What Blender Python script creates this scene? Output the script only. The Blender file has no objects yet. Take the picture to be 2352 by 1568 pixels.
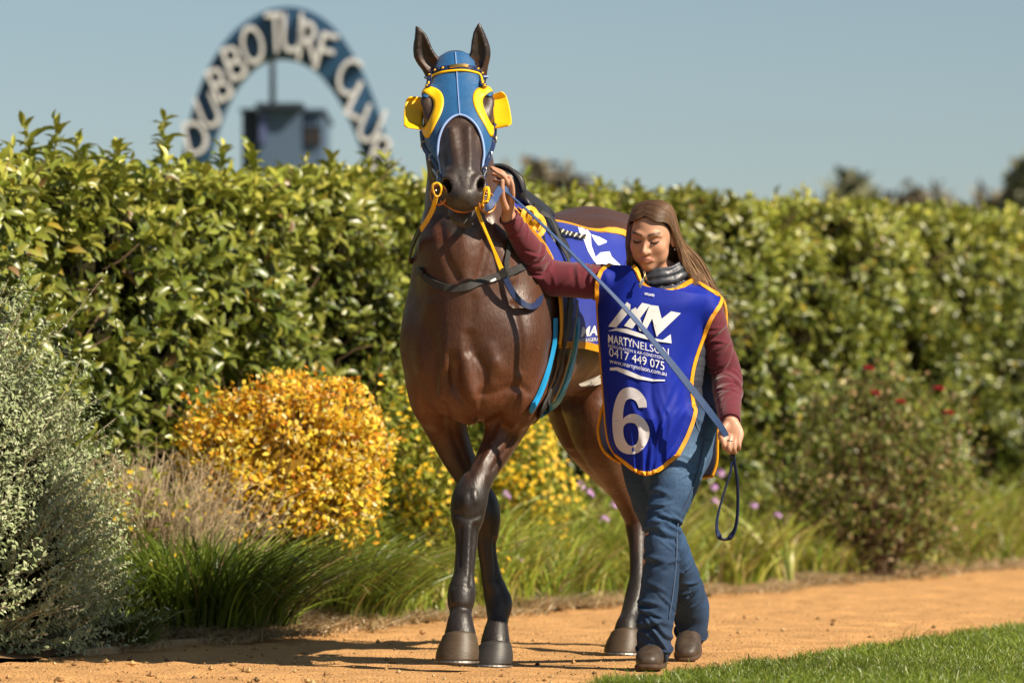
import bpy, bmesh, math, random
import numpy as np
from mathutils import Vector, Matrix
from mathutils.bvhtree import BVHTree

random.seed(7)
RNG = np.random.default_rng(11)
SC = bpy.context.scene
COL = SC.collection
R = math.radians

# ---------------------------------------------------------------- camera
# a long lens at kneeling height, 16 m in front of the walking pair
CAM_Y, CAM_Z, FPX, HOR = -16.0, 0.75, 10400.0, 1042.0
cam_data = bpy.data.cameras.new('camera')
cam_data.sensor_width = 36.0
cam_data.lens = FPX / 2352.0 * 36.0
cam_data.shift_y = (HOR - 784.0) / 2352.0
cam_data.clip_start, cam_data.clip_end = 0.1, 5000.0
cam_data.dof.use_dof = True
cam_data.dof.focus_distance = 15.72
cam_data.dof.aperture_fstop = 3.5
cam = bpy.data.objects.new('camera', cam_data)
cam.location = (0, CAM_Y, CAM_Z)
cam.rotation_euler = (R(90), 0, 0)
COL.objects.link(cam)
SC.camera = cam

# ---------------------------------------------------------------- sky, sun, exposure
SUN_EL, SUN_AZ = R(41), R(-32)          # azimuth measured from +X towards -Y (behind the camera)
to_sun = Vector((math.cos(SUN_EL) * math.cos(SUN_AZ), math.cos(SUN_EL) * math.sin(SUN_AZ), math.sin(SUN_EL)))
world = bpy.data.worlds.new('World')
SC.world = world
world.use_nodes = True
wn = world.node_tree.nodes
wn.clear()
w_out = wn.new('ShaderNodeOutputWorld')
w_bg = wn.new('ShaderNodeBackground')
w_sky = wn.new('ShaderNodeTexSky')
w_sky.sky_type = 'NISHITA'
w_sky.sun_disc = False
w_sky.sun_elevation = SUN_EL
w_sky.sun_rotation = math.atan2(to_sun.x, to_sun.y)
w_sky.altitude = 260
w_sky.air_density = 1.0
w_sky.dust_density = 0.35
w_sky.ozone_density = 3.0
w_bg.inputs['Strength'].default_value = 0.052
w_hs = wn.new('ShaderNodeHueSaturation')          # hazy autumn sky: a little greyer than clean air
w_hs.inputs['Hue'].default_value = 0.486
w_hs.inputs['Saturation'].default_value = 0.80
world.node_tree.links.new(w_sky.outputs[0], w_hs.inputs['Color'])
world.node_tree.links.new(w_hs.outputs[0], w_bg.inputs[0])
world.node_tree.links.new(w_bg.outputs[0], w_out.inputs[0])
sun_data = bpy.data.lights.new('sun', 'SUN')
sun_data.energy = 5.0
sun_data.angle = R(0.53)
sun_data.color = (1.0, 0.88, 0.70)
sun = bpy.data.objects.new('sun', sun_data)
sun.rotation_euler = to_sun.to_track_quat('Z', 'Y').to_euler()
sun.location = (8, -8, 9)
COL.objects.link(sun)
SC.view_settings.view_transform = 'Standard'
SC.view_settings.look = 'None'
SC.view_settings.exposure = 0.66
SC.view_settings.gamma = 1.0
SC.view_settings.use_curve_mapping = False
SC.render.engine = 'CYCLES'
SC.cycles.use_denoising = True
SC.cycles.max_bounces = 6
SC.cycles.diffuse_bounces = 3
SC.cycles.glossy_bounces = 3
SC.cycles.transmission_bounces = 4
SC.cycles.transparent_max_bounces = 8
SC.cycles.sample_clamp_indirect = 6.0


# ---------------------------------------------------------------- helpers
def W(px, py, d):
    """point of the place seen at (px, py) of the 2352 px wide picture when it lies d metres behind the pair"""
    s = (d - CAM_Y) / FPX
    return np.array([(px - 1176.0) * s, d, CAM_Z + (HOR - py) * s])


def ground_depth(py):
    return CAM_Z * FPX / (py - HOR) + CAM_Y


def new_mesh(name, V, Fc, mats=(), parent=None, smooth=True, cols=None, mat_idx=None, uv=None):
    """V (n,3) array, Fc an (m,k) int array or list of such arrays; one mesh object"""
    me = bpy.data.meshes.new(name)
    V = np.asarray(V, dtype=np.float32)
    if isinstance(Fc, np.ndarray):
        Fc = [Fc]
    Fc = [np.asarray(f, dtype=np.int32) for f in Fc if len(f)]
    nl = sum(f.size for f in Fc)
    nf = sum(len(f) for f in Fc)
    me.vertices.add(len(V))
    me.vertices.foreach_set('co', V.ravel())
    me.loops.add(nl)
    me.loops.foreach_set('vertex_index', np.concatenate([f.ravel() for f in Fc]))
    me.polygons.add(nf)
    tot = np.concatenate([np.full(len(f), f.shape[1], dtype=np.int32) for f in Fc])
    start = np.concatenate([[0], np.cumsum(tot)[:-1]]).astype(np.int32)
    me.polygons.foreach_set('loop_start', start)
    me.polygons.foreach_set('loop_total', tot)
    me.polygons.foreach_set('use_smooth', np.full(nf, smooth, dtype=bool))
    if mat_idx is not None:
        me.polygons.foreach_set('material_index', np.asarray(mat_idx, dtype=np.int32))
    if cols is not None:
        ca = me.color_attributes.new('Col', 'FLOAT_COLOR', 'POINT')
        c4 = np.ones((len(V), 4), dtype=np.float32)
        c4[:, :3] = cols
        ca.data.foreach_set('color', c4.ravel())
    me.update(calc_edges=True)
    me.validate()
    for m in (mats if isinstance(mats, (list, tuple)) else [mats]):
        me.materials.append(m)
    o = bpy.data.objects.new(name, me)
    COL.objects.link(o)
    if parent is not None:
        o.parent = parent
        o.matrix_parent_inverse = Matrix.Translation(-Vector(parent.location))
    return o


def thing(name, label, cat, loc=(0, 0, 0), group=None):
    o = bpy.data.objects.new(name, None)
    o.empty_display_size = 0.1
    o.location = Vector([float(c) for c in loc])
    COL.objects.link(o)
    return tag(o, label, cat, group)


def tag(o, label=None, cat=None, group=None, kind=None):
    if label:
        o['label'] = label
    if cat:
        o['category'] = cat
    if group:
        o['group'] = group
    if kind:
        o['kind'] = kind
    return o


def copy_tree(o, loc, rz=0.0, scale=1.0):
    """a copy of a thing and of its parts; mesh data are shared"""
    c = o.copy()
    COL.objects.link(c)
    c.location = Vector([float(v) for v in loc])
    c.rotation_euler = (0, 0, rz)
    c.scale = (scale,) * 3
    for ch in o.children:
        k = ch.copy()
        COL.objects.link(k)
        k.parent = c
    return c


# ---------------------------------------------------------------- materials
def srgb(r, g, b):
    def f(c):
        c /= 255.0
        return c / 12.92 if c <= 0.04045 else ((c + 0.055) / 1.055) ** 2.4
    return (f(r), f(g), f(b))


def mat(name, color=(0.5, 0.5, 0.5), rough=0.6, spec=0.5, metal=0.0, noise=None, bump=None, attr=False,
        sheen=0.0, transl=0.0, coat=0.0, sss=0.0, bump_vec='Object', weave=None):
    """Principled material; noise=(scale, amount[, stretch]) varies the colour, bump=(scale, strength, distance[, stretch])"""
    m = bpy.data.materials.new(name)
    m.use_nodes = True
    nt = m.node_tree
    n, l = nt.nodes, nt.links
    p = n['Principled BSDF']
    out = n['Material Output']
    p.inputs['Roughness'].default_value = rough
    p.inputs['Specular IOR Level'].default_value = spec
    p.inputs['Metallic'].default_value = metal
    p.inputs['Sheen Weight'].default_value = sheen
    p.inputs['Coat Weight'].default_value = coat
    if sss:
        p.inputs['Subsurface Weight'].default_value = sss
        p.inputs['Subsurface Radius'].default_value = (0.012, 0.005, 0.003)
        p.inputs['Subsurface Scale'].default_value = 1.0
    tc = n.new('ShaderNodeTexCoord')
    if attr:
        a = n.new('ShaderNodeAttribute')
        a.attribute_name = 'Col'
        csock = a.outputs['Color']
    else:
        rgb = n.new('ShaderNodeRGB')
        rgb.outputs[0].default_value = (*color, 1)
        csock = rgb.outputs[0]

    def vec(stretch):
        if stretch is None:
            return tc.outputs[bump_vec]
        mp = n.new('ShaderNodeMapping')
        mp.inputs['Scale'].default_value = stretch
        l.new(tc.outputs[bump_vec], mp.inputs['Vector'])
        return mp.outputs[0]
    if noise:
        nz = n.new('ShaderNodeTexNoise')
        nz.inputs['Scale'].default_value = noise[0]
        nz.inputs['Detail'].default_value = 6
        nz.inputs['Roughness'].default_value = 0.65
        l.new(vec(noise[2] if len(noise) > 2 else None), nz.inputs['Vector'])
        mr = n.new('ShaderNodeMapRange')
        mr.inputs['From Min'].default_value = 0.25
        mr.inputs['From Max'].default_value = 0.75
        mr.inputs['To Min'].default_value = 1 - noise[1]
        mr.inputs['To Max'].default_value = 1 + noise[1]
        l.new(nz.outputs['Fac'], mr.inputs['Value'])
        mx = n.new('ShaderNodeVectorMath')
        mx.operation = 'SCALE'
        l.new(csock, mx.inputs[0])
        l.new(mr.outputs[0], mx.inputs['Scale'])
        csock = mx.outputs[0]
    l.new(csock, p.inputs['Base Color'])
    hsock = None
    if bump:
        nb = n.new('ShaderNodeTexNoise')
        nb.inputs['Scale'].default_value = bump[0]
        nb.inputs['Detail'].default_value = 5
        l.new(vec(bump[3] if len(bump) > 3 else None), nb.inputs['Vector'])
        b = n.new('ShaderNodeBump')
        b.inputs['Strength'].default_value = bump[1]
        b.inputs['Distance'].default_value = bump[2]
        l.new(nb.outputs['Fac'], b.inputs['Height'])
        l.new(b.outputs[0], p.inputs['Normal'])
        hsock = b.outputs[0]
    if weave:
        wv = n.new('ShaderNodeTexWave')
        wv.inputs['Scale'].default_value = weave[0]
        wv.bands_direction = 'DIAGONAL'
        b2 = n.new('ShaderNodeBump')
        b2.inputs['Strength'].default_value = weave[1]
        b2.inputs['Distance'].default_value = 0.001
        l.new(tc.outputs[bump_vec], wv.inputs['Vector'])
        l.new(wv.outputs['Fac'], b2.inputs['Height'])
        if hsock:
            l.new(hsock, b2.inputs['Normal'])
        l.new(b2.outputs[0], p.inputs['Normal'])
    if transl:
        t = n.new('ShaderNodeBsdfTranslucent')
        l.new(csock, t.inputs['Color'])
        ms = n.new('ShaderNodeMixShader')
        ms.inputs[0].default_value = transl
        l.new(p.outputs[0], ms.inputs[1])
        l.new(t.outputs[0], ms.inputs[2])
        l.new(ms.outputs[0], out.inputs['Surface'])
    return m


# ---------------------------------------------------------------- implicit modelling (smooth unions, surface nets)
def smin(a, b, k):
    if k <= 0:
        return np.minimum(a, b)
    h = np.maximum(k - np.abs(a - b), 0.0) / k
    return np.minimum(a, b) - h * h * (k * 0.25)


def catmull(P, n=4):
    P = np.asarray(P, dtype=float)
    out = []
    for i in range(len(P) - 1):
        p0, p1, p2, p3 = P[max(i - 1, 0)], P[i], P[i + 1], P[min(i + 2, len(P) - 1)]
        for t in np.linspace(0, 1, n, endpoint=False):
            out.append(0.5 * ((2 * p1) + (-p0 + p2) * t + (2 * p0 - 5 * p1 + 4 * p2 - p3) * t * t + (-p0 + 3 * p1 - 3 * p2 + p3) * t ** 3))
    out.append(P[-1])
    return np.array(out)


def cr(pts, n=12):
    return catmull(np.array(pts, float), n)


class Field:
    def __init__(self, lo, hi, h):
        self.lo, self.h = np.array(lo, float), h
        self.n = np.ceil((np.array(hi) - self.lo) / h).astype(int) + 1
        self.D = np.full(self.n, 0.5, dtype=np.float32)
        self.ax = [(self.lo[i] + h * np.arange(self.n[i])).astype(np.float32) for i in range(3)]

    def slc(self, lo, hi):
        a = np.clip(np.floor((np.array(lo) - self.lo) / self.h).astype(int), 0, self.n)
        b = np.clip(np.ceil((np.array(hi) - self.lo) / self.h).astype(int) + 1, 0, self.n)
        return tuple(slice(int(x), int(y)) for x, y in zip(a, b))

    def grid(self, s):
        return (self.ax[0][s[0]][:, None, None], self.ax[1][s[1]][None, :, None], self.ax[2][s[2]][None, None, :])

    def comb(self, s, d, k, op):
        if op == 'add':
            self.D[s] = smin(self.D[s], d, k)
        else:
            self.D[s] = -smin(-self.D[s], d, k)

    def ell(self, c, r, M=None, k=0.02, op='add', p=None):
        """ellipsoid; M has rows = local axes"""
        c = np.asarray(c, float)
        M = np.eye(3) if M is None else np.asarray(M, float)
        r = np.asarray(r, float) if np.ndim(r) else np.full(3, float(r))
        ext = np.sqrt(((M.T * r) ** 2).sum(1)) + k + 3 * self.h
        s = self.slc(c - ext, c + ext)
        X, Y, Z = self.grid(s)
        q = [(M[i, 0] * (X - c[0]) + M[i, 1] * (Y - c[1]) + M[i, 2] * (Z - c[2])).astype(np.float32) for i in range(3)]
        k0 = np.sqrt(sum((q[i] / r[i]) ** 2 for i in range(3))) + 1e-6
        k1 = np.sqrt(sum((q[i] / r[i] ** 2) ** 2 for i in range(3))) + 1e-6
        self.comb(s, k0 * (k0 - 1) / k1, k, op)

    def loft(self, P, rad, side=(1, 0, 0), k=0.02, op='add', n=4, cap=1.0, p=2.0):
        """elliptical tube through the points P with half axes rad (across 'side', across the other way)"""
        P = np.asarray(P, float)
        rad = np.asarray([(x, x) if np.ndim(x) == 0 else x for x in rad], float)
        Q = catmull(np.hstack([P, rad]), n)
        C, A = Q[:, :3], np.maximum(Q[:, 3:], 1e-3)
        side = np.asarray(side, float)
        m = A.max() + k + 3 * self.h
        S = self.slc(C.min(0) - m, C.max(0) + m)
        T = np.full(self.D[S].shape, 0.5, dtype=np.float32)
        off = [x.start for x in S]
        for i in range(len(C) - 1):
            c0, c1 = C[i], C[i + 1]
            w = c1 - c0
            L = np.linalg.norm(w)
            if L < 1e-6:
                continue
            w = w / L
            sd = side - w * side.dot(w)
            sd /= np.linalg.norm(sd)
            up = np.cross(w, sd)
            mm = max(A[i].max(), A[i + 1].max()) + k + 3 * self.h
            s = self.slc(np.minimum(c0, c1) - mm, np.maximum(c0, c1) + mm)
            if min(x.stop - x.start for x in s) <= 0:
                continue
            X, Y, Z = self.grid(s)
            X, Y, Z = X - c0[0], Y - c0[1], Z - c0[2]
            e = (X * w[0] + Y * w[1] + Z * w[2]).astype(np.float32)
            t = np.clip(e / L, 0, 1)
            e = e - t * L
            u = (X * sd[0] + Y * sd[1] + Z * sd[2]).astype(np.float32)
            v = (X * up[0] + Y * up[1] + Z * up[2]).astype(np.float32)
            a = A[i, 0] + (A[i + 1, 0] - A[i, 0]) * t
            b = A[i, 1] + (A[i + 1, 1] - A[i, 1]) * t
            ce = np.maximum(a, b)
            if i == 0:
                ce = np.where(e < 0, np.minimum(a, b) * cap, ce)
            if i == len(C) - 2:
                ce = np.where(e > 0, np.minimum(a, b) * cap, ce)
            if p == 2.0:
                k0 = np.sqrt((u / a) ** 2 + (v / b) ** 2 + (e / ce) ** 2) + 1e-6
            else:
                k0 = (np.abs(u / a) ** p + np.abs(v / b) ** p + np.abs(e / ce) ** p) ** (1 / p) + 1e-6
            k1 = np.sqrt((u / a ** 2) ** 2 + (v / b ** 2) ** 2 + (e / ce ** 2) ** 2) + 1e-6
            d = np.sqrt((u / a) ** 2 + (v / b) ** 2 + (e / ce) ** 2) * (k0 - 1) / k1 if p != 2.0 else k0 * (k0 - 1) / k1
            q = tuple(slice(x.start - o, x.stop - o) for x, o in zip(s, off))
            T[q] = np.minimum(T[q], d)
        self.comb(S, T, k, op)

    def nets(self, smooth=2):
        D, h = self.D, self.h
        B = D < 0
        c = np.zeros(tuple(np.array(D.shape) - 1), dtype=np.int8)
        for i in (0, 1):
            for j in (0, 1):
                for kk in (0, 1):
                    c += B[i:D.shape[0] - 1 + i, j:D.shape[1] - 1 + j, kk:D.shape[2] - 1 + kk]
        idx = np.argwhere((c > 0) & (c < 8))
        cor = {}
        for i in (0, 1):
            for j in (0, 1):
                for kk in (0, 1):
                    cor[i, j, kk] = D[idx[:, 0] + i, idx[:, 1] + j, idx[:, 2] + kk]
        acc = np.zeros((len(idx), 3))
        cnt = np.zeros(len(idx))
        for axis in range(3):
            for p in (0, 1):
                for q in (0, 1):
                    a = [0, 0, 0]
                    o = [x for x in range(3) if x != axis]
                    a[o[0]], a[o[1]] = p, q
                    b = list(a)
                    b[axis] = 1
                    va, vb = cor[tuple(a)], cor[tuple(b)]
                    x = (va < 0) != (vb < 0)
                    t = np.where(x, va / np.where(x, va - vb, 1), 0)
                    pos = np.tile(np.array(a, float), (len(idx), 1))
                    pos[:, axis] = t
                    acc += pos * x[:, None]
                    cnt += x
        V = self.lo + h * (idx + acc / cnt[:, None])
        vid = np.full(c.shape, -1, dtype=np.int32)
        vid[idx[:, 0], idx[:, 1], idx[:, 2]] = np.arange(len(idx))
        Fs = []
        for axis in range(3):
            o = [x for x in range(3) if x != axis]
            s0 = [slice(1, -1)] * 3
            s1 = [slice(1, -1)] * 3
            s0[axis] = slice(0, -1)
            s1[axis] = slice(1, None)
            x = B[tuple(s0)] != B[tuple(s1)]
            e = np.argwhere(x)
            base = e + 1
            base[:, axis] -= 1
            inside = B[base[:, 0], base[:, 1], base[:, 2]]
            q = []
            for (p_, q_) in ((-1, -1), (0, -1), (0, 0), (-1, 0)):
                w = base.copy()
                w[:, o[0]] += p_
                w[:, o[1]] += q_
                q.append(vid[w[:, 0], w[:, 1], w[:, 2]])
            q = np.stack(q, 1)
            flip = inside if axis != 1 else ~inside
            q = np.where(flip[:, None], q, q[:, ::-1])
            Fs.append(q)
        Fa = np.concatenate(Fs)
        Fa = Fa[(Fa >= 0).all(1)]
        V = relax(V, Fa, smooth)
        return V, Fa


def relax(V, Fa, it, lam=0.5):
    E = np.concatenate([Fa[:, [0, 1]], Fa[:, [1, 2]], Fa[:, [2, 3]], Fa[:, [3, 0]]]) if Fa.shape[1] == 4 else \
        np.concatenate([Fa[:, [0, 1]], Fa[:, [1, 2]], Fa[:, [2, 0]]])
    I = np.concatenate([E[:, 0], E[:, 1]])
    J = np.concatenate([E[:, 1], E[:, 0]])
    cnt = np.bincount(I, minlength=len(V)).astype(float)
    cnt[cnt == 0] = 1
    for i in range(it):
        for lm in (lam, -lam * 1.03):
            A = np.stack([np.bincount(I, V[J, k], minlength=len(V)) for k in range(3)], 1) / cnt[:, None]
            V = V + lm * (A - V)
    return V


def vnormals(V, Fa):
    n = np.zeros_like(V)
    if Fa.shape[1] == 4:
        fn = np.cross(V[Fa[:, 2]] - V[Fa[:, 0]], V[Fa[:, 3]] - V[Fa[:, 1]])
    else:
        fn = np.cross(V[Fa[:, 1]] - V[Fa[:, 0]], V[Fa[:, 2]] - V[Fa[:, 0]])
    for j in range(Fa.shape[1]):
        for k in range(3):
            n[:, k] += np.bincount(Fa[:, j], fn[:, k], minlength=len(V))
    return n / (np.linalg.norm(n, axis=1, keepdims=True) + 1e-12)


def frame(e1, side):
    """orthonormal rows: e1 along, e2 the given side, e3 their cross"""
    e1 = np.asarray(e1, float) / np.linalg.norm(e1)
    e2 = np.asarray(side, float) - e1 * np.dot(side, e1)
    e2 /= np.linalg.norm(e2)
    return np.array([e1, e2, np.cross(e1, e2)])


def noise3(P, scale, seed=0, octaves=2):
    """cheap smooth value noise from summed sines, about -1..1"""
    r = np.random.default_rng(seed)
    out = np.zeros(len(P))
    amp, tot = 1.0, 0.0
    for o in range(octaves):
        for i in range(5):
            k = r.normal(size=3)
            k *= scale * (2 ** o) * r.uniform(0.6, 1.4) / np.linalg.norm(k)
            out += amp * np.sin(P @ k + r.uniform(0, 6.28))
        tot += amp * 2.4
        amp *= 0.5
    return out / tot


def sculpt(V, Nn, strokes, front=0.35):
    """push the surface in or out along drawn muscle lines (points as in W, width in px, height in m)"""
    s = FPX / (V[:, 1] - CAM_Y)
    X, Y = 1176 + V[:, 0] * s, HOR - (V[:, 2] - CAM_Z) * s
    disp = np.zeros(len(V))
    for pts, w, hgt in strokes:
        pts = np.asarray(pts, float)
        lo, hi = pts[:, :2].min(0) - 3 * w, pts[:, :2].max(0) + 3 * w
        sel = np.where((X > lo[0]) & (X < hi[0]) & (Y > lo[1]) & (Y < hi[1]) & (Nn[:, 1] < front))[0]
        if pts.shape[1] > 2:
            sel = sel[np.abs(V[sel, 1] - pts[:, 2].mean()) < .16]
        if not len(sel):
            continue
        q = np.stack([X[sel], Y[sel]], 1)
        best = np.full(len(sel), 1e9)
        C = catmull(pts[:, :2], 5) if len(pts) > 1 else pts[:, :2]
        for i in range(max(len(C) - 1, 1)):
            a = C[i]
            b = C[min(i + 1, len(C) - 1)]
            ab = b - a
            t = np.clip(((q - a) @ ab) / (ab @ ab + 1e-9), 0, 1)
            best = np.minimum(best, np.linalg.norm(q - a - t[:, None] * ab, axis=1))
        disp[sel] += hgt * np.exp(-(best / w) ** 2)
    return V + Nn * disp[:, None]


def bvh_of(V, Fa):
    return BVHTree.FromPolygons([tuple(v) for v in V], [tuple(int(i) for i in f) for f in Fa])


CAMV = Vector((0, CAM_Y, CAM_Z))


def cast(bvh, px, py):
    """where the line of sight through (px, py) meets a built surface"""
    d = Vector(W(px, py, 0.0)) - CAMV
    d.normalize()
    loc, nor, i, dist = bvh.ray_cast(CAMV, d)
    return (None, None) if loc is None else (np.array(loc), np.array(nor))


def near(bvh, p, off=0.0):
    loc, nor, i, dist = bvh.find_nearest(Vector(p))
    return np.array(loc) + off * np.array(nor), np.array(nor)


def tube(P, r, seg=8, closed=False, n=1, cap=True):
    """round tube along points; r number or list; returns V, F"""
    P = np.asarray(P, float)
    rr = np.full(len(P), r, float) if np.ndim(r) == 0 else np.asarray(r, float)
    if n > 1 and not closed:
        Q = catmull(np.hstack([P, rr[:, None]]), n)
        P, rr = Q[:, :3], Q[:, 3]
    m = len(P)
    T = np.roll(P, -1, 0) - np.roll(P, 1, 0) if closed else np.gradient(P, axis=0)
    T /= np.linalg.norm(T, axis=1, keepdims=True) + 1e-9
    ref = np.array([0, 0, 1.0]) if abs(T[0][2]) < 0.9 else np.array([1.0, 0, 0])
    u = np.cross(T[0], ref)
    V = []
    ang = np.linspace(0, 2 * math.pi, seg, endpoint=False)
    for i in range(m):
        u = u - T[i] * u.dot(T[i])
        u /= np.linalg.norm(u) + 1e-9
        v = np.cross(T[i], u)
        V.append(P[i] + rr[i] * (np.cos(ang)[:, None] * u + np.sin(ang)[:, None] * v))
    V = np.concatenate(V)
    Fq = []
    for i in range(m if closed else m - 1):
        j = (i + 1) % m
        for a in range(seg):
            b = (a + 1) % seg
            Fq.append((i * seg + a, i * seg + b, j * seg + b, j * seg + a))
    Fq = np.array(Fq)
    if cap and not closed:
        V = np.vstack([V, P[0], P[-1]])
        n0 = m * seg
        c = [(n0, (a + 1) % seg, a, a) for a in range(seg)] + [(n0 + 1, (m - 1) * seg + a, (m - 1) * seg + (a + 1) % seg, (m - 1) * seg + (a + 1) % seg) for a in range(seg)]
        tri = np.array(c)[:, :3]
        return V, [Fq, tri]
    return V, [Fq]


def ribbon(P, Nrm, width, thick, n=1, closed=False):
    """flat strap: centre line P, outward normals Nrm; returns V, F of a closed box section"""
    P = np.asarray(P, float)
    Nrm = np.asarray(Nrm, float)
    w = np.full(len(P), width, float) if np.ndim(width) == 0 else np.asarray(width, float)
    if n > 1:
        if closed:
            P, Nrm, w = np.vstack([P, P[:1]]), np.vstack([Nrm, Nrm[:1]]), np.append(w, w[0])
        Q = catmull(np.hstack([P, Nrm, w[:, None]]), n)
        if closed:
            Q = Q[:-1]
        P, Nrm, w = Q[:, :3], Q[:, 3:6], Q[:, 6]
    m = len(P)
    T = np.roll(P, -1, 0) - np.roll(P, 1, 0) if closed else np.gradient(P, axis=0)
    T /= np.linalg.norm(T, axis=1, keepdims=True) + 1e-9
    Nn = Nrm - T * (Nrm * T).sum(1, keepdims=True)
    Nn /= np.linalg.norm(Nn, axis=1, keepdims=True) + 1e-9
    S = np.cross(T, Nn)
    h, t = w[:, None] / 2, thick
    c = [P - S * h, P - S * h * 0.94 + Nn * t, P + S * h * 0.94 + Nn * t, P + S * h]
    V = np.stack([c[0], c[1], c[1], c[2], c[2], c[3], c[3], c[0]], 1).reshape(-1, 3)     # every side has its own corners, so the edges stay crisp
    Fq = []
    for i in range(m if closed else m - 1):
        j = (i + 1) % m
        for a in (0, 2, 4, 6):
            Fq.append((i * 8 + a, j * 8 + a, j * 8 + a + 1, i * 8 + a + 1))
    if not closed:
        k = (m - 1) * 8
        Fq += [(0, 1, 3, 5), (k + 5, k + 3, k + 1, k)]
    return V, np.array(Fq)


def join_geo(parts):
    """list of (V, F or [F..]) -> one V, [F4, F3]"""
    Vs, F4, F3, o = [], [], [], 0
    for V, Fc in parts:
        for f in (Fc if isinstance(Fc, list) else [Fc]):
            if len(f):
                (F4 if f.shape[1] == 4 else F3).append(f + o)
        Vs.append(V)
        o += len(V)
    out = []
    if F4:
        out.append(np.concatenate(F4))
    if F3:
        out.append(np.concatenate(F3))
    return np.vstack(Vs), out


def grid_faces(nu, nv, wrap=False):
    i, j = np.meshgrid(np.arange(nu - 1), np.arange(nv if wrap else nv - 1), indexing='ij')
    j2 = (j + 1) % nv
    return np.stack([i * nv + j, (i + 1) * nv + j, (i + 1) * nv + j2, i * nv + j2], -1).reshape(-1, 4)


def shell(V, Fa, thick):
    """give an open sheet real thickness (normals side stays outside)"""
    Nn = vnormals(V, Fa)
    n = len(V)
    E = {}
    for f in Fa:
        for a in range(len(f)):
            e = (int(f[a]), int(f[(a + 1) % len(f)]))
            E[e] = 1
    rim = [(b, a, a + n, b + n) for (a, b) in E if (b, a) not in E]
    return np.vstack([V, V - Nn * thick]), np.concatenate([Fa, Fa[:, ::-1] + n, np.array(rim, dtype=int).reshape(-1, 4)])


def text_geo(s, size=1.0, bold=0.0, cuts=1, shear=0.0, space=1.0, xs=1.0):
    """flat letter shapes of the built-in font as V (n,2), triangles; origin at the left end of the base line"""
    cu = bpy.data.curves.new('text', 'FONT')
    cu.body = s
    cu.size = size
    cu.offset = bold
    cu.shear = shear
    cu.space_character = space
    cu.resolution_u = 4
    cu.fill_mode = 'FRONT'
    o = bpy.data.objects.new('text', cu)
    COL.objects.link(o)
    dg = bpy.context.evaluated_depsgraph_get()
    me = bpy.data.meshes.new_from_object(o.evaluated_get(dg))
    bm = bmesh.new()
    bm.from_mesh(me)
    bmesh.ops.triangulate(bm, faces=bm.faces)
    for c in range(cuts):
        long = [e for e in bm.edges if e.calc_length() > size * 0.12]
        bmesh.ops.subdivide_edges(bm, edges=long, cuts=1)
        bmesh.ops.triangulate(bm, faces=[f for f in bm.faces if len(f.verts) > 3])
    V = np.array([v.co[:2] for v in bm.verts])
    V[:, 0] *= xs
    bm.verts.index_update()
    T = np.array([[v.index for v in f.verts] for f in bm.faces])
    bm.free()
    bpy.data.objects.remove(o)
    bpy.data.curves.remove(cu)
    bpy.data.meshes.remove(me)
    return V, T


def poly_geo(pts, cuts=3):
    """triangulated flat polygon from an outline, V (n,2)"""
    bm = bmesh.new()
    f = bm.faces.new([bm.verts.new((x, y, 0)) for x, y in pts])
    bmesh.ops.triangulate(bm, faces=[f])
    size = max(np.ptp([p[0] for p in pts]), np.ptp([p[1] for p in pts]))
    for c in range(cuts):
        long = [e for e in bm.edges if e.calc_length() > size * 0.08]
        bmesh.ops.subdivide_edges(bm, edges=long, cuts=1)
        bmesh.ops.triangulate(bm, faces=[q for q in bm.faces if len(q.verts) > 3])
    bm.verts.index_update()
    V = np.array([v.co[:2] for v in bm.verts])
    T = np.array([[v.index for v in q.verts] for q in bm.faces])
    bm.free()
    return V, T
# ================================================================ the setting
UD = np.array([.353, .936])             # along the path, away from the camera
UD /= np.linalg.norm(UD)
UN = np.array([UD[1], -UD[0]])          # across it, towards the lawn
BED0 = np.array([-1.58, .85])           # a point of the edge between path and bed


def PT(s, n, z=0.0):
    """s metres along the bed edge, n metres across (path side positive)"""
    p = BED0 + UD * s + UN * n
    return np.array([p[0], p[1], z])


def to_sn(x, y):
    q = np.stack([x - BED0[0], y - BED0[1]], -1)
    return q @ UD, q @ UN


def px_s(px, n=0.0):
    """how far along the bed the column px of the picture meets the line n"""
    k = (px - 1176.0) / FPX
    o = BED0 + UN * n
    return (k * (o[1] - CAM_Y) - o[0]) / (UD[0] - k * UD[1])


M_SAND = mat('orange_sand', srgb(197, 150, 98), rough=.95, spec=.15, noise=(3.5, .30), bump=(80, 1.0, .014))
nt = M_SAND.node_tree
n2 = nt.nodes.new('ShaderNodeTexNoise')
n2.inputs['Scale'].default_value = 160
n2.inputs['Detail'].default_value = 8
m2 = nt.nodes.new('ShaderNodeMapRange')
m2.inputs['From Min'].default_value, m2.inputs['From Max'].default_value = .3, .7
m2.inputs['To Min'].default_value, m2.inputs['To Max'].default_value = .66, 1.3
v2 = nt.nodes.new('ShaderNodeVectorMath')
v2.operation = 'SCALE'
ps = nt.nodes['Principled BSDF'].inputs['Base Color']
src = ps.links[0].from_socket
nt.links.new(src, v2.inputs[0])
nt.links.new(n2.outputs['Fac'], m2.inputs['Value'])
nt.links.new(m2.outputs[0], v2.inputs['Scale'])
nt.links.new(v2.outputs[0], ps)
tcn = [n_ for n_ in nt.nodes if n_.type == 'TEX_COORD'][0]
nt.links.new(tcn.outputs['Object'], n2.inputs['Vector'])
M_SOIL = mat('bed_soil', srgb(142, 112, 82), rough=.95, spec=.1, noise=(20, .4), bump=(70, .8, .02))
M_TURF = mat('turf_soil', srgb(70, 78, 26), rough=.95, spec=.1, noise=(30, .4), bump=(60, .8, .01))
M_FIELD = mat('dry_field', srgb(120, 116, 66), rough=.95, spec=.1, noise=(.6, .3))

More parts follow.
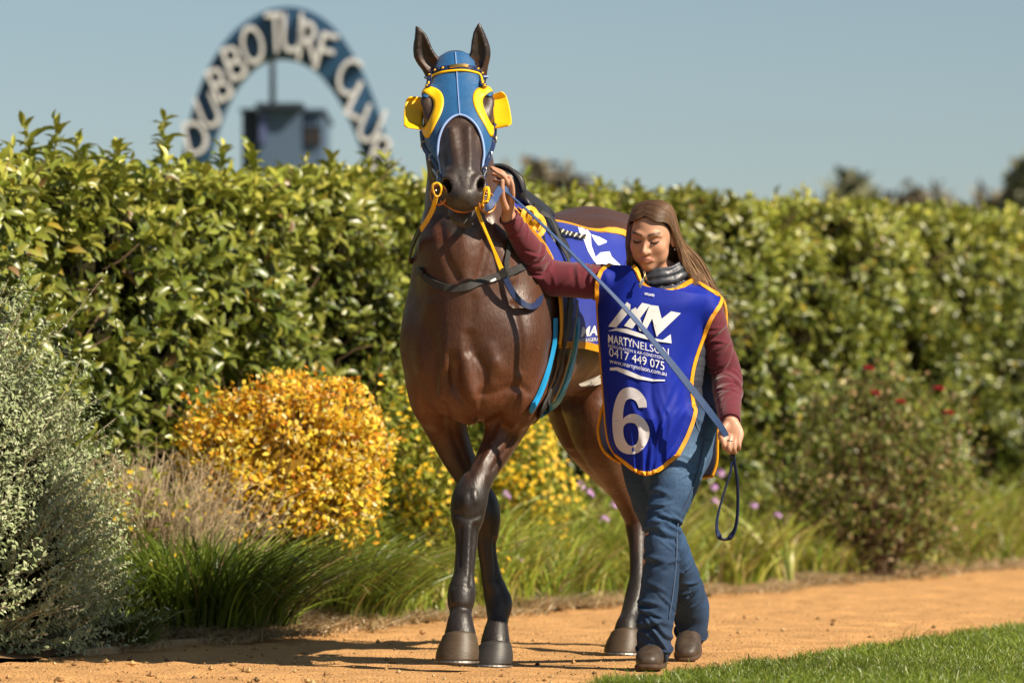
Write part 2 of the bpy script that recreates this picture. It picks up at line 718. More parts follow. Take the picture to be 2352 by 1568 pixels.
g = new_mesh('ground', np.array([(-1500, -40, -.06), (1500, -40, -.06), (1500, 3000, -.06), (-1500, 3000, -.06)]), np.array([[0, 1, 2, 3]]), M_FIELD)
tag(g, kind='structure')


def strip(name, n0, n1, s0, s1, ds, dn, zf, m):
    ss = np.arange(s0, s1 + ds, ds)
    nn_ = np.linspace(n0, n1, max(2, int((n1 - n0) / dn) + 1))
    S, N_ = np.meshgrid(ss, nn_, indexing='ij')
    xy = BED0 + S[..., None] * UD + N_[..., None] * UN
    V_ = np.concatenate([xy, zf(S, N_, xy)[..., None]], -1).reshape(-1, 3)
    F_ = grid_faces(len(ss), len(nn_))
    if np.cross(V_[F_[0][2]] - V_[F_[0][0]], V_[F_[0][3]] - V_[F_[0][1]])[2] < 0:
        F_ = F_[:, ::-1]
    return tag(new_mesh(name, V_, F_, m), kind='structure')


def rough_z(xy, sc, amp, seed):
    P_ = np.concatenate([xy.reshape(-1, 2), np.zeros((xy.size // 2, 1))], 1)
    return amp * noise3(P_, sc, seed, 3).reshape(xy.shape[:-1])


def path_z(S, N_, xy):
    z = rough_z(xy, 30, .006, 90) + rough_z(xy, 14, .006, 91) + rough_z(xy, 4, .005, 92)
    r_ = np.random.default_rng(77)
    for k in range(170):
        c_ = BED0 + UD * r_.uniform(-2, 14) + UN * r_.uniform(.15, 2.5)
        q2 = ((xy - c_) ** 2).sum(-1) / r_.uniform(.035, .07) ** 2
        z = z - r_.uniform(.006, .016) * np.exp(-q2) + .006 * np.exp(-(np.sqrt(q2) - 1.6) ** 2 * 4)
    flat = np.exp(-(((xy[..., 0] - .2) / 1.2) ** 2 + ((xy[..., 1] - .2) / 1.2) ** 2))
    return z * (1 - .85 * flat)


def bed_z(n_):
    """the bed is gently mounded behind its edge"""
    return .012 + .095 * np.clip(-np.asarray(n_) / .7, 0, 1)


strip('path', -.03, 2.72, -8, 40, .03, .03, path_z, M_SAND)
strip('bed', -3.4, -.03, -10, 45, .12, .12, lambda S, N_, xy: bed_z(N_) + rough_z(xy, 9, .012, 93), M_SOIL)
strip('lawn', 2.66, 9.0, -16, 45, .15, .15, lambda S, N_, xy: .006 + .008 * np.clip((N_ - 2.66) / .15, 0, 1) + rough_z(xy, 5, .006, 94), M_TURF)


# ---- foliage helpers
def leaf_template(nx=1, ny=3, curl=.25, fold=.18, shape='leaf'):
    """unit leaf: base at origin, length 1 along y, half width 1 across x"""
    xs = np.linspace(-1, 1, nx + 1)
    ys = np.linspace(0, 1, ny + 1)
    V_ = []
    for y in ys:
        w = math.sin(math.pi * min(.98, y * .9 + .06)) ** .75 if shape == 'leaf' else (1 - y) ** .6 if shape == 'blade' else 1
        if shape == 'leaf' and y > .98:
            w = .10
        for x in xs:
            V_.append((x * w, y, fold * abs(x) * w * .5 - curl * y * y))
    F_ = grid_faces(ny + 1, nx + 1)
    return np.array(V_), F_


def place_leaves(tp, base, along, nrm, L, Wd):
    """all leaves of a plant as one array of vertices and faces"""
    tv, tf = tp
    n = len(base)
    a = along / (np.linalg.norm(along, axis=1, keepdims=True) + 1e-9)
    z = nrm - a * (nrm * a).sum(1, keepdims=True)
    z /= np.linalg.norm(z, axis=1, keepdims=True) + 1e-9
    x = np.cross(a, z)
    L, Wd = np.broadcast_to(L, (n,)), np.broadcast_to(Wd, (n,))
    V_ = base[:, None] + x[:, None] * (tv[None, :, 0:1] * Wd[:, None, None]) + a[:, None] * (tv[None, :, 1:2] * L[:, None, None]) + z[:, None] * (tv[None, :, 2:3] * L[:, None, None])
    F_ = tf[None] + (np.arange(n) * len(tv))[:, None, None]
    return V_.reshape(-1, 3), F_.reshape(-1, tf.shape[1])


def leaf_cols(n, per, palette, weights, jit=.18):
    pal = np.array(palette)
    i = RNG.choice(len(pal), n, p=np.array(weights) / np.sum(weights))
    c = pal[i] * (1 + RNG.normal(0, jit, (n, 1)))
    return np.repeat(np.clip(c, .003, .9), per, axis=0)


def rnd_dirs(n):
    d = RNG.normal(size=(n, 3))
    return d / np.linalg.norm(d, axis=1, keepdims=True)


M_LEAF = mat('glossy_leaf', rough=.34, spec=.55, attr=True, transl=.14)
M_MATTE = mat('matte_leaf', rough=.55, spec=.4, attr=True, transl=.36)
M_SILVER = mat('silver_leaf', rough=.7, spec=.3, attr=True, transl=.10, sheen=.2)
M_TWIG = mat('twig_bark', srgb(96, 74, 52), rough=.85, noise=(60, .4))
M_DRY = mat('dry_stalk', rough=.8, spec=.2, attr=True, transl=.15)
M_GRASS = mat('grass_blade', rough=.38, spec=.5, attr=True, transl=.28)
M_CORE = mat('inner_shade', (.022, .020, .008), rough=1.0, spec=.05, noise=(25, .6), bump=(30, 1, .05))  # near-black, shade inside the plants put into the colour


def blob_core(name, parent, c, r, seed, m=M_CORE, amp=.12):
    """uneven solid mass in a dark colour, painted shade between the leaves"""
    V_, F_ = [], []
    nu, nv = 16, 24
    for i in range(nu):
        for j in range(nv):
            a, b = math.pi * i / (nu - 1), 2 * math.pi * j / nv
            V_.append((math.sin(a) * math.cos(b), math.sin(a) * math.sin(b), math.cos(a)))
    V_ = np.array(V_)
    V_ = V_ * (1 + amp * noise3(V_, 4, seed, 2))[:, None] * np.array(r) + np.array(c)
    return new_mesh(name, V_, grid_faces(nu, nv, True)[:, ::-1], m, parent)


# ---- the hedge
HN = -1.30                       # its face stands this far behind the bed edge


def hedge_top(s):
    return 1.93 + .036 * s


hedge = thing('hedge', 'long tall clipped green hedge with glossy leaves behind the flower bed', 'hedge', PT(8, HN - .6, 0))
# solid dark core, the shade behind the leaves painted in
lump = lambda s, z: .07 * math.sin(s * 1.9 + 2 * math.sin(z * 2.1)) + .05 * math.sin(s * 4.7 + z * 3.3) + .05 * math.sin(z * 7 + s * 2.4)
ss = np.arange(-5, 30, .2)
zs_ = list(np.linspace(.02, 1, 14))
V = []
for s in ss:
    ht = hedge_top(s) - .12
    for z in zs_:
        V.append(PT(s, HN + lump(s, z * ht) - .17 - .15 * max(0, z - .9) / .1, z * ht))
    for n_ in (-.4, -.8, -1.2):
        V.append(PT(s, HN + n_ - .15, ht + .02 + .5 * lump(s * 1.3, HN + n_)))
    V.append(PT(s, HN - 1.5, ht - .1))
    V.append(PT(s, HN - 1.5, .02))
new_mesh('shade_core', np.array(V), grid_faces(len(ss), len(zs_) + 5)[:, ::-1], M_CORE, hedge)
# shoots with rosettes of leaves
bases, dirs, tops = [], [], []


def add_shoots(num, fn):
    for i in range(num):
        b_, d_, t_ = fn()
        bases.append(b_), dirs.append(d_), tops.append(t_)


def near_s():
    # denser sampling where the hedge is close
    return -2.5 + 28 * RNG.random() ** 1.25


def face_shoot():
    s = near_s()
    z = hedge_top(s) * RNG.uniform(.03, 1.0)
    n_ = HN + lump(s, z) + RNG.uniform(-.10, .05) - .15 * max(0, z / hedge_top(s) - .88) / .12
    d_ = np.array([*(UN * RNG.uniform(.5, 1.0) + UD * RNG.normal(0, .45)), RNG.uniform(.1, .9)])
    return PT(s, n_, z), d_ / np.linalg.norm(d_), z / hedge_top(s)


def top_shoot():
    s = near_s()
    n_ = HN - RNG.random() * 1.3
    z = hedge_top(s) + .5 * lump(s * 1.3, n_) + RNG.normal(0, .035) - .03
    d_ = np.array([*(UN * RNG.normal(.15, .35) + UD * RNG.normal(0, .35)), 1.0])
    return PT(s, n_, z), d_ / np.linalg.norm(d_), 1.0


add_shoots(8600, face_shoot)
add_shoots(1900, top_shoot)
SPRIGS = [(375, 252, 3), (128, 262, 3), (60, 275, 2), (262, 322, 2), (510, 322, 2), (575, 325, 2), (888, 345, 3), (845, 355, 2), (705, 350, 1), (1000, 395, 1), (30, 320, 2), (180, 300, 3), (1560, 435, 1), (1640, 440, 1), (2130, 455, 1), (2280, 470, 1), (760, 372, 1)]
sprig_stems = []
for px, py, nr in SPRIGS:
    s = px_s(px, HN - .25)
    p = PT(s, HN - .25, 0)
    top = W(px, py + 14, p[1])
    for k in range(nr + 1):
        b_ = top - np.array([RNG.normal(0, .008) * k, 0, .055 * k])
        d_ = np.array([RNG.normal(0, .15), RNG.normal(0, .15), 1.0])
        bases.append(b_), dirs.append(d_ / np.linalg.norm(d_)), tops.append(1.3)
    sprig_stems.append(tube([top - np.array([0.01, 0, .40]), top - np.array([.004, 0, .2]), top], [.005, .004, .0025], 6))
bases, dirs, tops = np.array(bases), np.array(dirs), np.array(tops)
NL = 8
LB, LA, LN, LT = [], [], [], []
for k in range(NL):
    az = k * 2.4 + RNG.uniform(0, 6.28, len(bases)) * (.15 if k else 1) + np.arange(len(bases)) * 1.7
    e1 = np.cross(dirs, np.array([.31, .2, .93]) * np.ones_like(dirs))
    e1 /= np.linalg.norm(e1, axis=1, keepdims=True)
    e2 = np.cross(dirs, e1)
    rad = e1 * np.cos(az)[:, None] + e2 * np.sin(az)[:, None]
    spread = np.clip(.35 + .16 * k + RNG.normal(0, .15, len(bases)), .2, 1.5)[:, None]
    al = dirs * (1.05 - .45 * spread) + rad * spread + np.array([0, 0, -.10])
    LB.append(bases - dirs * (.016 * k) + RNG.normal(0, .004, bases.shape))
    LA.append(al)
    LN.append(dirs * 1.0 - rad * .35 + RNG.normal(0, .25, bases.shape))
    LT.append(np.stack([tops, np.full(len(bases), k)], 1))
LB, LA, LN, LT = (np.concatenate(x) for x in (LB, LA, LN, LT))
n = len(LB)
LL = RNG.uniform(.060, .108, n) * np.where(LT[:, 1] < 2, .75, 1.0)
LW = LL * RNG.uniform(.20, .27, n)
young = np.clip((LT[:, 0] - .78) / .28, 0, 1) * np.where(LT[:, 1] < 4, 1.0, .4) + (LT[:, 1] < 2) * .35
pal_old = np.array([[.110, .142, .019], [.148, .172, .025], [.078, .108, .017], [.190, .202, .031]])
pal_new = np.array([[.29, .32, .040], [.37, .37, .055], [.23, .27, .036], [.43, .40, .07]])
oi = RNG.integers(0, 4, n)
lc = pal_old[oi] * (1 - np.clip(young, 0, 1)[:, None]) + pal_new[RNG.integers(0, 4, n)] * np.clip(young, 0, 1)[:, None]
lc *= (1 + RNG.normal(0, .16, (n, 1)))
odd = RNG.random(n) < .02
lc[odd] = np.array([.33, .25, .03]) * RNG.uniform(.6, 1.1, (odd.sum(), 1))
lc *= (1 + .28 * noise3(LB, 2.2, 66, 2))[:, None]
brown = RNG.random(n) < .015
lc[brown] = np.array([.22, .13, .05]) * RNG.uniform(.6, 1.1, (brown.sum(), 1))
lc = np.clip(lc, .01, .6)
TL = leaf_template(2, 3, .30, .30)
# the 300 leaves that show largest stay single objects
sc_ = FPX / (LB[:, 1] - CAM_Y)
sx_, sy_ = 1176 + LB[:, 0] * sc_, HOR - (LB[:, 2] - CAM_Z) * sc_
sl, sn = to_sn(LB[:, 0], LB[:, 1])
vis = (sx_ > 10) & (sx_ < 2340) & (sy_ > 10) & (sy_ < 980) & ((sn > HN + .03) | (LT[:, 0] > 1.2)) & ~((sx_ > 920) & (sx_ < 1700) & (sy_ > 420)) & ~((sx_ < 250) & (sy_ > 720))
score = np.where(vis, LL * sc_ * (1 + .8 * (LT[:, 0] > 1.2)) * (1 + .5 * (sn > HN + .1)), -1)
pick = np.argsort(-score)[:300]
rest = np.ones(n, bool)
rest[pick] = False
V, F_ = place_leaves(TL, LB[rest], LA[rest], LN[rest], LL[rest], LW[rest])
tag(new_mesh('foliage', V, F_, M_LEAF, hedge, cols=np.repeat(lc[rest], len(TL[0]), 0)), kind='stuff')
lm = []
for k, c in enumerate(([.095, .135, .02], [.15, .19, .03], [.28, .31, .04], [.37, .37, .055])):
    me_o = new_mesh('leaf', TL[0] * np.array([.22, 1, 1]), TL[1], M_LEAF, hedge, cols=np.tile(np.array(c), (len(TL[0]), 1)))
    lm.append((np.array(c), me_o.data))
    bpy.data.objects.remove(me_o)
for i in pick:
    a = LA[i] / np.linalg.norm(LA[i])
    z = LN[i] - a * LN[i].dot(a)
    z /= np.linalg.norm(z)
    x = np.cross(a, z)
    k = int(np.argmin([np.abs(c - lc[i]).sum() for c, _ in lm]))
    o = bpy.data.objects.new('leaf', lm[k][1])
    M = Matrix(((x[0], a[0], z[0], 0), (x[1], a[1], z[1], 0), (x[2], a[2], z[2], 0), (0, 0, 0, 1))) @ Matrix.Scale(float(LL[i]), 4)
    M.translation = Vector(LB[i]) - Vector(hedge.location)
    o.parent = hedge
    o.matrix_local = M
    COL.objects.link(o)
V, F_ = join_geo(sprig_stems)
tag(new_mesh('shoot_stems', V, F_, mat('green_stem', srgb(120, 116, 50), rough=.6), hedge), kind='stuff')
tw = []
for i in range(260):
    s = near_s()
    z = hedge_top(s) * RNG.uniform(.1, .95)
    p = PT(s, HN - .12, z)
    e = p + np.array([*(UN * RNG.uniform(.1, .22) + UD * RNG.normal(0, .12)), RNG.uniform(.05, .25)])
    tw.append(tube([p, (p + e) / 2 + RNG.normal(0, .02, 3), e], [.005, .004, .002], 5))
V, F_ = join_geo(tw)
tag(new_mesh('twigs', V, F_, M_TWIG, hedge), kind='stuff')


# ---- shrubs made of leafy twigs
def bush_points(n, lobes, zmin=0.0, shell=.35):
    """points in the outer layer of an uneven bush built of several lobes (centre, radii)"""
    vol = np.array([r[0] * r[2] + r[1] * r[2] for c, r in lobes])
    pk = RNG.choice(len(lobes), n, p=vol / vol.sum())
    C = np.array([c for c, r in lobes])[pk]
    Rr = np.array([r for c, r in lobes])[pk]
    d = rnd_dirs(n)
    rr = 1 - shell * RNG.random((n, 1)) ** 1.8
    wob = 1 + .20 * noise3(d + C * 3, 5, 12, 2)[:, None] + RNG.exponential(.075, (n, 1))
    p = C + d * Rr * rr * wob
    ok = p[:, 2] > zmin
    for k, (c, r) in enumerate(lobes):
        ok &= ((((p - c) / r) ** 2).sum(1) > (1 - shell) ** 2 * .8) | (pk == k)
    return p[ok], d[ok]


# silver shrub on the left
sil = thing('silver_shrub', 'silvery grey green shrub with tiny leaves at the left edge', 'shrub', (-2.12, 1.02, 0))
TP2 = leaf_template(1, 2, .15, .2)
P, D = bush_points(6500, [(np.array((-2.14, 1.05, .40)), np.array((.58, .62, .92))), (np.array((-1.86, .90, .30)), np.array((.34, .36, .48))), (np.array((-1.98, .95, .85)), np.array((.26, .3, .28)))], .015, .5)
ax = D * .8 + np.array([.42, -.10, .60]) + RNG.normal(0, .18, D.shape)
ax /= np.linalg.norm(ax, axis=1, keepdims=True)
tl_ = RNG.uniform(.07, .16, len(P))
lb, la, ln = [], [], []
for k in range(13):
    t = k / 12
    az = k * 2.2 + RNG.uniform(0, 6.28, len(P))
    e1 = np.cross(ax, [.2, .9, .3])
    e1 /= np.linalg.norm(e1, axis=1, keepdims=True)
    e2 = np.cross(ax, e1)
    rad = e1 * np.cos(az)[:, None] + e2 * np.sin(az)[:, None]
    lb.append(P + ax * (tl_ * (t - .25))[:, None])
    la.append(ax * .6 + rad * .9)
    ln.append(ax - rad * .3)
lb, la, ln = map(np.concatenate, (lb, la, ln))
okz = lb[:, 2] > .005
lb, la, ln = lb[okz], la[okz], ln[okz]
V, F_ = place_leaves(TP2, lb, la, ln, RNG.uniform(.015, .027, len(lb)), RNG.uniform(.0038, .0062, len(lb)))
tag(new_mesh('foliage', V, F_, M_SILVER, sil, cols=leaf_cols(len(lb), len(TP2[0]), [[.28, .33, .16], [.37, .41, .23], [.21, .265, .11], [.50, .52, .35]], [4, 3, 3, 1])), kind='stuff')
tw = []
for i in range(1100):
    tw.append(tube([P[i] - ax[i] * .20, P[i] - ax[i] * .05 + RNG.normal(0, .006, 3), P[i] + ax[i] * tl_[i] * .75], [.0024, .002, .0009], 4, cap=False))
V, F_ = join_geo(tw)
tag(new_mesh('twigs', V, F_, mat('pale_twig', srgb(186, 176, 148), rough=.8), sil), kind='stuff')
blob_core('shade_core', sil, (-2.14, 1.10, .42), (.44, .46, .72), 5)

# orange bush
org = thing('orange_bush', 'rounded bush of bright orange and yellow leaves in front of the hedge', 'shrub', (-.98, 3.45, 0))
OL = [(W(655, 1050, 3.5), (.34, .32, .30)), (W(535, 965, 3.5), (.20, .2, .19)), (W(640, 905, 3.5), (.17, .18, .14)), (W(785, 925, 3.5), (.19, .2, .17)), (W(860, 1010, 3.5), (.12, .14, .14)), (W(700, 880, 3.55), (.10, .1, .10)), (W(440, 985, 3.45), (.10, .1, .09)), (W(810, 1070, 3.45), (.20, .22, .24)), (W(480, 1040, 3.45), (.18, .2, .19)), (W(560, 1130, 3.35), (.22, .2, .2)), (W(740, 1150, 3.35), (.26, .2, .22))]
OL = [(np.array(c), np.array(r)) for c, r in OL]
OL = [((c - W(650, 1050, 3.5)) * .90 + W(648, 1062, 3.5), r * .9) for c, r in OL]
P, D = bush_points(3700, OL, .12, .6)
lb, la, ln = [], [], []
for k in range(4):
    lb.append(P + RNG.normal(0, .018, P.shape))
    d_ = rnd_dirs(len(P)) + D * .5 + np.array([0, 0, .25])
    la.append(d_)
    ln.append(rnd_dirs(len(P)) + D * .8 + np.array([.2, -.3, .4]))
lb, la, ln = map(np.concatenate, (lb, la, ln))
hgt = np.clip((lb[:, 2] - .5) / .5, 0, 1)
V, F_ = place_leaves(TP2, lb, la, ln, RNG.uniform(.018, .036, len(lb)), RNG.uniform(.006, .011, len(lb)))
cc = leaf_cols(len(lb), 1, [[.86, .60, .04], [.84, .44, .025], [.88, .68, .10], [.74, .26, .02], [.90, .78, .38], [.50, .48, .06]], [7, 3, 4, 1.0, 2.2, 1.4], .14)
hi_ = np.clip((lb[:, 2] - .72) / .35, 0, 1)[:, None] * (RNG.random((len(lb), 1)) < .35)
cc = cc * (1 - hi_) + np.array([.84, .36, .022]) * RNG.uniform(.75, 1.1, (len(lb), 1)) * hi_
tag(new_mesh('foliage', V, F_, M_MATTE, org, cols=np.repeat(cc, len(TP2[0]), 0)), kind='stuff')
tw = []
for i in range(420):
    q = P[RNG.integers(len(P))]
    b0 = np.array([-.965 + RNG.normal(0, .06), 3.45 + RNG.normal(0, .06), .03])
    tw.append(tube([b0, b0 * .4 + q * .6 + np.array([0, 0, .04]), q, q + (q - np.array([-.965, 3.45, .4])) * RNG.uniform(.02, .16)], [.005, .003, .0016, .0008], 4, n=2, cap=False))
V, F_ = join_geo(tw)
tag(new_mesh('twigs', V, F_, M_TWIG, org), kind='stuff')
blob_core('shade_core', org, (-.965, 3.50, .60), (.26, .24, .26), 6, mat('amber_shade', (.20, .11, .015), rough=.95, spec=.05, noise=(30, .5)))  # solid core coloured as the warm shade between leaves

# yellow flowered bushes behind the horse
def flower_bush(name, label, c, r, nl, nf, seed):
    b_ = thing(name, label, 'shrub', (c[0], c[1], 0))
    c, r = np.array(c), np.array(r)
    lob = [(c, r), (c + np.array([.5 * r[0], -.1, -.55 * r[2]]), r * np.array([.9, .8, .6])), (c + np.array([-.55 * r[0], 0, -.5 * r[2]]), r * np.array([.8, .8, .65])), (np.array([c[0], c[1] - .1, .18]), np.array([r[0] * 1.3, r[1], .2])), (c + np.array([.25 * r[0], 0, .6 * r[2]]), r * .5)]
    P_, D_ = bush_points(nl, lob, .03, .7)
    lb_ = np.repeat(P_, 3, 0) + RNG.normal(0, .02, (len(P_) * 3, 3))
    D3 = np.repeat(D_, 3, 0)
    V_, F_ = place_leaves(TP2, lb_, rnd_dirs(len(lb_)) + D3 * .4 + np.array([0, 0, .3]), rnd_dirs(len(lb_)) + D3, RNG.uniform(.03, .055, len(lb_)), RNG.uniform(.005, .009, len(lb_)))
    tag(new_mesh('foliage', V_, F_, M_MATTE, b_, cols=leaf_cols(len(lb_), len(TP2[0]), [[.30, .35, .04], [.42, .42, .055], [.20, .27, .032], [.52, .44, .09]], [3, 3, 2, 1])), kind='stuff')
    Pf, Df = bush_points(nf, [(a_, b_2 * 1.05) for a_, b_2 in lob], .10, .25)
    lb_, la_, ln_ = [], [], []
    for k in range(6):
        az = k * 1.047 + RNG.uniform(0, .3, len(Pf))
        fx = Df + np.array([.1, -.5, .5])
        fx /= np.linalg.norm(fx, axis=1, keepdims=True)
        e1 = np.cross(fx, [.9, .1, .3])
        e1 /= np.linalg.norm(e1, axis=1, keepdims=True)
        rad = e1 * np.cos(az)[:, None] + np.cross(fx, e1) * np.sin(az)[:, None]
        lb_.append(Pf), la_.append(rad + fx * .35), ln_.append(fx)
    lb_, la_, ln_ = map(np.concatenate, (lb_, la_, ln_))
    V_, F_ = place_leaves(TP2, lb_, la_, ln_, RNG.uniform(.011, .020, len(lb_)), RNG.uniform(.005, .008, len(lb_)))
    tag(new_mesh('blossom', V_, F_, M_MATTE, b_, cols=leaf_cols(len(lb_), len(TP2[0]), [[.86, .62, .03], [.86, .50, .02], [.88, .68, .08], [.80, .36, .015]], [4, 3, 2, 1], .1)), kind='stuff')
    tw_ = []
    for i in range(120):
        q = P_[RNG.integers(len(P_))]
        b0 = np.array([c[0] + RNG.normal(0, .06), c[1] + RNG.normal(0, .06), .02])
        tw_.append(tube([b0, b0 * .4 + q * .6 + np.array([0, 0, .05]), q], [.004, .003, .001], 4, n=2, cap=False))
    V_, F_ = join_geo(tw_)
    tag(new_mesh('stems', V_, F_, M_TWIG, b_), kind='stuff')
    return b_


flower_bush('yellow_bush', 'yellow flowering bush seen between horse forelegs and hind leg', W(1200, 1075, 7.3), (.20, .24, .25), 1300, 1150, 3)
flower_bush('yellow_bush', 'low yellow flowering bush between the orange bush and the horse', W(965, 1040, 5.3), (.22, .25, .30), 1500, 800, 4)
flower_bush('yellow_bush', 'small yellow flowering tuft low beside the silver shrub', W(300, 1150, 2.75), (.20, .16, .12), 120, 46, 5)

# dry twiggy shrub
dry = thing('dry_shrub', 'leafless straw coloured twiggy shrub between silver shrub and orange bush', 'shrub', W(345, 1420, 2.9) * np.array([1, 1, 0]))
tw, tc_ = [], []
c0 = W(345, 1200, 2.9)
for i in range(1300):
    b0 = np.array([c0[0] + RNG.normal(0, .09), 2.95 + RNG.normal(0, .08), .04])
    d_ = np.array([RNG.normal(0, .40), RNG.normal(0, .3), RNG.uniform(.55, 1.0)])
    ln_ = RNG.uniform(.30, .74)
    e = b0 + d_ / np.linalg.norm(d_) * ln_
    m_ = (b0 + e) / 2 + RNG.normal(0, .06, 3)
    t_ = tube([b0, m_, e, e + RNG.normal(0, .06, 3)], [.0022, .0016, .0011, .0006], 4, n=2, cap=False)
    tw.append(t_)
    tc_.append(np.tile(np.array([.60, .46, .29]) * RNG.uniform(.55, 1.2), (len(t_[0]), 1)))
V, F_ = join_geo(tw)
tag(new_mesh('twigs', V, F_, M_DRY, dry, cols=np.vstack(tc_)), kind='stuff')

# red flowered shrub on the right
rs = thing('olive_shrub', 'loose olive and brown shrub with a few red flowers before the hedge', 'shrub', W(1980, 1240, 10.9) * np.array([1, 1, 0]))
rc = W(1985, 1000, 11.0)
RL = [((rc[0], rc[1], .80), (.45, .40, .40)), ((rc[0] - .35, rc[1] - .05, .50), (.34, .3, .38)), ((rc[0] + .38, rc[1], .62), (.34, .3, .45)), ((rc[0] + .1, rc[1] - .1, .30), (.62, .35, .30)), ((rc[0] + .15, rc[1], 1.1), (.22, .2, .2)), ((rc[0] - .2, rc[1], 1.02), (.2, .2, .2)), ((rc[0] - .55, rc[1], .25), (.3, .25, .22))]
RL = [(np.array(c), np.array(r)) for c, r in RL]
P, D = bush_points(1900, RL, .03, .95)
lb = np.repeat(P, 3, 0) + RNG.normal(0, .03, (len(P) * 3, 3))
D3 = np.repeat(D, 3, 0)
V, F_ = place_leaves(TP2, lb, rnd_dirs(len(lb)) + D3 * .5, rnd_dirs(len(lb)) + D3, RNG.uniform(.03, .055, len(lb)), RNG.uniform(.009, .015, len(lb)))
tag(new_mesh('foliage', V, F_, M_MATTE, rs, cols=leaf_cols(len(lb), len(TP2[0]), [[.16, .18, .04], [.25, .21, .08], [.38, .26, .13], [.11, .15, .03], [.26, .27, .06]], [4, 3, 2, 4, 2])), kind='stuff')
tw = []
for i in range(220):
    q = P[RNG.integers(len(P))]
    b0 = np.array([rc[0] + RNG.normal(0, .1), rc[1] + RNG.normal(0, .1), .02])
    tw.append(tube([b0, b0 * .4 + q * .6 + np.array([0, 0, .06]), q + (q - b0) * .06], [.006, .004, .0015], 4, n=2, cap=False))
V, F_ = join_geo(tw)
tag(new_mesh('twigs', V, F_, M_TWIG, rs), kind='stuff')
M_RED = mat('red_petal', srgb(150, 22, 28), rough=.5, transl=.2)
for px, py in ((2157, 895), (2178, 950), (1995, 848), (2010, 905), (2068, 925)):
    c = W(px, py, 10.55)
    lb_, la_, ln_ = [], [], []
    for k in range(14):
        a = k * 2.4
        up = .2 + .06 * k
        la_.append((math.cos(a), math.sin(a) * .8 - .3 * up, up)), lb_.append(c), ln_.append((0, -.6, .8))
    V, F_ = place_leaves(TP2, np.array(lb_), np.array(la_, float), np.array(ln_, float), .034, .015)
    new_mesh('red_bloom', V, F_, M_RED, rs)


# ---- strappy clumps and grasses
def blades(n, base_fn, h_fn, lean_fn, w, tp=None, droop=.5, seg=4):
    """arching grass blades; returns V, F"""
    B_ = base_fn(n)
    H_ = h_fn(n)
    Ld = lean_fn(n)                       # horizontal vector, metres of reach for unit height
    t = np.linspace(0, 1, seg + 1)
    V_ = np.zeros((n, seg + 1, 2, 3))
    az = RNG.uniform(0, 6.28, n)
    sidev = np.stack([np.cos(az), np.sin(az) * .6, np.zeros(n)], 1)
    Wd = np.broadcast_to(w, (n,)) if np.ndim(w) == 0 else w
    dr = np.broadcast_to(droop, (n,))
    for k, tt in enumerate(t):
        zz_ = H_ * (tt * (1 + dr * .5) - dr * tt ** 2.4)
        c_ = B_ + np.concatenate([Ld * (tt ** 1.5 * H_)[:, None], zz_[:, None]], 1)
        ww = Wd * (1 - tt ** 2.2) * (.75 + .25 * min(1, tt * 4)) + .0004
        V_[:, k, 0] = c_ - sidev * ww[:, None]
        V_[:, k, 1] = c_ + sidev * ww[:, None]
    tf = grid_faces(seg + 1, 2)
    F_ = tf[None] + (np.arange(n) * (seg + 1) * 2)[:, None, None]
    return V_.reshape(-1, 3), F_.reshape(-1, 4), (seg + 1) * 2


def clump(label, c, r, h, n, pal, wts, w=.0042, reach=.75, name='strappy_clump', dead=.06):
    o = thing(name, label, 'grass clump', (c[0], c[1], 0), 'strappy grass clumps')
    ang = RNG.uniform(0, 6.28, n)
    rad = np.sqrt(RNG.random(n)) * r * .55 * RNG.uniform(.75, 1.25, n)
    out_ = np.stack([np.cos(ang), np.sin(ang)], 1)
    bf = lambda k: np.concatenate([np.array(c[:2]) + out_ * rad[:, None], np.full((k, 1), float(bed_z(to_sn(np.array(c[0]), np.array(c[1]))[1])))], 1)
    hf = lambda k: h * RNG.uniform(.35, 1.12, k)
    lf = lambda k: out_ * (rad / (r * .55) * reach * RNG.uniform(.5, 1.3, k))[:, None] + RNG.normal(0, .38, (k, 2))
    V_, F_, per = blades(n, bf, hf, lf, RNG.uniform(.6, 1.2, n) * w, droop=RNG.uniform(.25, 1.25, n) * (.45 + .55 * rad / (r * .55)), seg=6)
    col = leaf_cols(n, 1, pal, wts, .34)
    dd = RNG.random(n) < dead
    col[dd] = np.array([.42, .31, .15]) * RNG.uniform(.6, 1.1, (dd.sum(), 1))
    V_[:, 2] = np.maximum(V_[:, 2], .03)
    tag(new_mesh('blades', V_, F_, M_GRASS, o, cols=np.repeat(col, per, 0)), kind='stuff')
    return o


PG = [[.10, .16, .02], [.16, .23, .03], [.25, .31, .045], [.07, .11, .016]]
clump('large dark green strappy clump beside the silver shrub in horse shadow', W(440, 1440, 2.45), .66, .46, 3000, PG, [3, 3, 3, 1], reach=1.35, w=.0058, dead=.05)
clump('dark green strappy clump between the large clump and the horse', W(750, 1440, 3.55), .50, .44, 2000, PG, [3, 3, 3, 1], reach=1.35, w=.0058, dead=.05)
clump('small low strappy tuft at the foot of the silver shrub', W(285, 1480, 1.30), .20, .19, 500, [[.11, .15, .025], [.15, .18, .03], [.08, .11, .02]], [1, 1, 1], reach=.95)

PGL = [[.22, .30, .030], [.31, .36, .045], [.40, .38, .065], [.15, .22, .025], [.48, .40, .13]]


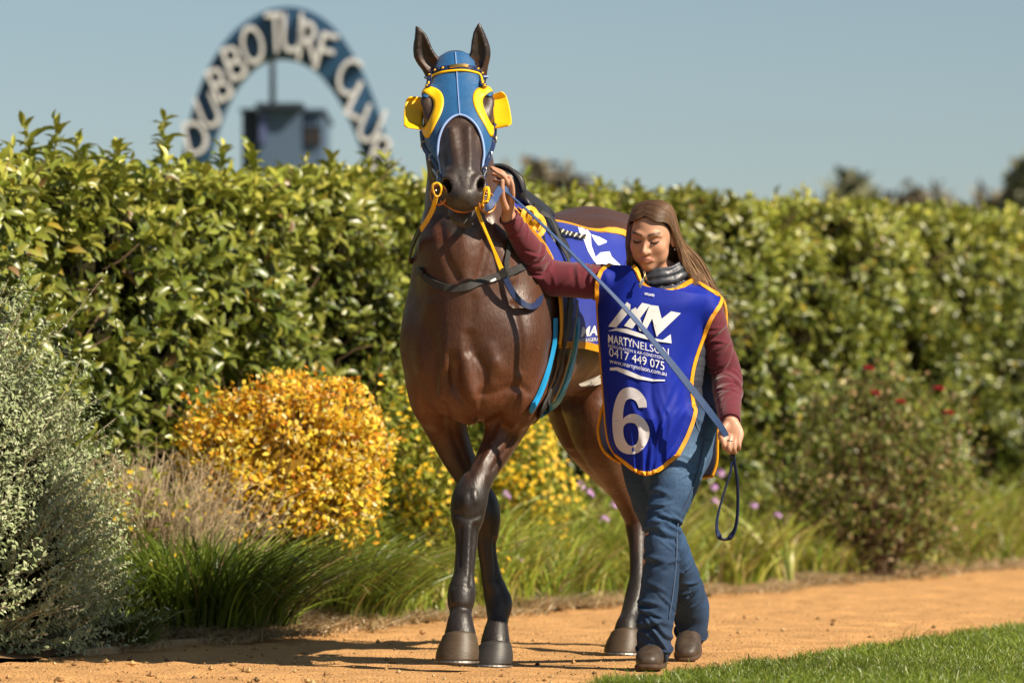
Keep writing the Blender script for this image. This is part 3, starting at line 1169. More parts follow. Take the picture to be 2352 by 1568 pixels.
def band(name, s0, s1, n0, n1, h, n, pal, wts, w, near_bias=1.35, dead=.1, reach=.5):
    S_ = s0 + (s1 - s0) * RNG.random(n) ** near_bias
    nt_ = max(30, n // 42)                                   # tufts share a root and a lean
    ts, tn = s0 + (s1 - s0) * RNG.random(nt_) ** near_bias, n0 + (n1 - n0) * RNG.random(nt_)
    tlean = RNG.normal(0, .35, (nt_, 2))
    th_ = RNG.uniform(.55, 1.25, nt_)
    ti = RNG.integers(0, nt_, n)
    S_, N_ = ts[ti] + RNG.normal(0, .045, n), np.minimum(tn[ti] + RNG.normal(0, .045, n), n1 + .05)
    xy = BED0 + S_[:, None] * UD + N_[:, None] * UN
    patch = .65 + .35 * noise3(np.concatenate([xy, np.zeros((n, 1))], 1), 5, 17, 2) + RNG.normal(0, .08, n)
    lean = np.stack([noise3(np.concatenate([xy, np.zeros((n, 1))], 1), 6, 18), noise3(np.concatenate([xy, np.zeros((n, 1))], 1), 6, 19)], 1) * .45
    V_, F_, per = blades(n, lambda k: np.concatenate([xy, bed_z(N_)[:, None]], 1), lambda k: h * th_[ti] * np.clip(patch, .35, 1.2) * RNG.uniform(.6, 1.15, k), lambda k: RNG.normal(0, reach, (k, 2)) + tlean[ti], RNG.uniform(.6, 1.2, n) * w, droop=RNG.uniform(.1, 1.0, n), seg=4)
    col = leaf_cols(n, 1, pal, wts, .2)
    dd = RNG.random(n) < dead
    col[dd] = np.array([.36, .26, .12]) * RNG.uniform(.6, 1.1, (dd.sum(), 1))
    V_[:, 2] = np.maximum(V_[:, 2], np.repeat(np.where(N_ > -.05, .006, bed_z(N_) * .8), per))
    o = new_mesh(name, V_, F_, M_GRASS, cols=np.repeat(col, per, 0))
    return o


def stuff(o, label, cat):
    return tag(o, label, cat, None, 'stuff')


stuff(band('bed_grass', 2.7, 7.8, -1.1, -.12, .56, 15000, PGL, [3, 3, 2, 2, 1], .0062, 1.0), 'bright green grass growing in the bed behind the horse legs', 'grass')
stuff(band('bed_grass', 7.6, 24, -1.1, -.16, .55, 19000, PGL, [3, 3, 3, 2, 2], .0078, 1.2, .15), 'long green and yellow grass in the bed on the right', 'grass')
stuff(band('dry_grass', .3, 24, -.60, .20, .085, 19000, [[.48, .36, .20], [.38, .28, .15], [.56, .44, .27], [.27, .20, .11]], [3, 2, 2, 1], .0034, 1.3, .3, 1.9), 'dry straw coloured grass along the edge of the sandy path', 'dry grass')

stuff(band('dead_leaves', .2, 5.5, -1.0, -.03, .075, 13000, [[.42, .33, .22], [.33, .26, .18], [.50, .41, .29], [.22, .17, .11]], [3, 2, 2, 1], .0050, 1.0, .3, 2.2), 'grey brown dead leaf litter at the foot of the strappy clumps', 'leaf litter')

# lawn blades
def in_lawn(n):
    out_ = []
    while sum(len(x) for x in out_) < n:
        d = -1.9 + 9.0 * RNG.random(n * 2) ** 1.7
        k = RNG.uniform(-.02, .128, n * 2)
        x = k * (d - CAM_Y)
        s_, n_ = to_sn(x, d)
        ok = n_ > 2.66 + .03 * np.sin(s_ * 9) + .025 * np.sin(s_ * 23) + RNG.normal(0, .012, n * 2)
        out_.append(np.stack([x[ok], d[ok]], 1))
    return np.concatenate(out_)[:n]


nl = 95000
xy = in_lawn(nl)
s_, n_ = to_sn(xy[:, 0], xy[:, 1])
P3 = np.concatenate([xy, np.zeros((nl, 1))], 1)
hl = .032 * (1 + .25 * noise3(P3, 9, 27, 2)) * np.where(n_ < 2.74, 1.25, 1)
V, F_, per = blades(nl, lambda k: np.concatenate([xy, np.full((k, 1), .008)], 1), lambda k: hl * RNG.uniform(.6, 1.25, k) * np.where(RNG.random(k) < .015, 1.9, 1), lambda k: RNG.normal(0, .45, (k, 2)), RNG.uniform(.0009, .0018, nl), droop=RNG.uniform(0, .9, nl), seg=2)
lcol = leaf_cols(nl, 1, [[.17, .235, .022], [.23, .29, .03], [.125, .19, .02], [.30, .31, .05], [.5, .46, .26]], [4, 4, 3, 1.2, .25], .18)
lcol *= (1 + .15 * noise3(P3, 4, 29, 2))[:, None]
stuff(new_mesh('lawn_grass', V, F_, M_GRASS, cols=np.repeat(lcol, per, 0)), 'short mown green lawn grass in the lower right corner', 'grass')

# grit and clods on the path
ng = 4200
gx, gy, gr_ = [], [], []
while len(gx) < ng:
    d = -1.6 + 9 * RNG.random() ** 1.8
    x = RNG.uniform(-.12, .12) * (d - CAM_Y)
    s, nq = to_sn(np.array(x), np.array(d))
    if -.0 < nq < 2.7:
        gx.append(x), gy.append(d), gr_.append(RNG.uniform(.0015, .0045) if RNG.random() < .965 else RNG.uniform(.006, .015))
oct_ = np.array([(1, 0, 0), (-1, 0, 0), (0, 1, 0), (0, -1, 0), (0, 0, .8), (0, 0, -.8)])
of = np.array([(0, 2, 4), (2, 1, 4), (1, 3, 4), (3, 0, 4), (2, 0, 5), (1, 2, 5), (3, 1, 5), (0, 3, 5)])
c_ = np.stack([gx, gy, np.array(gr_) * .4], 1)
V = (c_[:, None] + oct_[None] * np.array(gr_)[:, None, None] * RNG.uniform(.6, 1.4, (ng, 6, 1))).reshape(-1, 3)
F_ = (of[None] + (np.arange(ng) * 6)[:, None, None]).reshape(-1, 3)
stuff(new_mesh('path_grit', V, F_, M_DRY, smooth=False, cols=leaf_cols(ng, 6, [[.42, .26, .11], [.30, .17, .07], [.52, .36, .18], [.16, .10, .05]], [3, 2, 2, 1])), 'loose grit and small clods scattered over the sandy path', 'grit')

# timber edging along the bed
M_WOOD = mat('weathered_timber', srgb(176, 146, 108), rough=.85, noise=(12, .3, (1, 1, 1)), bump=(40, .5, .003))
for k in range(2):
    s0 = -.02 + k * 1.62
    a, b = PT(s0, -.02, 0), PT(s0 + 1.60, -.02, 0)
    z0, z1 = -.05, .026 - .008 * k
    w_ = np.array([*UN, 0]) * .028
    V = np.array([a - w_, a + w_, b + w_, b - w_])
    Vb = np.vstack([V + np.array([0, 0, z0]), V + np.array([0, 0, z1])])
    F_ = np.array([(0, 3, 2, 1), (4, 5, 6, 7), (0, 1, 5, 4), (1, 2, 6, 5), (2, 3, 7, 6), (3, 0, 4, 7)])
    o = new_mesh('edging_board', Vb, F_, M_WOOD, smooth=False)
    bv = o.modifiers.new('bevel', 'BEVEL')
    bv.width = .006
    bv.segments = 2
    lb_ = 'pale timber edging board beside the silver shrub and strappy clump' if k == 0 else 'timber edging board half hidden by dry grass along the path'
    tag(o, lb_, 'edging board', 'timber edging along the path' if k else None)

# purple flowers
M_PETAL = mat('lilac_petal', srgb(196, 150, 206), rough=.55, transl=.3)
M_FSTEM = mat('flower_stem', srgb(110, 130, 50), rough=.6)


def purple_flower():
    r = thing('purple_flower', 'small lilac flower head on a thin stem in the bed grass', 'flower', (0, 0, 0), 'lilac flowers in the bed grass')
    V_, F_ = tube([(0, 0, 0), (.01, .0, .2), (.0, -.01, .40)], [.0025, .002, .0016], 5, n=3)
    new_mesh('stem', V_, F_, M_FSTEM, r)
    for k in range(6):
        a = k * 1.05
        c = np.array([.016 * math.cos(a), .016 * math.sin(a) - .01, .405 + .006 * math.sin(k * 2.1)])
        fx = np.array([math.cos(a) * .8, math.sin(a) * .8 - .3, .6])
        fx /= np.linalg.norm(fx)
        e1 = np.cross(fx, (0, 0, 1))
        e1 /= np.linalg.norm(e1)
        e2 = np.cross(fx, e1)
        la_ = np.array([e1 * math.cos(t) + e2 * math.sin(t) + fx * .3 for t in np.linspace(0, 6.28, 6, endpoint=False)])
        V_, F_ = place_leaves(TP2, np.tile(c, (6, 1)), la_, np.tile(fx, (6, 1)), .016, .005)
        new_mesh('floret', V_, F_, M_PETAL, r)
    return r


FLOWER_LABELS = ['lilac flower lying low at the path edge left of the horse forefoot', 'lilac flower head right of the raised front knee', 'lilac flower head beside the horse rear forefoot cannon', 'lowest lilac flower just right of the horse forelegs', 'lilac flower head between yellow bush and hind leg', 'upper lilac flower head left of the hind leg', 'lilac flower head touching the hind leg gaskin outline', 'lilac flower head low beside the hind leg', 'topmost lilac flower beside the hanging lead loop', 'lilac flower left inside the hanging lead loop', 'first lilac flower right of the hanging lead loop', 'second lilac flower right of the hanging lead loop', 'lilac flower farthest right before the olive shrub', 'single lilac flower in the large strappy clump', 'lowest lilac flower beside the hanging lead loop', 'lilac flower among the yellow blooms behind the knee', 'lilac flower nearest her rear thigh']
pf0 = purple_flower()
for i, (px, py, off) in enumerate(((945, 1372, -.10), (1160, 1136, -.7), (1190, 1244, -.3), (1192, 1284, -.25), (1352, 1132, -.5), (1334, 1114, -.6), (1412, 1158, -.5), (1388, 1190, -.4), (1656, 1086, -.7), (1640, 1118, -.6), (1732, 1160, -.45), (1786, 1182, -.4), (1880, 1176, -.45), (550, 1248, -.5), (1640, 1150, -.4), (1208, 1120, -.8), (1428, 1142, -.55))):
    s = px_s(px, off)
    p = PT(s, off, 0)
    top = W(px, py, p[1])
    sc1 = max(.2, top[2] / .405)
    o = pf0 if i == 0 else copy_tree(pf0, (0, 0, 0))
    o.location = (float(p[0]), float(p[1]), 0)
    o.rotation_euler = (0, 0, RNG.uniform(-.6, .6))
    o.scale = (.95, .95, sc1)
    o['label'] = FLOWER_LABELS[i]

# ---- far things: the arch sign, the tower, trees
M_ARCH = mat('arch_blue', srgb(22, 62, 92), rough=.5)
M_LETTER = mat('white_letter', (.62, .61, .61), rough=.5)
AD = 44.0
arch = thing('arch_sign', 'tall dark blue arch sign with raised white letters behind the hedge', 'arch sign', W(655, 500, AD) * np.array([1, 1, 0]))
oc = cr([(404, 520), (410, 420), (424, 330), (446, 240), (480, 155), (530, 80), (590, 35), (648, 17), (710, 26), (768, 66), (818, 138), (860, 230), (890, 330), (908, 430), (916, 520)], 8)
ic = cr([(470, 520), (474, 430), (486, 350), (508, 275), (540, 205), (580, 158), (612, 139), (645, 133), (685, 140), (728, 166), (775, 225), (812, 300), (836, 370), (848, 440), (854, 520)], 8)
V = []
for dd in (0, .35):
    V += [W(*p, AD) + np.array([0, dd, 0]) for p in oc] + [W(*p, AD) + np.array([0, dd, 0]) for p in ic]
m = len(oc)
F_ = []
for i in range(m - 1):
    F_ += [(i, i + 1, m + i + 1, m + i), (2 * m + i, 3 * m + i, 3 * m + i + 1, 2 * m + i + 1), (i, 2 * m + i, 2 * m + i + 1, i + 1), (m + i, m + i + 1, 3 * m + i + 1, 3 * m + i)]
new_mesh('arch_band', np.array(V), np.array(F_), M_ARCH, arch, smooth=False)
for ex_ in (437, 885):
    b0, b1 = W(ex_, 520, AD + .17), W(ex_, 520, AD + .17) * np.array([1, 1, 0])
    V, F_ = tube([b1, b0 + np.array([0, 0, .4])], [.16, .16], 12)
    new_mesh('leg', V, F_, M_ARCH, arch)


def letter(ch, px, py, rot, hpx, wpx):
    cu = bpy.data.curves.new('letter', 'FONT')
    cu.body = ch
    cu.size = 1.0
    cu.extrude = .09
    cu.offset = -.006
    cu.resolution_u = 4
    o = bpy.data.objects.new('letter', cu)
    COL.objects.link(o)
    me = bpy.data.meshes.new_from_object(o.evaluated_get(bpy.context.evaluated_depsgraph_get()))
    bpy.data.objects.remove(o)
    bpy.data.curves.remove(cu)
    co = np.zeros(len(me.vertices) * 3)
    me.vertices.foreach_get('co', co)
    co = co.reshape(-1, 3)
    lo, hi = co.min(0), co.max(0)
    co[:, :2] = (co[:, :2] - (lo + hi)[:2] / 2) / (hi - lo)[:2]
    s = (AD - CAM_Y) / FPX
    x, y = co[:, 0] * wpx * s, co[:, 1] * hpx * s
    c = W(px, py, AD)
    ca, sa = math.cos(rot), math.sin(rot)
    co2 = np.stack([c[0] + x * ca - y * sa, AD - .10 - co[:, 2], c[2] + x * sa + y * ca], 1)
    me.vertices.foreach_set('co', co2.ravel())
    me.update()
    me.materials.clear()
    me.materials.append(M_LETTER)
    o = bpy.data.objects.new('letter', me)
    COL.objects.link(o)
    o.parent = arch
    o.matrix_parent_inverse = Matrix.Translation(-Vector(arch.location))


for ch, px, py, rt, hp, wp in (('D', 452, 318, 12, 78, 52), ('U', 480, 258, 22, 76, 44), ('B', 507, 195, 24, 78, 42), ('B', 541, 146, 20, 78, 44), ('O', 581, 106, 10, 90, 50), ('T', 635, 78, 3, 92, 46), ('U', 672, 78, -2, 92, 46), ('R', 712, 98, -8, 92, 46),
                               ('F', 749, 122, -14, 88, 38), ('C', 801, 178, -16, 88, 48), ('L', 826, 234, -26, 84, 40), ('U', 852, 288, -22, 86, 46), ('B', 876, 355, -18, 84, 46)):
    letter(ch, px, py, R(rt), hp, wp)

TD = 60.0
tower = thing('judge_tower', 'blurred slate blue tower cabin with mast behind the arch sign', 'tower', W(650, 500, TD) * np.array([1, 1, 0]))
M_SLATE = mat('slate_blue_panel', srgb(72, 92, 116), rough=.6, noise=(2, .15))
M_SLATED = mat('dark_slate_panel', srgb(34, 44, 60), rough=.6)
M_GLASSD = mat('dark_window', srgb(44, 34, 30), rough=.15, spec=.6)


def box(name, lo, hi, m, parent, bev=0.0):
    x0, y0, z0 = lo
    x1, y1, z1 = hi
    V_ = np.array([(x0, y0, z0), (x1, y0, z0), (x1, y1, z0), (x0, y1, z0), (x0, y0, z1), (x1, y0, z1), (x1, y1, z1), (x0, y1, z1)])
    F_ = np.array([(0, 3, 2, 1), (4, 5, 6, 7), (0, 1, 5, 4), (1, 2, 6, 5), (2, 3, 7, 6), (3, 0, 4, 7)])
    return new_mesh(name, V_, F_, m, parent, smooth=False)


def wbox(name, px0, py0, px1, py1, d0, d1, m, parent):
    a, b = W(px0, py1, d0), W(px1, py0, d0)
    return box(name, (a[0], d0, a[2]), (b[0], d1, b[2]), m, parent)


gz = W(0, 0, TD)
a = W(562, 420, TD)
wbox('cabin_wall', 592, 248, 692, 480, TD, TD + 3, M_SLATE, tower)
wbox('cabin_wall', 556, 256, 591, 480, TD + .3, TD + 3.2, M_SLATED, tower)
wbox('cabin_wall', 693, 256, 742, 480, TD + .3, TD + 3.2, M_SLATE, tower)
wbox('roof', 586, 236, 696, 247.5, TD - .25, TD + 3.4, M_SLATED, tower)
wbox('roof', 550, 249, 585, 255.5, TD + .1, TD + 3.6, M_SLATED, tower)
wbox('roof', 697, 249, 748, 255.5, TD + .1, TD + 3.6, M_SLATE, tower)
w_ = wbox('window', 699, 290, 736, 332, TD + .22, TD + .32, M_GLASSD, tower)
wbox('window_frame', 697, 286, 738, 290, TD + .18, TD + .33, M_SLATE, tower)
wbox('banner', 596, 258, 612, 330, TD - .08, TD - .02, mat('violet_banner', srgb(74, 84, 124), rough=.6), tower)
V, F_ = tube([W(626, 250, TD + .5), W(626, 60, TD + .5)], [.05, .05], 8)
new_mesh('mast', V, F_, M_SLATED, tower)
sz_ = (TD - CAM_Y) / FPX
box('stilt_base', (W(600, 0, TD)[0], TD + .5, -.05), (W(700, 0, TD)[0], TD + 2.8, W(0, 480.5, TD)[2]), M_SLATED, tower)

M_FAR = mat('far_foliage', rough=.8, spec=.2, attr=True, transl=.15)
M_TRUNK = mat('gum_trunk', srgb(120, 104, 90), rough=.9, noise=(3, .3))


def far_tree(label, px, py_top, dist, width_px, seed, pal):
    d = dist + CAM_Y
    s = dist / FPX
    top = W(px, py_top, d)
    h = top[2]
    wd = width_px * s / 2
    r = np.random.default_rng(seed)
    t = thing('gum_tree', label, 'tree', (top[0], d, 0), 'far gum trees behind the hedge')
    b0 = np.array([top[0], d, -.05])
    fork = b0 + np.array([r.normal(0, .3), 0, h * .42])
    parts_ = [tube([b0, b0 * .5 + fork * .5 + np.array([r.normal(0, .1), 0, 0]), fork], [h * .035, h * .028, h * .022], 10, n=3)]
    cl = []
    for k in range(9):
        e = np.array([top[0] + r.uniform(-.8, .8) * wd, d + r.uniform(-.7, .7) * wd, h * r.uniform(.62, .9)])
        parts_.append(tube([fork, fork * .5 + e * .5 + r.normal(0, .2, 3), e], [h * .016, h * .010, h * .004], 6, n=2))
        cl.append(e)
    V_, F_ = join_geo(parts_)
    new_mesh('trunk', V_, F_, M_TRUNK, t)
    cl.append(np.array([top[0], d, h * .88]))
    P_ = []
    for e in cl:
        P_.append(e + r.normal(size=(170, 3)) * np.array([wd * .34, wd * .34, h * .075]))
    P_ = np.concatenate(P_)
    P_ = P_[P_[:, 2] < h]
    V_, F_ = place_leaves(TP2, P_, r.normal(size=P_.shape) + np.array([0, 0, -.3]), r.normal(size=P_.shape), r.uniform(.3, .7, len(P_)) * h / 9, r.uniform(.10, .2, len(P_)) * h / 9)
    c_ = np.array(pal)[r.integers(0, len(pal), len(P_))] * (1 + r.normal(0, .2, (len(P_), 1)))
    tag(new_mesh('crown', V_, F_, M_FAR, t, cols=np.repeat(np.clip(c_, .01, 1), len(TP2[0]), 0)), kind='stuff')


PT1 = [[.19, .16, .11], [.24, .20, .14], [.15, .13, .09]]  # both crown palettes lightened, distance haze put into the colour
PT2 = [[.17, .17, .10], [.13, .14, .08], [.20, .20, .13]]
far_tree('rounded far tree rising over the hedge right beside the horse', 1262, 380, 110, 150, 1, PT1)
far_tree('small blurred far tree left of the wide pair on the right', 1950, 412, 120, 90, 2, PT2)
far_tree('wide blurred brownish far tree on the right skyline', 2092, 418, 120, 150, 3, PT1)
far_tree('low blurred far tree between the brownish tree and frame edge', 2270, 446, 130, 130, 4, PT1)
far_tree('tallest far tree cut off by the right frame edge', 2364, 374, 120, 70, 5, PT2)
far_tree('far tree mostly hidden behind the hedge top on the right', 2185, 458, 140, 100, 6, PT2)
# ================================================================ the horse
BA = R(18.5)
BDIR = np.array([math.sin(BA), math.cos(BA), 0.0])       # from chest to rump
BLAT = np.array([math.cos(BA), -math.sin(BA), 0.0])      # towards the horse's left (right in the picture)
BORG = np.array([-0.140, -0.17, 0.0])
UPV = np.array([0, 0, 1.0])


def HB(s, l, z):
    return BORG + s * BDIR + l * BLAT + z * UPV


HP0 = W(1047, 148, -0.27)       # poll
HP1 = W(1067, 436, -0.63)       # tip of the nose
HE = frame(HP1 - HP0, (1, 0.05, 0.0))
if HE[2][1] > 0:
    HE[2] = -HE[2]
HLEN = np.linalg.norm(HP1 - HP0)


def HH(t, l, e):
    """head coordinates: t along the face 0 poll..1 nose, l sideways, e out of the face"""
    return HP0 + HE[0] * (t * HLEN) + HE[1] * l + HE[2] * e


def add_head(f):
    hs = [(-.06, .060, .05), (.06, .086, .075), (.16, .102, .09), (.27, .108, .094), (.38, .098, .092), (.5, .084, .082), (.64, .072, .072), (.78, .063, .064), (.88, .060, .060), (.955, .054, .050), (.99, .042, .036)]
    f.loft([HH(t, 0, -b) for t, a, b in hs], [(a, b) for t, a, b in hs], side=HE[1], k=.03, p=2.3, cap=.7, n=8)
    for sg in (1, -1):
        f.ell(HH(.40, .065 * sg, -.150), (.175, .050, .118), HE, k=.035)        # cheek
        f.loft([HH(.18, .094 * sg, -.030), HH(.255, .108 * sg, -.040), HH(.34, .098 * sg, -.055)], [.018, .024, .018], side=HE[0], k=.025)   # brow above the eye
        f.loft([HH(.36, .090 * sg, -.085), HH(.5, .078 * sg, -.075), HH(.64, .06 * sg, -.068)], [.014, .013, .008], side=HE[1], k=.025)   # facial crest
        f.ell(HH(.905, .046 * sg, -.052), (.062, .031, .048), HE, k=.022)       # nostril wing
        nn = HE[0] * .50 + HE[1] * sg * .50 + HE[2] * .62
        Mn = frame(nn, HE[0] - .25 * HE[1] * sg)
        nc = HH(.925, .047 * sg, -.032)
        rimp = [nc + Mn[1] * (.033 * math.cos(a_)) + Mn[2] * (.021 * math.sin(a_)) + Mn[0] * .004 for a_ in np.linspace(0, 2 * math.pi, 15)]
        f.loft(rimp, [.0085] * 15, side=Mn[0], k=.012, n=2)                      # flared rim of the nostril
        f.ell(nc + Mn[0] * .006, (.040, .0285, .0165), Mn, k=.006, op='sub')
        f.ell(HH(.265, .118 * sg, -.056), (.027, .020, .017), HE, k=.012, op='sub')   # eye socket
        f.ell(HH(.62, .075 * sg, -.115), (.07, .02, .02), HE, k=.03, op='sub')
        f.loft([HH(.52, .030 * sg, .0), HH(.7, .026 * sg, .0), HH(.84, .02 * sg, -.002)], [.009, .008, .006], side=HE[1], k=.03)     # edges of the nasal bone
    f.loft([HH(.46, 0, -.175), HH(.62, 0, -.158), HH(.78, 0, -.135), HH(.90, 0, -.130)], [(.058, .05), (.048, .042), (.041, .034), (.040, .03)], side=HE[1], k=.03)
    f.ell(HH(.955, 0, -.085), (.044, .050, .028), HE, k=.022)                   # upper lip
    f.ell(HH(.99, 0, -.060), (.016, .026, .03), HE, k=.02)
    f.ell(HH(.925, 0, -.162), (.062, .049, .030), HE, k=.018)                   # chin and lower lip
    f.ell(HH(.985, 0, -.1215), (.065, .054, .0105), HE, k=.005, op='sub')       # open mouth


def build_horse_body():
    f = Field((-0.62, -0.86, 0.02), (0.86, 2.05, 2.36), 0.0065)
    Mb = np.array([BLAT, BDIR, UPV])
    # barrel and quarters
    secs = [(-0.02, 1.20, .15, .17), (0.10, 1.235, .205, .27), (.28, 1.265, .235, .325), (.5, 1.262, .27, .325), (.75, 1.265, .295, .318),
            (1.0, 1.29, .285, .31), (1.2, 1.35, .275, .305), (1.4, 1.41, .26, .275), (1.58, 1.39, .21, .235)]
    f.loft([HB(s, 0, z) for s, z, a, b in secs], [(a, b) for s, z, a, b in secs], side=BLAT, k=0.0, n=10)
    f.ell(HB(.36, 0, 1.53), (.055, .26, .115), Mb, k=.08)                     # withers
    for sg in (1, -1):
        f.ell(HB(.13, .150 * sg, 1.22), (.105, .16, .30), frame(BLAT, BDIR + np.array([0, 0, .35])), k=.08)   # shoulder blade
        f.ell(HB(-.00, .155 * sg, 1.14), (.105, .115, .17), Mb, k=.07)         # point of shoulder
        f.ell(HB(-.07, .078 * sg, 1.07), (.09, .08, .18), Mb, k=.06)       # breast muscle
        f.ell(HB(.06, .160 * sg, .99), (.092, .13, .15), Mb, k=.05)            # upper arm
        f.ell(HB(1.40, .15 * sg, 1.32), (.14, .26, .30), Mb, k=.08)            # quarters
        f.ell(HB(1.12, .18 * sg, 1.53), (.08, .14, .07), Mb, k=.12)            # hip bone
        f.loft([HB(-.155, .018 * sg, 1.20), HB(-.17, .03 * sg, 1.08), HB(-.15, .06 * sg, .95)], [.012, .02, .012], k=.04)
    f.ell(HB(-.01, .0, .955), (.085, .13, .105), Mb, k=.06)
    f.ell(HB(-.12, 0, 1.20), (.05, .04, .10), Mb, k=.06)
    # neck
    NK = [HB(.22, 0, 1.30), HB(.05, -.01, 1.42), W(1068, 540, -.13), W(1060, 400, -.17), W(1052, 270, -.17), W(1048, 200, -.16)]
    f.loft(NK, [(.19, .30), (.165, .255), (.142, .195), (.112, .165), (.088, .14), (.068, .09)], side=BLAT * .8 + np.array([.3, 0, 0]), k=.09, n=10)
    f.ell(W(1068, 600, -.22), (.085, .10, .20), frame((1, 0, 0), (0, 1, .45)), k=.06)       # windpipe side of the neck base
    for sg in (1, -1):                                                          # muscles down the neck
        f.loft([W(1062 + 36 * sg, 420, -.22), W(1066 + 52 * sg, 520, -.24), W(1072 + 62 * sg, 620, -.24), W(1084 + 60 * sg, 720, -.24)], [.03, .036, .042, .03], k=.07, n=8)
    add_head(f)
    # ears
    for (bx, by, tx, ty, sg) in ((1000, 176, 957, 62, -1), (1098, 174, 1101, 54, 1)):
        b0, t0 = W(bx, by, -.215), W(tx, ty, -.24)
        m0 = b0 + (t0 - b0) * .45 + np.array([-.012 if sg < 0 else .006, 0, 0])
        q0 = b0 + (t0 - b0) * .2
        f.loft([b0 - (t0 - b0) * .12, q0, m0, b0 + (t0 - b0) * .78, t0], [(.030, .026), (.036, .027), (.036, .022), (.022, .015), (.005, .005)], side=(1, .3 * sg, 0), k=.012)
        fw = np.array([-.006 * sg, -.022, 0])
        f.loft([q0 + fw, m0 + fw, b0 + (t0 - b0) * .84 + fw * .8], [(.021, .017), (.024, .018), (.007, .012)], side=(1, .3 * sg, 0), k=.006, op='sub')
    # legs
    sd = np.array([1, -.1, 0])
    LF = [(1196, 800, 0.04, 0.1, 0.14), (1192, 880, 0.02, 0.088, 0.125), (1178, 940, -0.02, 0.077, 0.1), (1149, 1010, -0.1, 0.06, 0.075), (1115, 1075, -0.18, 0.046, 0.054), (1090, 1115, -0.23, 0.055, 0.055), (1078, 1150, -0.255, 0.0638, 0.0583),
          (1074, 1186, -0.265, 0.0572, 0.0506), (1072, 1215, -0.275, 0.0429, 0.044), (1071, 1260, -0.285, 0.0374, 0.0451), (1066, 1320, -0.31, 0.0374, 0.0473), (1061, 1355, -0.33, 0.0473, 0.055), (1059, 1378, -0.345, 0.0473, 0.0517), (1058, 1408, -0.365, 0.0374, 0.0396), (1057, 1432, -0.385, 0.0451, 0.0473), (1057, 1462, -0.4, 0.055, 0.0572)]
    RF = [(1000, 810, 0.05, 0.095, 0.13), (1003, 880, 0.05, 0.09, 0.125), (1014, 945, 0.04, 0.082, 0.1), (1044, 1030, 0.05, 0.062, 0.075), (1082, 1105, 0.055, 0.048, 0.054), (1106, 1150, 0.055, 0.055, 0.055), (1113, 1185, 0.055, 0.0561, 0.0572),
          (1116, 1218, 0.06, 0.0473, 0.0484), (1119, 1255, 0.065, 0.0363, 0.0451), (1128, 1320, 0.075, 0.0352, 0.0473), (1140, 1364, 0.08, 0.044, 0.0528), (1146, 1388, 0.07, 0.0473, 0.0517), (1143, 1424, 0.04, 0.0374, 0.0396), (1140, 1450, 0.02, 0.044, 0.0462), (1138, 1480, 0, 0.0528, 0.055)]
    LH = [(1370, 900, 1.0, .14, .22), (1376, 980, .92, .105, .16), (1404, 1060, 1.0, .074, .10), (1436, 1130, 1.12, .052, .068), (1458, 1180, 1.20, .046, .064), (1464, 1212, 1.20, .044, .056), (1466, 1260, 1.16, .035, .043), (1466, 1320, 1.10, .034, .043),
          (1463, 1362, 1.06, .043, .05), (1455, 1392, 1.02, .041, .044), (1446, 1418, .98, .036, .038), (1440, 1440, .955, .044, .045), (1437, 1470, .94, .052, .053)]
    RH = [(1330, 900, 1.35, .14, .22), (1345, 980, 1.32, .105, .16), (1392, 1060, 1.45, .074, .10), (1440, 1130, 1.62, .052, .068), (1470, 1180, 1.72, .046, .064), (1476, 1212, 1.73, .044, .056), (1476, 1260, 1.72, .035, .043), (1476, 1320, 1.71, .034, .043),
          (1476, 1358, 1.70, .043, .05), (1474, 1385, 1.67, .041, .044), (1470, 1412, 1.64, .036, .038), (1468, 1430, 1.62, .044, .045), (1467, 1455, 1.61, .052, .053)]
    for leg, kk in ((LF, .06), (RF, .06), (LH, .06), (RH, .06)):
        f.loft([W(*q[:3]) for q in leg], [q[3:] for q in leg], side=sd, k=kk, n=6)
    # tendons and joints
    for (x, y, d, sx, sz) in ((1078, 1148, -.29, .030, .030), (1113, 1180, .02, .028, .028)):
        f.ell(W(x, y, d), (sx, .02, sz), k=.02)
    for (x, y, d) in ((1062, 1366, -.30), (1148, 1386, .12), (1463, 1372, 1.10)):
        f.ell(W(x, y, d), (.036, .04, .03), k=.02)
    V, Fa = f.nets(6)
    return V, Fa


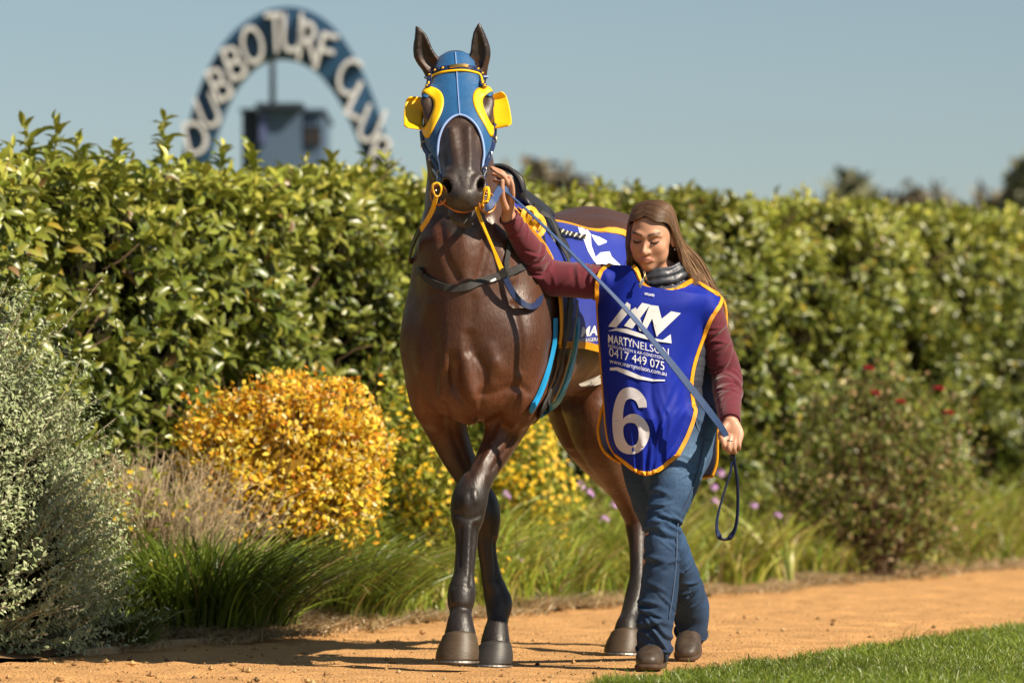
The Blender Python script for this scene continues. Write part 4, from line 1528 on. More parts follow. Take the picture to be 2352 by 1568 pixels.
HV, HF = build_horse_body()
HV = sculpt(HV, vnormals(HV, HF), [
    ([(1034, 815), (1037, 850), (1045, 888), (1062, 918), (1083, 944), (1102, 973)], 8, -.007), ([(1056, 862), (1082, 910), (1097, 945)], 13, .006),
    ([(1095, 820), (1107, 838), (1114, 856), (1113, 885), (1106, 905), (1103, 935), (1103, 970)], 8, -.007), ([(1136, 835), (1131, 878)], 14, .006), ([(1078, 770), (1082, 802)], 15, -.013), ([(1086, 690), (1084, 740)], 14, -.005),
        ([(1020, 860), (1010, 900), (1018, 940)], 9, -.007), ([(985, 700), (960, 780), (968, 850)], 16, .006),
    ([(1107, 906), (1140, 902), (1160, 892), (1195, 888), (1212, 900)], 9, -.006), ([(1150, 930), (1180, 905)], 12, .006), ([(1125, 800), (1150, 850)], 16, .007), ([(1180, 700), (1196, 780), (1195, 850)], 9, -.006),
    ([(1186, 905), (1152, 985), (1108, 1062)], 7, .006), ([(1202, 962), (1170, 1018), (1132, 1078)], 6, -.007), ([(1150, 950), (1112, 1030), (1080, 1090)], 6, -.005),
    ([(1020, 930), (1045, 1010), (1075, 1080)], 8, -.006), ([(1092, 1205), (1088, 1270), (1084, 1340)], 5, -.010), ([(1058, 1210), (1055, 1300)], 4, -.006), ([(1076, 1210), (1074, 1320)], 5, .004), ([(1068, 1140), (1070, 1160)], 9, .005), ([(1090, 1128), (1092, 1150)], 7, .004), ([(1050, 1180), (1078, 1192), (1104, 1182)], 5, -.004),
    ([(1137, 1240), (1142, 1330)], 5, -.010), ([(1118, 1230), (1126, 1330)], 4, -.005), ([(1045, 1345), (1062, 1338), (1080, 1345)], 6, -.004), ([(1040, 1392), (1080, 1396)], 6, -.005),
    ([(1012, 520), (1025, 590), (1050, 640)], 10, -.008), ([(1120, 500), (1118, 570), (1100, 640)], 10, -.008), ([(1066, 520), (1068, 640)], 18, .006), ([(1150, 560), (1175, 640)], 12, .007),
    ([(1036, 310), (1042, 360), (1050, 395)], 8, -.003), ([(1090, 300), (1094, 360), (1088, 395)], 8, -.003), ([(1010, 350), (1022, 385)], 8, .004), ([(1020, 395), (1045, 388)], 6, .003), ([(1052, 405), (1060, 430)], 3, -.004), ([(1082, 405), (1078, 430)], 3, -.004),
    ([(1035, 470), (1065, 476), (1092, 470)], 5, .004)])
HV = HV + vnormals(HV, HF) * (.0022 * noise3(HV, 34, 5, 2) * np.clip((HV[:, 2] - .5) / .3, .4, 1))[:, None]


gs_ = lambda x, c, w: np.exp(-((x - c) / w) ** 2)


def horse_colours(V):
    z = V[:, 2]
    t = ((V - HP0) @ HE[0]) / HLEN
    e = (V - HP0) @ HE[2]
    bay = np.array([0.078, 0.0265, 0.0110])
    seal = np.array([0.030, 0.015, 0.010])
    black = np.array([0.0150, 0.0100, 0.0080])
    n1 = noise3(V, 7, 3)
    w = np.clip((0.80 + 0.06 * n1 - z) / 0.16, 0, 1)              # dark points up to the knees
    w = np.where(V[:, 1] > .5, np.clip((0.62 + .05 * n1 - z) / .25, 0, 1), w)
    c = bay[None] * (1 + .22 * noise3(V, 5, 9)[:, None])
    red = np.array([.120, .038, .0140])
    rw = np.clip(gs_(z, .93, .13) * (V[:, 1] < .25) * .9 + gs_(z, 1.05, .2) * np.clip((V[:, 1] - .15) / .25, 0, 1) * .8, 0, 1) * (.8 + .3 * n1)
    rw = np.clip(rw, 0, 1)[:, None]
    c = c * (1 - rw) + red * rw
    top = np.clip((z - 1.42) / .25, 0, 1) * np.clip(V[:, 1] / .5, 0, 1)
    c = c * (1 - .35 * top[:, None]) + seal * .35 * top[:, None]
    headw = np.clip((z - 1.5) / .35, 0, 1) * (V[:, 1] < .1)
    c = c * (1 - .5 * headw[:, None]) + seal * .5 * headw[:, None]
    ishead = ((z > 1.5) & (V[:, 1] < -.3) & (t > .0) & (e > -.3)).astype(float)
    mz = ishead * np.clip((t - .58) / .25, 0, 1)
    c = c * (1 - .8 * mz[:, None]) + np.array([.034, .027, .024]) * .8 * mz[:, None]
    nost = ishead * (np.clip((t - .85) / .08, 0, 1))
    l = np.abs((V - HP0) @ HE[1])
    grey = np.array([.060, .050, .046])
    c = np.where((nost * (l < .034) > 0)[:, None], c * .4 + grey * .6, c)
    fc = ishead * (t > .12) * (t < .7) * (e > -.16)
    c = c * (1 - .7 * fc[:, None]) + np.array([.050, .030, .022]) * .7 * fc[:, None]
    ear = (z > 2.13)
    c = np.where(ear[:, None], seal * .75, c)
    c = c * (1 - w[:, None]) + black * w[:, None]
    return np.clip(c, .004, 1)


M_COAT = mat('horse_coat', rough=.46, spec=.52, attr=True, sheen=.03, noise=(130, .45, (1, 1, .5)), bump=(120, .38, .0038, (1, 1, .4)), coat=.03)
_p = M_COAT.node_tree.nodes['Principled BSDF']
_p.inputs['Coat Roughness'].default_value = .35
_n = M_COAT.node_tree.nodes.new('ShaderNodeTexNoise')
_n.inputs['Scale'].default_value = 14
_n.inputs['Detail'].default_value = 6
_m = M_COAT.node_tree.nodes.new('ShaderNodeMapRange')
_m.inputs['From Min'].default_value, _m.inputs['From Max'].default_value = .3, .7
_m.inputs['To Min'].default_value, _m.inputs['To Max'].default_value = .35, .58
M_COAT.node_tree.links.new([q for q in M_COAT.node_tree.nodes if q.type == 'TEX_COORD'][0].outputs['Object'], _n.inputs['Vector'])
M_COAT.node_tree.links.new(_n.outputs['Fac'], _m.inputs['Value'])
M_COAT.node_tree.links.new(_m.outputs[0], _p.inputs['Roughness'])
M_HOOF = mat('hoof_horn', srgb(74, 60, 44), rough=.5, noise=(40, .35, (1, 1, 5)), bump=(60, .35, .002, (1, 1, 6)))
M_HOOF_DARK = mat('dark_hoof_horn', srgb(52, 48, 46), rough=.5, noise=(40, .35, (1, 1, 5)), bump=(60, .35, .002, (1, 1, 6)))
M_STEEL = mat('worn_steel', (.30, .28, .26), rough=.5, metal=1.0, noise=(60, .4))
M_EYE = mat('dark_eye', (.012, .007, .004), rough=.08, spec=.6, coat=.5)
M_BLACKHAIR = mat('black_hair', (.012, .009, .008), rough=.45, bump=(300, .5, .003, (1, 1, .06)))

horse = thing('horse', 'dark bay racehorse in blue blinker hood walking towards the camera', 'horse', (BORG[0], BORG[1], 0))
horse_body = new_mesh('body', HV, HF, M_COAT, horse, cols=horse_colours(HV))
HBVH = bvh_of(HV, HF)


def hoof(top, bot, r0, r1, m, fwd=(0, -1, 0)):
    top, bot = np.asarray(top, float), np.asarray(bot, float)
    ax = top - bot
    fw = np.asarray(fwd, float)
    rows = []
    for i, (t, rr, push) in enumerate(((0, 1.0, 0), (.06, 1.015, 0), (.3, .93, 0), (.6, .84, 0), (.85, .76, 0), (.95, .77, 0), (1.0, .72, 0), (1.03, .55, 0))):
        rad = r1 * rr if t < .9 else r0 * (1.04 if t < 1 else .98 if t < 1.02 else .7)
        if t < .9:
            rad = r1 + (r0 - r1) * t ** 1.25 + .004 * math.sin(math.pi * min(1, t * 1.1))
        c = bot + ax * t
        ring = []
        for a in np.linspace(0, 2 * math.pi, 28, endpoint=False):
            x, y = math.cos(a), math.sin(a)
            k = 1.06 if y < 0 else (1 - .10 * y)
            ring.append(c + np.array([x * rad, 0, 0]) - fw * (y * rad * k) + np.array([0, 0, .012 * y * t * 1.5 * -1]))
        rows.append(ring)
    V = np.array(rows).reshape(-1, 3)
    Fq = grid_faces(len(rows), 28, wrap=True)[:, ::-1]
    V = np.vstack([V, bot, bot + ax * 1.03])
    n = len(rows) * 28
    tri = np.array([(n, (a + 1) % 28, a) for a in range(28)] + [(n + 1, (len(rows) - 1) * 28 + a, (len(rows) - 1) * 28 + (a + 1) % 28) for a in range(28)])
    return new_mesh('hoof', V, [Fq, tri], m, horse), bot, ax


def shoe(hf, bot, ax, r1):
    P = []
    for a in np.linspace(-.75 * math.pi, .75 * math.pi, 24):
        P.append(np.array(bot) + np.array([math.sin(a) * r1 * .93, -math.cos(a) * r1 * .97, 0]) - ax / np.linalg.norm(ax) * .004)
    V, Fq = ribbon(P, [-ax / np.linalg.norm(ax)] * len(P), .02, .007)
    s = new_mesh('horseshoe', V, Fq, M_STEEL, None, smooth=False)
    s.parent = hf
    s.matrix_parent_inverse = Matrix.Identity(4)
    return s


for (tx, ty, td, bx, by, bd, r0, r1, m) in ((1056, 1459, -.398, 1049, 1514, -.43, .058, .074, M_HOOF), (1138, 1481, -.004, 1129, 1523, -.03, .057, .072, M_HOOF_DARK),
                                           (1438, 1451, .945, 1430, 1497, .91, .055, .071, M_HOOF), (1468, 1436, 1.62, 1465, 1478, 1.61, .052, .066, M_HOOF_DARK)):
    tp, bt = W(tx, ty, td), W(bx, by, bd)
    if bt[2] < .012 or bd > -.2:
        bt[2] = .011
    hf, bt, ax = hoof(tp, bt, r0, r1, m)
    shoe(hf, bt, ax, r1)

# eyes with lids
for sg in (1, -1):
    c = HH(.266, .099 * sg, -.054)
    V, Fq = [], None
    nu, nv = 12, 20
    for i in range(nu):
        for j in range(nv):
            a, b = math.pi * i / (nu - 1), 2 * math.pi * j / nv
            V.append(c + HE[0] * .026 * math.cos(a) + HE[1] * .0175 * math.sin(a) * math.cos(b) + HE[2] * .0185 * math.sin(a) * math.sin(b))
    new_mesh('eye', np.array(V), grid_faces(nu, nv, True), M_EYE, horse)
    for up in (1, -1):
        P = []
        for a in np.linspace(-1.25, 1.25, 12):
            P.append(c + HE[0] * .0245 * math.sin(a) + HE[1] * sg * .0185 * math.cos(a) * .72 + HE[2] * up * (.0165 * math.cos(a)))
        V, Fq = tube(P, [.002 + .0035 * math.sin(math.pi * i / 11) for i in range(12)], 8)
        new_mesh('eyelid', V, Fq, M_BLACKHAIR, horse)
# whiskers and beard under the chin
P_ = []
for i in range(90):
    b0, nn = near(HBVH, HH(RNG.uniform(.80, .97), RNG.uniform(-.035, .035), -.175))
    ln = RNG.uniform(.012, .035)
    P_.append(tube([b0, b0 + np.array([RNG.normal(0, .006), RNG.normal(0, .004), -ln * .6]), b0 + np.array([RNG.normal(0, .012), RNG.normal(0, .006), -ln])], [.0009, .0007, .0003], 4))
V, Fq = join_geo(P_)
tag(new_mesh('chin_whiskers', V, Fq, mat('whisker', (.10, .07, .05), rough=.5), horse), kind='stuff')
# tail
P_ = []
for i in range(160):
    b0 = HB(1.78, RNG.normal(0, .02), 1.50)
    sx, sy = RNG.normal(0, .05), RNG.normal(0, .04)
    P_.append(tube([b0, b0 + np.array([sx * .3, .09, -.08]), b0 + np.array([sx * .7 + .02, .11 + sy * .5, -.35]), b0 + np.array([sx + .03, .08 + sy, -RNG.uniform(.6, .85)])], [.006, .006, .005, .001], 5, n=3))
V, Fq = join_geo(P_)
tag(new_mesh('tail', V, Fq, M_BLACKHAIR, horse), kind='stuff')
# short mane along the crest
P_ = []
for i in range(260):
    t = RNG.uniform(0, 1)
    c = catmull([HB(.30, 0, 1.66), HB(.14, 0, 1.78), W(1056, 330, .06), W(1049, 190, -.06)], 30)[int(t * 89)]
    b0, nn = near(HBVH, c)
    P_.append(tube([b0, b0 + np.array([-.05, .01, .01]), b0 + np.array([-.085 + RNG.normal(0, .01), -.01, -.06]), b0 + np.array([-.09 + RNG.normal(0, .01), -.02, -.11 - RNG.uniform(0, .04)])], [.005, .005, .004, .001], 4, n=2))
V, Fq = join_geo(P_)
tag(new_mesh('mane', V, Fq, M_BLACKHAIR, horse), kind='stuff')
# ================================================================ what the horse wears
M_HOOD = mat('blue_hood_cloth', srgb(10, 82, 134), rough=.55, spec=.4, sheen=.2, noise=(14, .16), bump=(22, .55, .008), weave=(700, .2))
M_PIPE = mat('pale_blue_piping', srgb(140, 165, 215), rough=.6)
M_YEL = mat('yellow_vinyl', srgb(246, 190, 8), rough=.45, noise=(20, .08), bump=(60, .15, .002))
M_YSTRAP = mat('yellow_strap', srgb(240, 180, 16), rough=.5, noise=(40, .12), weave=(900, .3))
M_LEATHER = mat('black_leather', (.018, .016, .016), rough=.45, noise=(60, .3), bump=(180, .2, .001))
M_NAVYL = mat('navy_leather', srgb(28, 42, 80), rough=.42, noise=(60, .25), bump=(160, .2, .001))
M_WEB = mat('charcoal_webbing', (.035, .034, .034), rough=.7, noise=(120, .3), weave=(1400, .5))
M_NICKEL = mat('nickel', (.62, .62, .62), rough=.25, metal=1.0)
M_BRASS = mat('brass', (.62, .42, .14), rough=.3, metal=1.0)
M_COPPER = mat('copper_bit', srgb(190, 128, 78), rough=.4, metal=.6)
M_LEAD = mat('blue_lead_webbing', srgb(46, 70, 112), rough=.55, noise=(80, .15), weave=(1200, .35))
M_LEAD2 = mat('navy_lead_webbing', srgb(20, 36, 78), rough=.55, noise=(80, .15), weave=(1200, .35))

_f = Field(HP0 - .28, HP0 + np.array([.28, .45, .28]), .007)
_f.lo = np.array([-.42, -.86, 1.45])
_f = Field((-.42, -.86, 1.45), (.22, .1, 2.3), .007)
_f.loft([W(1068, 540, -.13), W(1060, 400, -.17), W(1052, 260, -.17), W(1048, 175, -.17)], [(.142, .195), (.112, .165), (.088, .14), (.068, .10)], k=.05)
add_head(_f)
_hv, _hf = _f.nets(6)
HEADB = bvh_of(_hv, _hf)
del _f


def head_surf(t, th, off=.006, bvh=HEADB):
    """point on the skin of the head, th = angle away from the face line towards the horse's left"""
    d = HE[2] * math.cos(th) + HE[1] * math.sin(th)
    c = HH(t, 0, -.09)
    loc, nor, i, dist = bvh.ray_cast(Vector(c + d * .4), Vector(-d))
    if loc is None:
        return c + d * .1, d
    return np.array(loc) + d * off, np.array(nor)


def hood_edge(th):
    a = abs(th) / R(85)
    return .42 + .40 * min(a, 1.05) ** 1.9


hood = thing('blinker_hood', 'blue stretch blinker hood with yellow eye cups on the horse head', 'horse hood', HP0)
NU, NV = 70, 120
ths = np.linspace(-R(112), R(112), NV)
V = np.zeros((NU, NV, 3))
for j, th in enumerate(ths):
    for i in range(NU):
        u = i / (NU - 1)
        t = -.09 + (hood_edge(th) + .09) * u
        V[i, j] = head_surf(t, th, .006)[0]
for it in range(2):
    V[1:-1, 1:-1] = (V[1:-1, 1:-1] * 2 + V[2:, 1:-1] + V[:-2, 1:-1] + V[1:-1, 2:] + V[1:-1, :-2]) / 6
# a stretched seam and light creases
for j, th in enumerate(ths):
    for i in range(NU):
        d = HE[2] * math.cos(th) + HE[1] * math.sin(th)
        u = i / (NU - 1)
        V[i, j] += d * (.0022 * math.exp(-(th / .025) ** 2) + .0016 * math.sin(u * 26 + 1.3 * math.cos(th * 2)) * math.exp(-((u - .34) / .12) ** 2))
edge_pts = V[-1].copy()
Vf = V.reshape(-1, 3)
Ff = grid_faces(NU, NV)
cen = Vf[Ff].mean(1)
keep = np.ones(len(Ff), bool)
EYEC = {}
for sg in (1, -1):
    ec = head_surf(.285, sg * R(73), 0)[0]
    EYEC[sg] = ec
    q = cen - ec
    a, b = q @ HE[0], q @ HE[2]
    keep &= ~(((a / .072) ** 2 + (b / .050) ** 2 < 1) & (np.abs(q @ HE[1]) < .08))
    bx, by = (1000, 176) if sg < 0 else (1098, 174)
    er = cen - W(bx, by, -.215)
    keep &= ~((np.linalg.norm(er * np.array([1, 1, .8]), axis=1) < .042))
Ff = Ff[keep]
fn = np.cross(Vf[Ff[:, 2]] - Vf[Ff[:, 0]], Vf[Ff[:, 3]] - Vf[Ff[:, 1]]).mean(0)
out = (Vf[Ff].mean(1) - HH(.3, 0, -.1)).mean(0)
if fn @ out < 0:
    Ff = Ff[:, ::-1]
Vs, Fs = shell(Vf, Ff, .003)
new_mesh('hood_cloth', Vs, Fs, M_HOOD, hood)
V2, F2 = tube(edge_pts, .0045, 8)
new_mesh('piping', V2, F2, M_PIPE, hood)
P = [head_surf(t, .0, .0085)[0] for t in np.linspace(-.075, .42, 30)]
V2, F2 = tube(P, .0016, 6)
new_mesh('centre_seam', V2, F2, M_PIPE, hood)
for sg in (1, -1):
    bx, by = (1000, 176) if sg < 0 else (1098, 174)
    c = W(bx, by + 4, -.215)
    P = []
    for a in np.linspace(0, 2 * math.pi, 26, endpoint=False):
        p = c + np.array([math.cos(a) * .043, math.sin(a) * .03, .0])
        P.append(near(HBVH, p, .004)[0])
    V2, F2 = tube(P, .0035, 6, closed=True)
    new_mesh('ear_binding', V2, F2, M_PIPE, hood)
    # the yellow eye cup: a ring sewn round the eye and a curved wing standing out behind it
    ring = []
    nphi = 48
    for ph in np.linspace(0, 2 * math.pi, nphi, endpoint=False):
        row = []
        cp, sp = math.cos(ph), math.sin(ph)
        for rr in (0, .25, .5, .75, 1.0):
            dt = cp * ((.118 + rr * .095 * (1 - .35 * abs(sp))) if cp > 0 else (.105 + rr * .042))
            dth = sp * (R(23) + rr * (R(19) if sp < 0 else R(7)))
            q, n_ = head_surf(.285 + dt, sg * (R(71) + dth * 1.0), .0085 + .002 * math.sin(math.pi * rr))
            row.append(q)
        ring.append(row)
    V2 = np.array(ring).reshape(-1, 3)
    F2 = grid_faces(nphi, 5)
    F2 = np.concatenate([F2, np.array([[(nphi - 1) * 5 + k, k, k + 1, (nphi - 1) * 5 + k + 1] for k in range(4)])])
    if ((np.cross(V2[F2[0][2]] - V2[F2[0][0]], V2[F2[0][3]] - V2[F2[0][1]])) @ (HE[1] * sg + HE[2])) < 0:
        F2 = F2[:, ::-1]
    V2, F2 = shell(V2, F2, .0035)
    cup = new_mesh('eye_cup', V2, F2, M_YEL, hood)
    nu, nv = 14, 22
    Vw = np.zeros((nu, nv, 3))
    for j in range(nv):
        v = j / (nv - 1)
        base = head_surf(.115 + .26 * v, sg * R(91), .010)[0]
        lip = max(0, (v - .80) / .20) ** 1.1 * .055 + max(0, (.12 - v) / .12) * .022
        for i in range(nu):
            u = i / (nu - 1)
            flat = (v - .5) * 2
            ln = .060 * (1 - .22 * max(0, abs(flat) - .72) ** 2 / .0784)
            Vw[i, j] = base + HE[1] * sg * (ln * u) + np.array([0, -1, 0]) * (.010 * u ** 2.5 + lip * (.35 + .65 * u)) + UPV * (.010 * u * (1 if sg > 0 else -.3) * (1 - v)) + UPV * (.010 * max(0, v - .5) * u)
    V2 = Vw.reshape(-1, 3)
    F2 = grid_faces(nu, nv)
    if (np.cross(V2[F2[0][2]] - V2[F2[0][0]], V2[F2[0][3]] - V2[F2[0][1]]) @ np.array([0, -1, 0])) < 0:
        F2 = F2[:, ::-1]
    V2, F2 = shell(V2, F2, .0045)
    wg = new_mesh('cup_wing', V2, F2, M_YEL, None)
    wg.parent = cup
# bridle: decorated browband, cheek straps, bit rings
bridle = thing('bridle', 'navy bridle with yellow trimmed browband and cheek straps over the hood', 'bridle', HP0)


def on_head(pairs, off):
    out, nn = [], []
    for px, py in pairs:
        l, n_ = cast(HEADB, px, py)
        if l is None:
            l, n_ = near(HEADB, W(px, py, -.33))
        out.append(l + n_ * off)
        nn.append(n_)
    return np.array(out), np.array(nn)


bb = [(978, 196), (983, 184), (996, 172), (1016, 163), (1040, 159), (1062, 158), (1082, 161), (1098, 168), (1110, 178), (1117, 190)]
P, Nn = on_head(bb, .009)
V2, F2 = ribbon(P, Nn, .020, .004, n=4)
brow = new_mesh('browband', V2, F2, M_NAVYL, bridle)
P2, N2 = on_head([(x, y + 8) for x, y in bb], .010)
V2, F2 = tube(catmull(P2, 4), .0045, 8)
new_mesh('yellow_trim', V2, F2, M_YEL, bridle)
PP = catmull(np.hstack([P, Nn]), 6)
for i in range(1, len(PP) - 1, 2):
    c = PP[i, :3] + PP[i, 3:] * .005
    mid = abs(i - len(PP) * .52) < len(PP) * .14
    V2, F2 = tube([c - HE[1] * .004 - UPV * .003, c, c + HE[1] * .004 + UPV * .003], [.0015, .0042, .0015], 6)
    if not mid:
        b_ = new_mesh('bead', V2, F2, M_YEL if (i // 2) % 2 else M_NAVYL, None)
        b_.parent = brow
P3, N3 = on_head([(1034, 160), (1046, 158), (1062, 157), (1072, 159)], .015)
V2, F2 = ribbon(P3, N3, .013, .003, n=3)
pl = new_mesh('name_plate', V2, F2, M_BRASS, None)
pl.parent = brow
for sg, pts in ((-1, [(973, 300, -.33), (974, 340, -.37), (981, 380, -.43), (990, 410, -.49), (1000, 432, -.54)]), (1, [(1141, 285, -.33), (1140, 330, -.37), (1136, 365, -.43), (1126, 400, -.49), (1116, 440, -.54)])):
    P = []
    for x, y, d in pts:
        p, n_ = near(HEADB, W(x, y, d), .010)
        P.append(p)
    nn = [np.array([.75 * sg, -.6, .1])] * len(P)
    V2, F2 = ribbon(P, nn, .017, .004, n=5)
    st = new_mesh('cheek_strap', V2, F2, M_NAVYL, bridle)
    Q = catmull(np.array(P), 5)
    for k in (4, 9, 14):
        c = Q[k] + np.array([.004 * sg, -.006, 0])
        c = Q[k] + np.array([.0, -.006, 0])
        rect = [c + np.array([-.008, 0, -.010]), c + np.array([.008, 0, -.010]), c + np.array([.008, 0, .010]), c + np.array([-.008, 0, .010])]
        V2, F2 = tube(rect, .0022, 6, closed=True)
        bk = new_mesh('buckle', V2, F2, M_BRASS if k != 9 else M_NICKEL, None)
        bk.parent = st


def ring_geo(c, r, tr, nrm, seg=28):
    M = frame(nrm, (0, .2, 1))
    P = [np.asarray(c) + r * (math.cos(a) * M[1] + math.sin(a) * M[2]) for a in np.linspace(0, 2 * math.pi, seg, endpoint=False)]
    return tube(P, tr, 8, closed=True)


for c, sg in ((W(1008, 447, -.57), -1), (W(1119, 466, -.57), 1)):
    V2, F2 = ring_geo(c, .034, .0042, (.55 * sg, -.8, 0))
    new_mesh('bit_ring', V2, F2, M_COPPER, bridle)
V2, F2 = tube([W(1013, 462, -.575), HH(.955, -.045, -.117), HH(.985, -.02, -.117), HH(.985, .02, -.117), HH(.955, .045, -.117), W(1116, 477, -.575)], .0062, 8, n=5)
new_mesh('bit_bar', V2, F2, M_COPPER, bridle)
V2, F2 = tube([W(993, 388, -.50), W(1004, 405, -.53), W(1004, 430, -.56), W(1000, 440, -.57)], .0035, 6, n=4)
new_mesh('cheek_hook', V2, F2, M_NICKEL, bridle)
V2, F2 = tube([W(1118, 390, -.50), W(1110, 410, -.53), W(1112, 440, -.56), W(1116, 452, -.57)], .0035, 6, n=4)
new_mesh('cheek_hook', V2, F2, M_NICKEL, bridle)
P, Nn = [], []
for a in np.linspace(R(-75), R(75), 20):
    d = HE[1] * math.sin(a) * .040 + HE[0] * (.030 * math.cos(a))
    P.append(HH(.93, 0, -.122) + d)
    Nn.append(d / np.linalg.norm(d))
V2, F2 = ribbon(P, Nn, .012, .004)
new_mesh('lip_strap', V2, F2, mat('pale_leather', srgb(222, 160, 96), rough=.5), bridle)

# reins
reins = thing('reins', 'yellow reins with dark rubber grips hanging from the bit to the neck', 'reins', W(1154, 628, -.36))


def strap_px(name, pts, width, th, m, parent, nrm=(0, -1, .1), n=6):
    P = [W(*p[:3]) for p in pts]
    Nn = [p[3] if len(p) > 3 else nrm for p in pts]
    w = [width] * len(P) if np.ndim(width) == 0 else width
    V_, F_ = ribbon(P, Nn, w, th, n=n)
    return new_mesh(name, V_, F_, m, parent)


strap_px('rein_strap', [(1094, 474, -.585, (.3, -1, 0)), (1099, 492, -.57, (.5, -1, 0)), (1112, 525, -.52, (.75, -.8, .2)), (1130, 566, -.45, (.7, -.8, .1)), (1143, 598, -.40, (.5, -1, .1)), (1155, 626, -.375, (.4, -1, .1))], [.012, .014, .014, .013, .017, .019], .003, M_YSTRAP, reins)
strap_px('rein_grip', [(1154, 622, -.377), (1159, 636, -.372), (1170, 660, -.36), (1184, 682, -.345), (1201, 698, -.33), (1219, 705, -.31), (1233, 699, -.27), (1240, 683, -.22), (1240, 660, -.16), (1236, 636, -.10), (1228, 590, -.03), (1216, 540, .06)], .023, .006, M_NAVYL, reins, nrm=(.25, -1, .3))
strap_px('rein_keeper', [(1151, 617, -.383), (1155, 626, -.381), (1160, 637, -.379)], .029, .004, M_LEATHER, reins)
strap_px('rein_strap', [(1003, 448, -.585, (-.3, -1, 0)), (999, 464, -.58, (-.4, -1, 0)), (994, 482, -.55, (-.5, -1, 0)), (982, 505, -.48, (-.6, -.8, 0)), (967, 527, -.41, (-.7, -.7, 0))], [.014, .016, .019, .02, .02], .003, M_YSTRAP, reins)
strap_px('rein_grip', [(970, 522, -.416, (-.7, -.7, 0)), (961, 535, -.36, (-.8, -.6, 0)), (951, 560, -.25, (-1, -.3, 0)), (943, 588, -.14, (-1, 0, 0)), (946, 600, -.05, (-1, 0, .2)), (958, 585, .05, (-1, 0, .3)), (985, 540, .15, (-1, 0, .3)), (1010, 490, .25, (-.6, 0, 1))], .023, .006, M_LEATHER, reins)
# the yellow buckled loops at the bit
for pts in ([(996, 440), (994, 426), (1004, 421), (1012, 428), (1012, 444), (1003, 452)], [(1108, 462), (1112, 440), (1120, 430), (1122, 450), (1116, 466)], [(1106, 468), (1114, 476), (1124, 472), (1118, 462)]):
    P = [W(x, y, -.585 - .006 * (i % 2)) for i, (x, y) in enumerate(pts)]
    cc_ = np.mean(P, 0)
    V2, F2 = ribbon(P, [(p_ - cc_) * np.array([1, .2, 1]) + np.array([0, -.008, 0]) for p_ in P], .012, .003, n=4, closed=True)
    new_mesh('bit_loop', V2, F2, M_YSTRAP, reins)

# breast strap round the neck
bplate = thing('breast_strap', 'black webbing breast strap round the base of the horse neck', 'strap', HB(-.1, 0, 1.3))
pts = [(966, 622), (976, 634), (990, 645), (1008, 655), (1028, 661), (1050, 662), (1075, 657), (1100, 649), (1128, 640), (1154, 631), (1178, 622), (1197, 614)]
P, Nn = [], []
for x, y in pts:
    l, n_ = cast(HBVH, x, y)
    if l is None:
        l, n_ = near(HBVH, W(x, y, -.2))
    P.append(l + n_ * .004)
    Nn.append(n_)
for q in (HB(.16, .21, 1.42), HB(.26, .2, 1.46)):
    l, n_ = near(HBVH, q, .004)
    P.append(l), Nn.append(n_)
for q in (HB(.10, -.2, 1.38), HB(.24, -.2, 1.44)):
    l, n_ = near(HBVH, q, .004)
    P.insert(0, l), Nn.insert(0, n_)
V2, F2 = ribbon(P, Nn, .026, .005, n=5)
new_mesh('chest_strap', V2, F2, M_WEB, bplate)
P, Nn = [], []
for x, y in ((1160, 626), (1162, 605), (1164, 580), (1170, 550)):
    l, n_ = cast(HBVH, x, y)
    if l is None:
        l, n_ = near(HBVH, W(x, y, -.1))
    P.append(l + n_ * .005)
    Nn.append(n_)
V2, F2 = ribbon(P, Nn, .02, .004, n=5)
new_mesh('neck_strap', V2, F2, M_WEB, bplate)
P, Nn = on_head([(0, 0)], 0) if False else ([], [])
for x, y in ((1122, 648), (1136, 641)):
    l, n_ = cast(HBVH, x, y)
    P.append(l + n_ * .010), Nn.append(n_)
V2, F2 = ribbon(P, Nn, .008, .002, n=2)
new_mesh('white_tag', V2, F2, mat('white_tag', (.75, .75, .73), rough=.6), bplate)

# saddle cloth
M_CLOTH = mat('royal_blue_cloth', srgb(6, 36, 148), rough=.62, spec=.35, sheen=.25, noise=(9, .10), bump=(14, .3, .006), weave=(900, .2))
M_TRIM = mat('golden_trim', srgb(238, 160, 14), rough=.6, noise=(60, .12), weave=(700, .3))
M_WHITE = mat('white_print', (.78, .78, .80), rough=.55)
cloth = thing('saddle_cloth', 'royal blue saddle cloth with golden edge and white print on the horse back', 'saddle cloth', HB(.6, 0, 1.6))
NS, NT = 60, 64
CV = np.zeros((NS, NT, 3))
for i in range(NS):
    for j in range(NT):
        u, v = i / (NS - 1), j / (NT - 1)
        th = R(-62) + R(178) * v
        lat = max(0.0, math.sin(th))
        s0 = .13 + .02 * v
        s1 = .80 + .40 * np.clip(abs(math.sin(th)), 0, 1) ** 1.6
        s = s0 + (s1 - s0) * u
        d = UPV * math.cos(th) + BLAT * math.sin(th)
        c = HB(s, 0, 1.27)
        loc, nor, _, ds = HBVH.ray_cast(Vector(c + d * .6), Vector(-d))
        loc = np.array(loc)
        CV[i, j] = loc + d * .012
for it in range(6):
    CV[1:-1, 1:-1] = (CV[1:-1, 1:-1] * 2 + CV[2:, 1:-1] + CV[:-2, 1:-1] + CV[1:-1, 2:] + CV[1:-1, :-2]) / 6
for i in range(NS):
    for j in range(NT):
        u, v = i / (NS - 1), j / (NT - 1)
        th = R(-62) + R(178) * v
        d = UPV * math.cos(th) + BLAT * math.sin(th)
        hang = np.clip((v - .55) / .45, 0, 1)
        CV[i, j] += d * (.008 + .012 * hang + .007 * hang * math.sin(u * 21 + 2 * math.sin(v * 5)) + .011 * math.exp(-((v - .45) / .05) ** 2) * math.sin(math.pi * u) * .8)
CVf = CV.reshape(-1, 3)
